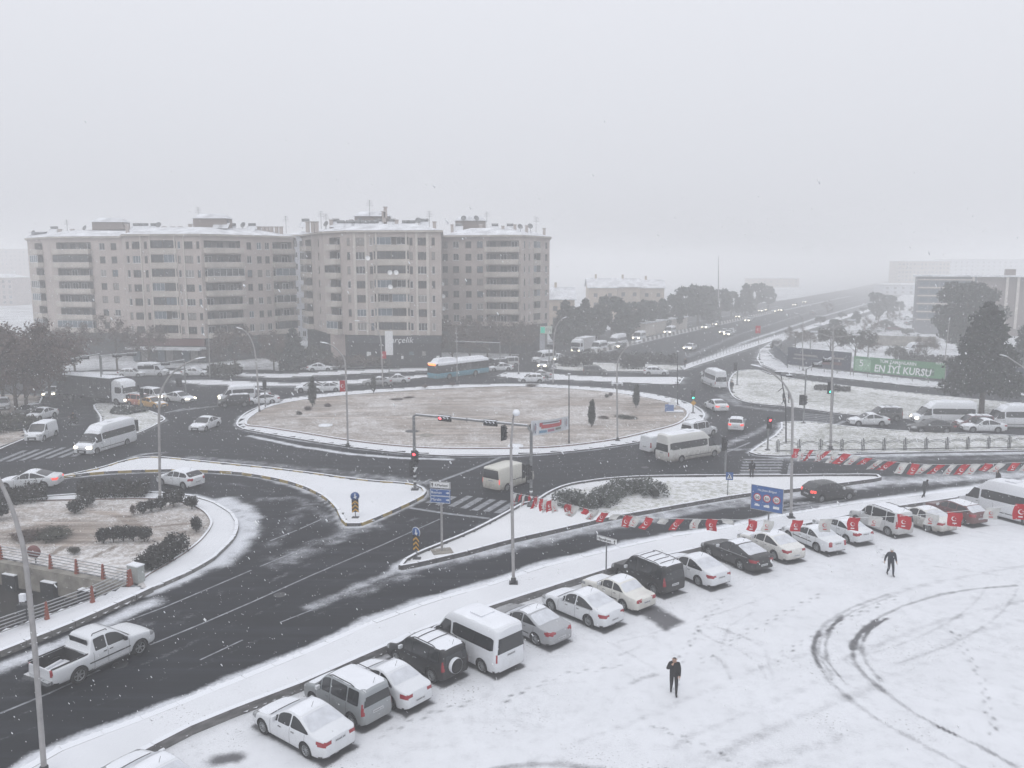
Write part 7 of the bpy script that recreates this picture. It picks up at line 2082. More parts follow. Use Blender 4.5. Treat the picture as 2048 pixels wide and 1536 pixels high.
# keep-right discs with chevron boards
def disc_sign(label, base, disc_py, board_py, psi, snow=False):
    g = G(*base, .13); t = thing('keep_right_sign', label, 'sign', g, 0, 'disc signs with chevron boards')
    zd = W(base[0], disc_py, g.y).z - .13; zb_ = W(base[0], board_py, g.y).z - .13
    obj('column', MB().tube([(0, 0, 0), (0, 0, zd + .3)], .035, 8), m_greymetal, t)
    d_ = obj('disc', MB().lathe([(.001, -.06), (.33, -.06), (.33, -.03), (.001, -.03)][::-1], n=22, axis='Y'), m_blue, t, (0, 0, zd), psi)
    obj('disc_rim', MB().lathe([(.33, -.03), (.345, -.05), (.31, -.066)][::-1], n=22, axis='Y'), m_signwhite, d_)
    obj('arrow', MB().prism([(-.04, .2), (.04, .2), (.04, -.02), (.14, .0), (.05, -.2), (-.12, -.08), (-.04, -.04)], -.004, .004, M=Matrix.Translation((0, -.068, 0)) @ Matrix.Rotation(math.pi / 2, 4, 'X')), m_signwhite, d_)
    b_ = obj('chevron_board', MB().box((0, -.05, 0), (.5, .03, .95)), m_black, t, (0, 0, zb_), psi)
    for k in range(3):
        z = .22 - .3 * k
        obj('chevron', MB().prism([(-.24, z - .09), (0, z + .11), (.24, z - .09), (.24, z + .04), (0, z + .24), (-.24, z + .04)], -.004, .004, M=Matrix.Translation((0, -.07, -.06)) @ Matrix.Rotation(math.pi / 2, 4, 'X')), m_yellow, b_)
    obj('footing', MB().box((0, 0, .02), (.5, .4, .04)), m_dark, t)
disc_sign('blue disc sign with chevron board on the triangle island', (711,1035), 992, 1011, R(10))
disc_sign('blue disc sign with chevron board on the splitter tip', (834,1117), 1064, 1085, R(-35))
# pedestrian sign
g = G(1455, 991, .13); t = thing('crossing_sign', 'small blue pedestrian crossing sign on the splitter island', 'sign', g, 0)
zc = W(1459, 952, g.y).z - .13
obj('column', MB().tube([(0, 0, 0), (0, 0, zc + .2)], .035, 8), m_greymetal, t)
pn = obj('panel', MB().box((0, -.05, 0), (.56, .03, .62)), m_blue, t, (.1, 0, zc), R(-12))
tr = obj('triangle', MB().prism([(-.21, -.2), (.21, -.2), (0, .22)], -.004, .004, M=Matrix.Translation((0, -.07, 0)) @ Matrix.Rotation(math.pi / 2, 4, 'X')), m_signwhite, pn)
obj('walker_symbol', MB().prism([(-.09, -.17), (-.03, -.03), (-.05, .06), (0, .12), (.05, .06), (.03, -.03), (.09, -.17), (.05, -.17), (0, -.07), (-.05, -.17)], -.003, .003, M=Matrix.Translation((0, -.076, 0)) @ Matrix.Rotation(math.pi / 2, 4, 'X')), m_black, tr)
# round sign on the railing
g = G(80, 1133, .13)
# banner across the lawn posts
gp = G(1138, 888, .13); gq = gr
a0, a1 = W(1062, 842, gr.y), W(1062, 872, gr.y)
b0, b1 = W(1137, 832, gp.y), W(1137, 858, gp.y)
t = thing('banner', 'white banner with red slogan strung between gantry and black post', 'banner', (0, 0, 0))
mb = MB(); n = 14; vs = []
for i in range(n + 1):
    f = i / n; sg = -.10 * math.sin(math.pi * f)
    for q in range(3):
        p = a0.lerp(b0, f).lerp(a1.lerp(b1, f), q / 2); vs.append((p.x, p.y + .06 * math.sin(f * 9 + q), p.z + sg))
mb.add(vs, [(i * 3 + q, i * 3 + q + 1, (i + 1) * 3 + q + 1, (i + 1) * 3 + q) for i in range(n) for q in range(2)]); obj('cloth', mb, mat('banner_cloth', (.60, .62, .65), .8, noise=.08, nscale=2), t)
def on_banner(f, q): p = a0.lerp(b0, f).lerp(a1.lerp(b1, f), q); p.z -= .10 * math.sin(math.pi * f); return p
vx = (b0 - a0).normalized(); ban_ang = math.atan2(vx.y, vx.x); tilt = math.atan2(vx.z, math.hypot(vx.x, vx.y))
mb = MB()
def bstrip(f0, f1, q0, q1, m, name):
    mb = MB(); k = 8; vs = []
    for i in range(k + 1):
        f = f0 + (f1 - f0) * i / k
        for q in (q1, q0): p = on_banner(f, q); vs.append((p.x, p.y - .12, p.z))
    mb.add(vs, [(2 * i, 2 * i + 2, 2 * i + 3, 2 * i + 1) for i in range(k)]); obj(name, mb, m, t)
m_slogan = mat('banner_red', (.48, .05, .06), .7)
bstrip(.22, .72, .30, .56, m_slogan, 'slogan_band'); bstrip(.18, .25, .16, .42, m_slogan, 'slogan_end'); bstrip(.70, .76, .12, .5, m_slogan, 'slogan_end')
bstrip(.22, .70, .14, .22, mat('banner_ink', (.12, .12, .14), .7), 'headline')
bstrip(.17, .35, .68, .86, mat('banner_blue', (.14, .28, .42), .7), 'picture_row'); bstrip(.37, .55, .66, .84, mat('banner_pink', (.40, .16, .24), .7), 'picture_row'); bstrip(.58, .74, .64, .80, mat('banner_olive', (.16, .16, .13), .7), 'picture_row')
for f, q in ((.06, .5), (.89, .42)):
    p = on_banner(f, q); o = obj('emblem_ring', MB().lathe([(.26, -.13), (.40, -.13)], n=20, axis='Y'), mat('banner_navy', (.05, .06, .12), .7), t, p, ban_ang)
    obj('emblem_centre', MB().lathe([(.001, -.128), (.2, -.128)], n=16, axis='Y'), mat('banner_rose', (.40, .22, .24), .7), o)

# ------------------------------------------------------------------ bunting
def flag_mesh(seed, w, h, swing):
    r = random.Random(seed); n, m_ = 6, 7; vs = []
    for j in range(m_ + 1):
        for i in range(n + 1):
            u, v = i / n, j / m_
            vs.append(((u - .5) * w * (1 - .12 * v * r.random()) - swing[0] * v * h + .04 * math.sin(5 * v + seed), swing[1] * v * v * h + .05 * math.sin(6 * u + 4 * v + seed), -v * h * (1 - .15 * abs(swing[0])) - .04 * math.sin(3 * u + seed)))
    mb = MB(); mb.smooth = True
    mb.add(vs, [(j * (n + 1) + i, (j + 1) * (n + 1) + i, (j + 1) * (n + 1) + i + 1, j * (n + 1) + i + 1) for j in range(m_) for i in range(n)])
    return mb
def bunting(label, pts, spots, w, h, seed=0):
    """string through world points with flags hung at fractions of its length"""
    t = thing('bunting', label, 'bunting', pts[0]); o0 = Vector(pts[0])
    path = [Vector(p) for p in smooth_path([tuple(p) for p in pts], 8)]
    obj('string', MB().tube([p - o0 for p in path], .012, 4, caps=False), m_signwhite, t)
    d = [0]
    for a, b in zip(path, path[1:]): d.append(d[-1] + (b - a).length)
    for k, (f, red, sw, wf, hf) in enumerate(spots):
        s = f * d[-1]; i = min(max(j for j in range(len(d)) if d[j] <= s + 1e-6), len(path) - 2)
        p = path[i].lerp(path[i + 1], (s - d[i]) / max(1e-6, d[i + 1] - d[i])); e = path[i + 1] - path[i]
        fl = obj('flag', flag_mesh(seed * 50 + k, w * wf, h * hf, sw), m_flagred if red else m_flagwhite, t, p - o0, math.atan2(e.y, e.x))
        if hf > .55:
            em = obj('emblem', crescent(.15 * h * hf), m_signwhite if red else m_signred, fl, (-sw[0] * .5 * h * hf - .02, sw[1] * .25 * h * hf - .075, -.46 * h * hf)); em.rotation_euler = (0, -.4 - sw[0] * .5, 0)
            em2 = obj('emblem_line', MB().box((0, 0, 0), (.32 * w, .012, .05)), m_signwhite if red else m_signred, fl, (-sw[0] * .78 * h * hf, sw[1] * .6 * h * hf - .09, -.76 * h * hf)); em2.rotation_euler = (0, -.1, 0)
L2 = G(1027, 1166, .13)
A = W(1024, 985, L2.y)
rb = random.Random(5)
def rs(n, f0, f1, start_red, lean=.5):
    out = []
    for k in range(n):
        out.append((f0 + (f1 - f0) * k / max(1, n - 1) + rb.uniform(-.004, .004), (k + start_red) % 2 == 0, (rb.uniform(.2, lean), rb.uniform(-.3, .3)), rb.uniform(.85, 1.1), rb.choice((.5, .9, 1., 1.05, .95))))
    return out
B1, B2, B3 = W(1110, 1003, 51), W(1215, 1026, 49), W(1300, 1035, 47.5)
B4, B5, B6, B7, B8 = W(1430, 1039, 45.5), W(1560, 1040, 44), W(1700, 1036, 42.5), W(1860, 1028, 40.5), W(2070, 1006, 38)
sp = [(.012, False, (.3, .1), 1., 1.1), (.04, True, (.2, .2), .7, .5), (.058, False, (.3, .2), .8, .9), (.082, True, (-.3, .1), .7, .5)]
sp += rs(6, .112, .19, 0, .3) + rs(8, .215, .372, 0, .75) + rs(4, .395, .48, 0, .6) + [(.512, True, (.1, .2), 1.2, 1.1)] + [(.54, False, (.1, .0), 1.3, .4)] + rs(2, .585, .64, 0, .25)[:1] + rs(2, .605, .64, 1, .2)[:1] + [(.655, True, (.1, .1), 1.1, 1.)] + [(.70, False, (0, .1), 1.2, 1.1), (.745, True, (.1, .1), 1.1, 1.1), (.78, False, (.35, .2), 1.2, .9), (.822, True, (.1, 0), 1.3, 1.05), (.862, False, (.2, .2), 1.2, 1.), (.892, True, (-.1, .1), 1.3, 1.1), (.945, False, (.1, .1), 1.2, .9), (.985, True, (.1, .1), 1.3, 1.2)]
sp = [(f, r_, s_, w_ * .9, h_ * (.9 if f > .48 else 1)) for f, r_, s_, w_, h_ in sp]
bunting('red and white party bunting hung across the car park row', [A, B1, B2, B3, B4, B5, B6, B7, B8], sp, .58, .76, 1)
L12 = G(1582, 1035, .13)
C0 = W(1586, 896, L12.y)
C1, C2, C3, C4 = W(1680, 905, 60.5), W(1800, 925, 59.5), W(1930, 929, 58.5), W(2090, 922, 57)
bunting('red and white bunting strung from the lamp post toward the right edge', [C0, C1, C2, C3, C4], [(f, r_, (s_[0] + rb.uniform(-.1, .5), s_[1]), w_, max(.75, h_)) for f, r_, s_, w_, h_ in rs(23, .02, .99, 0, .8)], .56, .88, 3)

# ------------------------------------------------------------------ railings and fences
m_rail = mat('rail_grey', (.30, .30, .31), .5, metal=.3, snow=.4)
m_railred = mat('rail_post_red', (.27, .075, .05), .7, noise=.3, nscale=5)
def railing(label, pts_px, z0, step, H=.95):
    P = [G(x, y, z0) for x, y in pts_px]
    t = thing('railing', label, 'railing', P[0]); o0 = P[0]
    d = [0]
    for a, b in zip(P, P[1:]): d.append(d[-1] + (b - a).length)
    n = max(2, int(round(d[-1] / step))); pos = []
    for k in range(n + 1):
        s = d[-1] * k / n; i = min(max(j for j in range(len(d)) if d[j] <= s + 1e-6), len(P) - 2); pos.append(P[i].lerp(P[i + 1], (s - d[i]) / (d[i + 1] - d[i])) - o0)
    ang = [math.atan2((pos[min(k + 1, n)] - pos[max(k - 1, 0)]).y, (pos[min(k + 1, n)] - pos[max(k - 1, 0)]).x) for k in range(n + 1)]
    pm = MB().add([(-.10, -.10, 0), (.10, -.10, 0), (.10, .10, 0), (-.10, .10, 0), (-.04, -.05, H), (.04, -.05, H), (.04, .05, H), (-.04, .05, H)], [(3, 2, 1, 0), (4, 5, 6, 7), (0, 1, 5, 4), (1, 2, 6, 5), (2, 3, 7, 6), (3, 0, 4, 7)]).mesh('post'); pm.materials.append(m_railred)
    for p, a in zip(pos, ang): obj('post', pm, None, t, p, a)
    for k in range(5):
        z = .18 + k * (H - .22) / 4
        obj('rail', MB().tube([p + Vector((0, 0, z)) for p in pos], .028, 6), m_rail, t)
    return t
railing('railing with red posts along the far side of the underpass', [(-90,1102),(2,1120),(130,1144),(262,1170)], .13, 2.25)
railing('railing with red posts along the near side of the underpass', [(258,1172),(208,1196),(140,1222),(0,1272),(-120,1316)], .13, 2.3)
g = G(72, 1127, .13)
t = thing('round_sign', 'round traffic sign seen from behind on the underpass railing', 'sign', g); zc = .8
obj('disc', MB().lathe([(.001, -.03), (.42, -.03), (.42, 0), (.001, 0)][::-1], c=(0, -.1, zc), n=22, axis='Y'), mat('sign_back_red', (.20, .09, .085), .7, noise=.3), t); obj('column', MB().tube([(0, 0, 0), (0, 0, zc)], .04, 6), m_greymetal, t)
g = G(44, 1250, .13)
t = thing('garbage_post', 'thin pole with a small white box beside the tall lamp post', 'pole', g)
obj('column', MB().tube([(0, 0, 0), (0, 0, height_at(g, 44, 1190))], .06, 8), m_greymetal, t); e = W(45, 1195, g.y) - g; obj('box', MB().box(e, (.26, .2, .4)), m_carsnow, t); obj('dark_cover', MB().box(e - Vector((.0, .0, .75)), (.5, .35, .8)), m_dark, t)
# cabinet
g = G(273, 1163, .13)
t = thing('cabinet', 'grey utility cabinet with snowy top beside the underpass railing', 'cabinet', g, R(-25))
obj('box', MB().box((0, 0, .5), (.85, .5, 1.0)), mat('cabinet_grey', (.34, .36, .35), .6, noise=.1), t); obj('top_snow', MB().box((0, 0, 1.03), (.9, .55, .06)), m_carsnow, t); obj('door', MB().box((0, -.255, .5), (.74, .015, .86)), mat('cabinet_door', (.38, .40, .39), .6), t)
# ornamental fence on the fence island
g0, g1 = G(1555, 904, .13), G(2100, 895.5, .13)
t = thing('ornamental_fence', 'dark ornamental fence with arched panels along the fence island', 'fence', g0)
dv = g1 - g0; Lf = dv.length; dv.normalize(); fa = math.atan2(dv.y, dv.x)
np_ = int(round(Lf / 2.12)); pw = Lf / np_
pst = MB()
bar_m = MB().box((0, 0, .62), (.08, .08, 1.30)).mesh('post'); bar_m.materials.append(m_dark)
sl_m = MB().box((0, 0, .56), (.05, .05, 1.16)).mesh('slim_bar'); sl_m.materials.append(m_dark)
arc = MB(); pts = [(.16 + (pw - .32) * k / 10, 0, .80 + .24 * math.sin(math.pi * k / 10)) for k in range(11)]; arc.tube(pts, .030, 5); arc_m = arc.mesh('arch'); arc_m.materials.append(m_dark)
arc2 = MB(); pts = [(.16 + (pw - .32) * k / 10, 0, .66 + .24 * math.sin(math.pi * k / 10)) for k in range(11)]; arc2.tube(pts, .026, 5); arc2_m = arc2.mesh('lower_arch'); arc2_m.materials.append(m_dark)
rail_m = MB().box((pw / 2, 0, .12), (pw, .05, .07)).mesh('rail'); rail_m.materials.append(m_dark)
hub_m = MB().box((0, 0, .5), (.36, .03, .04)).mesh('post_band'); hub_m.materials.append(m_dark)
for k in range(np_ + 1):
    p = dv * (pw * k)
    obj('post', bar_m, None, t, p, fa)
    for s_ in (-.15, .15): obj('slim_bar', sl_m, None, t, p + dv * s_, fa)
    obj('post_band', hub_m, None, t, p, fa)
    if k < np_:
        obj('arch', arc_m, None, t, p, fa); obj('lower_arch', arc2_m, None, t, p, fa); obj('rail', rail_m, None, t, p, fa)
# barrier beside the main road (pale blocks) and fence on the ramp pavement
A0 = [G(x, y) for x, y in ((1146,719),(1200,705),(1297,681),(1418,654),(1560,622))]
t = thing('road_barrier', 'long barrier of pale blocks beside the main road', 'barrier', A0[0])
blk = MB().add([(-.35, -.25, 0), (.35, -.25, 0), (.35, .25, 0), (-.35, .25, 0), (-.3, -.12, .85), (.3, -.12, .85), (.3, .12, .85), (-.3, .12, .85)], [(3, 2, 1, 0), (4, 5, 6, 7), (0, 1, 5, 4), (1, 2, 6, 5), (2, 3, 7, 6), (3, 0, 4, 7)]).mesh('block'); blk.materials.append(mat('barrier_pale', (.55, .55, .54), .7, snow=.5))
blk2 = blk.copy(); blk2.name = 'block'; blk2.materials.clear(); blk2.materials.append(mat('barrier_dark', (.16, .15, .15), .8, noise=.3))
s_ = 0; k = 0
for a, b in zip(A0, A0[1:]):
    L = (b - a).length; n = int(L / 1.6); an = math.atan2((b - a).y, (b - a).x)
    for i in range(n):
        p = a.lerp(b, (i + .5) / n); o = obj('block', blk if k % 2 else blk2, None, t, p - A0[0], an); o.scale = (2.1, 1, 1); k += 1
F0 = [G(x, y, .13) for x, y in ((1386,729),(1440,711),(1500,691),(1570,669),(1650,643),(1720,621))]
t = thing('guard_fence', 'low steel guard fence along the ramp pavement', 'fence', F0[0])
pmn = MB().box((0, 0, .55), (.07, .07, 1.1)).mesh('post'); pmn.materials.append(m_greymetal)
for a, b in zip(F0, F0[1:]):
    n = int((b - a).length / 2.4)
    for i in range(n): obj('post', pmn, None, t, a.lerp(b, i / n) - F0[0])
    for z in (.45, .8, 1.08): obj('rail', MB().tube([a - F0[0] + Vector((0, 0, z)), b - F0[0] + Vector((0, 0, z))], .035, 5), m_greymetal, t)
# hoardings behind the banner pavement
m_hdark = mat('hoarding_navy', (.020, .026, .048), .6, noise=.3, nscale=.6); m_hgreen = mat('hoarding_green', (.075, .22, .105), .6, noise=.12, nscale=.5)
m_hpost = mat('hoarding_post', (.16, .15, .14), .8)
def hoard(label, a_px, b_px, top_a, top_b, low, m, name='hoarding', panels=4):
    a, b = G(*a_px, .13), G(*b_px, .13); t = thing(name, label, 'hoarding', a)
    d = b - a; L = d.length; an = math.atan2(d.y, d.x); H = height_at(a, a_px[0], top_a)
    for k in range(panels):
        c = d * ((k + .5) / panels)
        obj('panel', MB().box((0, 0, (low + H) / 2), (L / panels - .03, .06, H - low)), m, t, c, an)
    for k in range(panels + 1): obj('post', MB().box((0, .1, H / 2), (.09, .09, H)), m_hpost, t, d * (k / panels), an)
    return t, d, an, H, L
t, d, an, H, L = hoard('short dark hoarding on the side road corner', (1548,712), (1574,736), 690, 694, .3, m_hdark, panels=2)
t, d, an, H, L = hoard('long navy hoarding with faint lettering and red patches', (1574,736), (1700,750), 694, 703, .75, m_hdark, panels=5)
for f, z, w_, h_, m_ in ((.62, 1.6, 1.6, .5, m_redband), (.80, 1.7, 1.6, .5, m_redband), (.30, 2.6, 4.5, .3, m_pane2), (.2, 1.9, 2.5, .22, m_pane2), (.82, 2.6, 2.0, .3, m_pane2), (.45, 2.0, 2.2, .2, m_pane3)):
    o = obj('printed_patch', MB().box((0, -.045, 0), (w_, .015, h_)), m_, t, d * f + Vector((0, 0, z)), an)
t, d, an, H, L = hoard('green hoarding with large white slogan beside the pine', (1706,751), (1888,769), 712, 724, .8, m_hgreen, panels=6)
n_ = Vector((math.sin(an), -math.cos(an), 0)) * .05
lettering('EN İYİ KURSU', 1.62, m_signwhite, t, d * .24 + n_ + Vector((0, 0, 1.05)), rot=(math.pi / 2, 0, an), stretch=.86, name='slogan', bold=.035, shear=.1)
lettering('TÜM ZAMANLARIN', .74, m_signwhite, t, d * .30 + n_ + Vector((0, 0, 2.55)), rot=(math.pi / 2, 0, an), stretch=.9, name='slogan', bold=.012)
o = obj('printed_card', MB().box((0, -.045, 0), (2.6, .015, 1.9)), mat('hoarding_pale_green', (.22, .36, .25), .6, noise=.3, nscale=1.5), t, d * .11 + Vector((0, 0, 1.95)), an)
lettering('5', 1.6, m_signwhite, t, d * .065 + n_ * 1.4 + Vector((0, 0, 1.7)), rot=(math.pi / 2, 0, an), name='slogan')
obj('printed_card', MB().box((0, -.045, 0), (2.7, .015, 1.1)), mat('hoarding_deep_green', (.03, .10, .05), .6), t, d * .80 + Vector((0, 0, 1.75)), an)
lettering('NAKİPOĞLU', .34, m_signwhite, t, d * .755 + n_ * 1.4 + Vector((0, 0, 1.75)), rot=(math.pi / 2, 0, an), name='slogan')
lettering('EĞİTİM', .5, m_signwhite, t, d * .9 + n_ + Vector((0, 0, 3.05)), rot=(math.pi / 2, 0, an), name='slogan')
t, d, an, H, L = hoard('dark hoarding half hidden behind the conifer', (1890,769), (2060,786), 724, 742, .6, m_hdark, panels=5)
# yard wall
t = thing('yard_wall', 'long grey wall across the snowy yard behind the hoarding', 'wall', G(1745, 690)); a, b = G(1745, 690), G(1870, 694)
obj('wall_face', MB().bar((0, 0, 1.1), b - a + Vector((0, 0, 1.1)), .3, 2.4), m_concrete, t); obj('wall_snow', MB().bar((0, 0, 2.34), b - a + Vector((0, 0, 2.34)), .4, .08), m_roofsnow, t)
# bank sign
g = G(1092, 712); t = thing('bank_sign', 'pale illuminated sign with a teal square on a tall post by the apartment block', 'sign', g)
c = W(1092, 660, g.y) - g
pn = obj('panel', MB().box(c, (2.4, .3, 1.55)), mat('sign_pale_green', (.52, .58, .52), .5), t); obj('logo_square', MB().box(c + Vector((-.68, -.18, 0)), (.85, .04, 1.2)), mat('logo_teal', (.02, .42, .30), .5, emit=(.02, .55, .38), estr=.35), t)
lettering('TEB', .85, m_greymetal, t, c + Vector((-.12, -.18, -.3)), name='sign_lettering', stretch=.85); obj('column', MB().box((0, .05, c.z / 2 - .4), (.5, .25, c.z - .8)), m_greymetal, t)
obj('kiosk', MB().box((-.6, .6, 2.2), (1.4, .8, 4.4)), m_bluegrey, t)
# blue-white electricity kiosk on the lawn
g = G(1344, 824, .2); t = thing('pedestal', 'small stepped blue and white pedestal on the roundabout', 'pedestal', g)
obj('slab', MB().box((.3, 0, .12), (2.2, 1.1, .12)), m_carsnow, t); obj('box', MB().box((-.35, 0, .5), (1.0, .6, .85)), mat('pedestal_blue', (.10, .17, .36), .6), t); obj('upper_box', MB().box((0, .1, .95), (.85, .55, .7)), m_signwhite, t); obj('top_block', MB().box((.05, .1, 1.4), (.45, .4, .5)), m_signwhite, t)
for i, (px, py, lb) in enumerate(((820,862,'shallow open pit in the snow at the middle of the lawn'), (848,870,'manhole slab on the lawn near the gantry'), (646,850,'pale slab on the left of the lawn'), (1026,891,'white slab by the near kerb of the lawn'))):
    g = G(px + 5, py, .3); t = tag(obj('manhole_cover', MB().lathe([(.001, .07), (.5, .07), (.55, .02), (.8, .02), (.85, -.3)][::-1], n=16), (m_dark, m_concrete, m_carsnow, m_carsnow)[i], None, g), lb, 'manhole', 'covers on the roundabout lawn')
# ------------------------------------------------------------------ bus, lorries
def bus():
    root = thing('city_bus', 'teal city bus with white roof pods and an orange route display', 'bus', (0, 0, 0))
    L, Wd, H = 12., 2.5, 2.95
    sh = Shell([(6., 2.7), (5.98, 2.9), (5.7, H), (0, H + .02), (-5.8, H), (-5.97, 2.9), (-6., 2.75)], [(6, 1.35), (-6, 1.35)], L, Wd, zb=.32, k=.03, e=.14, taper=.03, xs=.35, lean=.03, crown=.06, sg=.04, wheels=(3.3, -2.7), wr=.48, side=.99)
    b = obj('body', sh.mesh('body'), [P_TEAL, m_arch], root)
    up = sh.pick('upper_band', lambda x, y, z: z > 1.2 and z < 2.62, .006); obj('window_band', up, m_glass, root)
    obj('roof_panel', sh.pick('roof_panel', lambda x, y, z: z >= 2.62, .008), m_carsnow, root)
    for x0, x1, h in ((1.2, 5.5, .55), (-5.4, .2, .28)):
        mb = MB(); ring = [(x0, -.85), (x1, -.85), (x1, .85), (x0, .85)]
        mb.add([(x, y, H - .05) for x, y in ring] + [(x0 + .35, -.7, H + h), (x1 - .55, -.7, H + h), (x1 - .55, .7, H + h), (x0 + .35, .7, H + h)], [(4, 5, 6, 7), (0, 1, 5, 4), (1, 2, 6, 5), (2, 3, 7, 6), (3, 0, 4, 7)]); obj('roof_pod', mb, m_carsnow, root)
    obj('route_display', MB().box((6.03, 0, 2.62), (.06, 1.7, .3)), m_amber, root)
    for x in (4.6, .3, -4.3):
        obj('door', MB().box((x, -1.262, 1.5), (1.15, .03, 2.1)), m_glass, root)
    for x in (5.3, 3.6, 2.2, .8, -.6, -2., -3.4, -4.8):
        for s in (1, -1): obj('window_bar', MB().box((x, s * 1.262, 1.95), (.07, .02, 1.25)), m_trim, root)
    for s in (1, -1):
        obj('headlight', MB().box((6.01, s * .95, .72), (.05, .35, .18)), m_head, root); obj('taillight', MB().box((-6.01, s * 1.05, 1.0), (.05, .16, .5)), m_tail, root)
        obj('wing_mirror', MB().box((6.25, s * 1.3, 2.3), (.12, .2, .42)).bar((5.95, s * 1.2, 2.6), (6.25, s * 1.3, 2.5), .04), m_trim, root)
    add_wheels(root, (3.3, -2.7), 1.25, .48, 8, w=.28)
    return root
o = bus(); p = G(918, 754); o.location = (p.x, p.y, 0); o.rotation_euler = (0, 0, R(-133))
def lorry(label, L=12.5, cabc=P_WHITE, boxm=None):
    root = thing('lorry', label, 'lorry', (0, 0, 0))
    f = L / 2
    sh = Shell([(f, 2.2), (f - .03, 2.5), (f - .25, 3.05), (f - .6, 3.35), (f - 1.6, 3.5), (f - 1.95, 3.45), (f - 2.1, 3.2)], [(f, 1.6), (f - 2.1, 1.6)], L, 2.45, zb=.5, k=.05, e=.15, taper=.04, xs=.35, lean=.03, crown=.05, sg=.05, wheels=(f - 1.35,), wr=.5, side=.99)
    # the cab is the front part of that shell
    me = sh.mesh('cab'); bm = bmesh.new(); bm.from_mesh(me)
    bmesh.ops.bisect_plane(bm, geom=bm.verts[:] + bm.edges[:] + bm.faces[:], plane_co=(f - 2.15, 0, 0), plane_no=(-1, 0, 0), clear_outer=True)
    bmesh.ops.holes_fill(bm, edges=[e for e in bm.edges if e.is_boundary], sides=0); bm.to_mesh(me); bm.free()
    obj('cab', me, [cabc, m_arch], root)
    obj('windscreen', sh.pick('windscreen', lambda x, y, z: x > f - .4 and abs(y) < 1.1 and 1.75 < z < 2.65, .012), m_glass, root)
    obj('grille', sh.pick('grille', lambda x, y, z: x > f - .1 and abs(y) < .8 and .8 < z < 1.5, .01), m_trim, root)
    obj('cab_snow', sh.top_patch(f - 2., f - .55, inset=.1, thick=.04), m_carsnow, root)
    for s in (1, -1):
        obj('side_window', sh.side_patch(f - 1.5, f - .45, lambda x: 1.75, lambda x: 2.55, s, off=.012, rr=.05), m_glass, root)
        obj('headlight', MB().box((f + .01, s * .9, .85), (.06, .35, .2)), m_headlit, root)
        obj('wing_mirror', MB().box((f - .2, s * 1.42, 2.2), (.12, .22, .6)).bar((f - .25, s * 1.2, 2.4), (f - .2, s * 1.42, 2.4), .04), m_trim, root)
    x0, x1 = -f, f - 2.35
    bx = obj('load_box', MB().box(((x0 + x1) / 2, 0, 2.3), (x1 - x0, 2.5, 2.6)), boxm, root); obj('box_snow', MB().box(((x0 + x1) / 2, 0, 3.63), (x1 - x0 - .05, 2.46, .07)), m_carsnow, bx)
    for k in range(9):
        for s in (1, -1): obj('box_rib', MB().box((x0 + (x1 - x0) * (k + .5) / 9, s * 1.26, 2.3), (.07, .04, 2.5)), boxm, bx)
    obj('chassis', MB().box((-.6, 0, .85), (L - 1.6, .9, .3)), m_dark, root); obj('side_guard', MB().box((.6, 0, .65), (3.2, 2.4, .45)), m_trim, root)
    add_wheels(root, (f - 1.35, -f + 1.4, -f + 2.6), 1.25, .5, 8, w=.3)
    return root
o = lorry('long dark box lorry with snow-covered white cab at the left junction', 13., P_WHITE, mat('lorry_box_dark', (.07, .072, .078), .6, noise=.3, nscale=.8)); p = G(196, 804); o.location = (p.x, p.y, 0); o.rotation_euler = (0, 0, R(-26))
o = lorry('pale lorry with lit headlamps arriving from the main road', 8.5, P_WHITE, mat('lorry_box_pale', (.45, .45, .46), .6, noise=.15)); p = G(1166, 705); o.location = (p.x, p.y, 0); o.rotation_euler = (0, 0, R(-120)); o.scale = (.9, .9, .9)

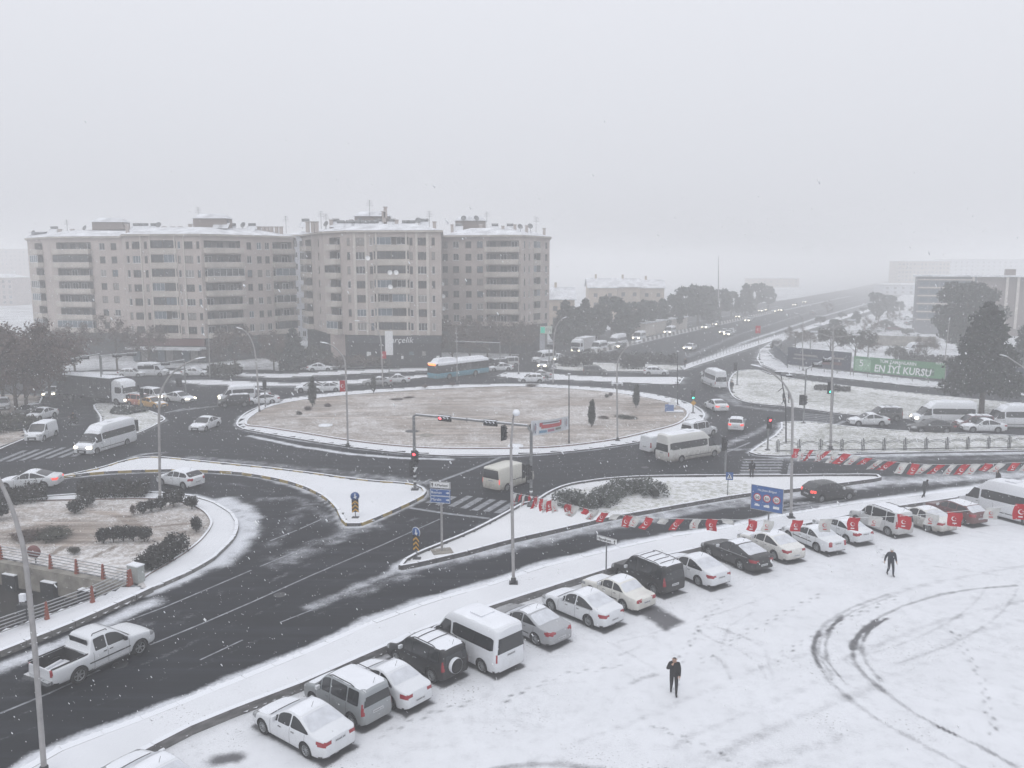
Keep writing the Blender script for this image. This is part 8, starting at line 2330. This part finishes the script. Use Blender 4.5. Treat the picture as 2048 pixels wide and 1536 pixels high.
# ------------------------------------------------------------------ people
m_skin = mat('skin', (.42, .26, .19), .6); m_hair = mat('hair_dark', (.02, .016, .014), .7)
m_cblack = mat('cloth_black', (.012, .012, .014), .85, noise=.3, nscale=6); m_cdark = mat('cloth_dark_grey', (.030, .032, .036), .85, noise=.3, nscale=6); m_navy = mat('cloth_navy', (.016, .02, .032), .85, noise=.3, nscale=6)
m_capw = mat('cap_white', (.62, .63, .64), .8); m_shoe = mat('shoe_black', (.008, .008, .009), .6)
def person(label, loc, rz, H=1.74, pose=None, top=m_cblack, legs=m_cdark, hat=None, hood=False, coat=0., name='person', group='people on foot'):
    """one continuous skinned body; joints in metres for a 1.74 m figure facing +Y"""
    J = dict(pelvis=(0, 0, .94), waist=(0, .01, 1.08), chest=(0, .0, 1.30), neck=(0, .01, 1.48), head0=(0, .03, 1.56), head1=(0, .035, 1.66), head2=(0, .02, 1.72),
             shL=(-.19, 0, 1.41), elL=(-.24, -.05, 1.13), wrL=(-.24, .04, .88), hnL=(-.235, .07, .80), shR=(.19, 0, 1.41), elR=(.24, -.05, 1.13), wrR=(.24, .04, .88), hnR=(.235, .07, .80),
             hpL=(-.10, 0, .90), knL=(-.11, .05, .50), anL=(-.11, -.02, .09), toL=(-.12, .16, .04), hpR=(.10, 0, .90), knR=(.11, .02, .50), anR=(.11, -.06, .09), toR=(.12, .12, .04))
    J.update(pose or {})
    rad = dict(pelvis=.17, waist=.168, chest=.185, neck=.07, head0=.085, head1=.10, head2=.075, sh=.10, el=.076, wr=.052, hn=.046, hp=.112, kn=.08, an=.05, to=.042)
    names = list(J); idx = {n: i for i, n in enumerate(names)}
    E = [('pelvis', 'waist'), ('waist', 'chest'), ('chest', 'neck'), ('neck', 'head0'), ('head0', 'head1'), ('head1', 'head2')]
    for s in 'LR': E += [('chest', 'sh' + s), ('sh' + s, 'el' + s), ('el' + s, 'wr' + s), ('wr' + s, 'hn' + s), ('pelvis', 'hp' + s), ('hp' + s, 'kn' + s), ('kn' + s, 'an' + s), ('an' + s, 'to' + s)]
    V = [Vector(J[n]) for n in names]; RR = [rad.get(n, rad.get(n[:2])) for n in names]
    for s, sx in (('L', -1), ('R', 1)):       # five fingers each
        h, w_ = Vector(J['hn' + s]), Vector(J['wr' + s]); d = (h - w_).normalized(); sd = d.cross(Vector((1, 0, 0))); sd = sd.normalized() if sd.length > .05 else Vector((0, 1, 0))
        for k in range(5):
            off = sd * ((k - 1.8) * .021) if k < 4 else sd * .055
            L = (.075, .085, .08, .06, .05)[k]
            a = h + d * .02 + off if k < 4 else h - d * .02 + off * .7; b_ = a + d * L * .55 + sd * (.02 if k == 4 else 0); c = a + d * L + Vector((0, .015, 0))
            V += [a, b_, c]; RR += [.012, .010, .008]; n0 = len(V) - 3
            E += [('#%d' % idx['hn' + s], '#%d' % n0), ('#%d' % n0, '#%d' % (n0 + 1)), ('#%d' % (n0 + 1), '#%d' % (n0 + 2))]
    ix = lambda n: int(n[1:]) if n[0] == '#' else idx[n]
    me = bpy.data.meshes.new('tmp'); me.from_pydata([tuple(v) for v in V], [(ix(a), ix(b)) for a, b in E], []); me.update()
    o = bpy.data.objects.new('tmp_person', me)
    md = o.modifiers.new('skin', 'SKIN')
    sv = me.skin_vertices[0].data
    for i, r_ in enumerate(RR):
        k = 1.28 if i < len(names) and names[i] in ('pelvis', 'waist', 'chest') else 1.
        sv[i].radius = (r_ * (k if i < len(names) else 1), r_ * (.85 if i < len(names) and names[i] in ('pelvis', 'waist', 'chest') else 1))
    for x in sv: x.use_root = False
    sv[idx['pelvis']].use_root = True
    o.modifiers.new('sub', 'SUBSURF').levels = 1
    out = bake(o)
    head = Vector(J['head1']); nk = Vector(J['neck'])
    mats = [top, legs, m_skin, m_shoe, m_hair]
    for m_ in mats: out.materials.append(m_)
    hands = [Vector(J['hnL']), Vector(J['hnR'])]; toes = [(Vector(J['anL']), Vector(J['toL'])), (Vector(J['anR']), Vector(J['toR']))]
    hip = J['pelvis'][2] - .06 - coat
    for p in out.polygons:
        c = p.center; p.use_smooth = True
        k = 0 if c.z > hip else 1
        arm = min((c - Vector(J['el' + s])).length for s in 'LR') < .2 or min((c - Vector(J['wr' + s])).length for s in 'LR') < .1
        if arm: k = 0
        if (c - head).length < .17 and c.z > nk.z + .02:
            k = 2
            if c.z > head.z + .035 or c.y < head.y - .02: k = 4
            if hood and not (c.y > head.y + .05 and c.z < head.z + .06): k = 0
        if min((c - h).length for h in hands) < .085: k = 2
        if min(min((c - a).length, (c - b).length) for a, b in toes) < .11 and c.z < .14: k = 3
        p.material_index = k
    t = thing(name, label, 'person', loc, rz, group); sc = H / 1.78; t.scale = (sc, sc, sc)
    obj('body', out, None, t)
    # facial features and headwear
    nose = MB().add([(head.x - .015, head.y + .095, head.z - .03), (head.x + .015, head.y + .095, head.z - .03), (head.x, head.y + .125, head.z - .028), (head.x, head.y + .095, head.z + .02)], [(0, 1, 2), (0, 2, 3), (1, 3, 2)]); obj('nose', nose, m_skin, t)
    for sx in (-.035, .035): obj('eye', MB().lathe([(.001, .006), (.012, .004), (.015, 0)][::-1], c=(head.x + sx, head.y + .088, head.z + .012), n=8, axis='Y'), m_hair, t)
    obj('mouth', MB().box((head.x, head.y + .092, head.z - .055), (.045, .01, .01)), mat('lips', (.25, .10, .09), .6), t)
    for sx in (-.1, .1): obj('ear', MB().box((head.x + sx, head.y + .0, head.z), (.02, .04, .06)), m_skin, t)
    if hat is not None:
        obj('cap', MB().lathe([(.115, -.01), (.118, .03), (.10, .075), (.055, .10), (.001, .108)], c=(head.x, head.y - .01, head.z + .02), n=14), hat, t)
    return t
step = dict(knL=(-.10, .16, .52), anL=(-.10, .20, .10), toL=(-.11, .38, .06), knR=(.10, .02, .50), anR=(.10, -.22, .12), toR=(.11, -.06, .04))
# facing the camera, one hand at the face
g = G(1347, 1388); person('person in black walking in the car park, hand raised to the face', (g.x, g.y, 0), R(172), 1.78, dict(step, elR=(.30, .05, 1.16), wrR=(.12, .20, 1.42), hnR=(.06, .19, 1.50), head1=(0, .06, 1.65), head2=(0, .05, 1.72)), m_cblack, m_cblack, coat=.12)
g = G(1780, 1151); person('person in dark clothes and white cap walking across the car park', (g.x, g.y, 0), R(178), 1.76, dict(step, elL=(-.29, -.08, 1.14), wrL=(-.32, .02, .91), hnL=(-.33, .05, .83), elR=(.29, -.1, 1.14), wrR=(.32, -.12, .90), hnR=(.33, -.11, .82), head1=(0, .08, 1.64), head2=(0, .07, 1.71)), m_navy, m_navy, hat=m_capw)
g = G(1846, 997); person('hooded person stooping along the pavement edge', (g.x, g.y, 0), R(-75), 1.70, dict(step, waist=(0, .06, 1.07), chest=(0, .14, 1.27), neck=(0, .24, 1.42), head0=(0, .29, 1.48), head1=(0, .33, 1.56), head2=(0, .33, 1.63), shL=(-.18, .16, 1.36), elL=(-.24, .2, 1.1), wrL=(-.16, .36, 1.05), hnL=(-.1, .4, 1.05), shR=(.18, .16, 1.36), elR=(.24, .2, 1.1), wrR=(.16, .36, 1.05), hnR=(.1, .4, 1.05)), m_cdark, m_cblack, hood=True, coat=.25)
g = G(1503, 957, 0.); person('person in black waiting on the right zebra crossing', (g.x, g.y, 0), R(5), 1.72, None, m_cblack, m_cblack, hood=True, coat=.2)
g = G(1463, 784, .13); person('person walking on the corner of the upper island', (g.x, g.y, .13), R(160), 1.74, step, m_cdark, m_cdark, coat=.1)
g = G(1566, 809, .13); person('person stepping along the upper island kerb', (g.x, g.y, .13), R(-100), 1.72, step, m_cblack, m_cdark, coat=.1)
g = G(1571, 807, .13); person('second person close behind on the upper island kerb', (g.x + .5, g.y + .3, .13), R(-100), 1.68, None, m_cdark, m_cblack, hood=True, coat=.2)
g = G(1994, 980, .12); person('person in a dark hood behind the long white minibus', (g.x, g.y, .12), R(90), 1.74, None, m_cblack, m_cblack, hood=True, coat=.2)
g = G(1545, 700, .13); person('small far person beside the dark hoarding corner', (g.x, g.y, .13), R(20), 1.74, step, m_cblack, m_cblack)
g = G(1370, 735, .13); person('small far person at the start of the guard fence', (g.x, g.y, .13), R(160), 1.74, step, m_cblack, m_cblack)
# motor scooter on the left road
g = G(146, 851); t = thing('motor_scooter', 'small dark motor scooter on the curved left road', 'scooter', g, R(-100))
for x in (.62, -.62):
    o = obj('wheel', MB().lathe([(.16, -.05), (.25, -.05), (.27, 0), (.25, .05), (.16, .05)], n=16, axis='Y'), m_tyre, t, (x, 0, .27)); obj('rim', MB().lathe([(.001, .02), (.16, .03)][::-1], n=12, axis='Y'), m_rim, o)
obj('frame', MB().tube([(.62, 0, .3), (.45, 0, .95), (.38, 0, 1.05)], [.05, .05, .03], 7).box((-.1, 0, .38), (.7, .3, .1)).box((-.5, 0, .55), (.6, .28, .35)), m_dark, t); obj('seat', MB().box((-.42, 0, .78), (.65, .26, .1)), m_black, t); obj('handlebar', MB().bar((.4, -.3, 1.05), (.4, .3, 1.05), .035), m_dark, t); obj('headlight', MB().box((.52, 0, .92), (.08, .14, .12)), m_head, t)
sit = dict(pelvis=(0, -.38, .86), waist=(0, -.34, 1.0), chest=(0, -.26, 1.22), neck=(0, -.20, 1.38), head0=(0, -.17, 1.45), head1=(0, -.15, 1.55), head2=(0, -.16, 1.61), shL=(-.18, -.25, 1.32), elL=(-.28, -.05, 1.12), wrL=(-.28, .25, 1.08), hnL=(-.27, .33, 1.08), shR=(.18, -.25, 1.32), elR=(.28, -.05, 1.12), wrR=(.28, .25, 1.08), hnR=(.27, .33, 1.08), hpL=(-.10, -.36, .84), knL=(-.17, .05, .78), anL=(-.15, -.02, .46), toL=(-.15, .15, .45), hpR=(.10, -.36, .84), knR=(.17, .05, .78), anR=(.15, -.02, .46), toR=(.15, .15, .45))
p_ = person('scooter rider in dark clothes and helmet on the left road', g, R(-100) - math.pi / 2, 1.74, sit, m_cblack, m_cdark, hat=m_dark)
# ------------------------------------------------------------------ falling snow
def snowfall(n, box, s0, s1, seed):
    r = np.random.default_rng(seed)
    P = np.stack([r.uniform(*box[0], n), r.uniform(*box[1], n), r.uniform(*box[2], n)], 1)
    s = r.uniform(s0, s1, n) * (1 + 1.2 * (r.random(n) < .06))
    fall = np.array([.55, .1, -.95]); fall /= np.linalg.norm(fall)
    o = np.array([[1, 0, 0], [-1, 0, 0], [0, 1, 0], [0, -1, 0], [0, 0, 1], [0, 0, -1]], float)
    st = r.uniform(.4, 2.4, n)
    v = P[:, None, :] + o[None] * s[:, None, None] + (o @ fall)[None, :, None] * fall * (s * st)[:, None, None]
    F = np.array([(0, 2, 4), (2, 1, 4), (1, 3, 4), (3, 0, 4), (2, 0, 5), (1, 2, 5), (3, 1, 5), (0, 3, 5)])
    f = (F[None] + 6 * np.arange(n)[:, None, None]).reshape(-1)
    me = bpy.data.meshes.new('falling_snow'); me.vertices.add(n * 6); me.loops.add(len(f)); me.polygons.add(n * 8)
    me.vertices.foreach_set('co', v.astype(np.float32).ravel()); me.loops.foreach_set('vertex_index', f.astype(np.int32)); me.polygons.foreach_set('loop_start', np.arange(0, len(f), 3, dtype=np.int32)); me.update(calc_edges=True)
    return me
m_flake = mat('snow_flake', (.95, .96, .97), .9)
nt = m_flake.node_tree; tr_ = nt.nodes.new('ShaderNodeBsdfTranslucent'); tr_.inputs[0].default_value = (.95, .96, .97, 1); ms = nt.nodes.new('ShaderNodeMixShader'); ms.inputs[0].default_value = .5
nt.links.new(nt.nodes['Principled BSDF'].outputs[0], ms.inputs[1]); nt.links.new(tr_.outputs[0], ms.inputs[2]); nt.links.new(ms.outputs[0], nt.nodes['Material Output'].inputs[0])
me = snowfall(64000, ((-62, 62), (10, 95), (.3, 20.5)), .0045, .0105, 3)
struct(obj('falling_snow', me, m_flake), 'stuff')
# ------------------------------------------------------------------ snowy air
hz = MB().box((100, 1000, 15.6), (3400, 2200, 35.2))
hm = bpy.data.materials.new('snowy_air'); hm.use_nodes = True
hn = hm.node_tree; hn.nodes.clear()
ho = hn.nodes.new('ShaderNodeOutputMaterial'); hv = hn.nodes.new('ShaderNodeVolumePrincipled')
hv.inputs['Color'].default_value = (1., 1., 1., 1)
hv.inputs['Density'].default_value = .0025
hv.inputs['Anisotropy'].default_value = 0.
hn.links.new(hv.outputs[0], ho.inputs['Volume'])
struct(obj('haze', hz, hm), 'stuff')

bpy.data.scenes.remove(WORK)
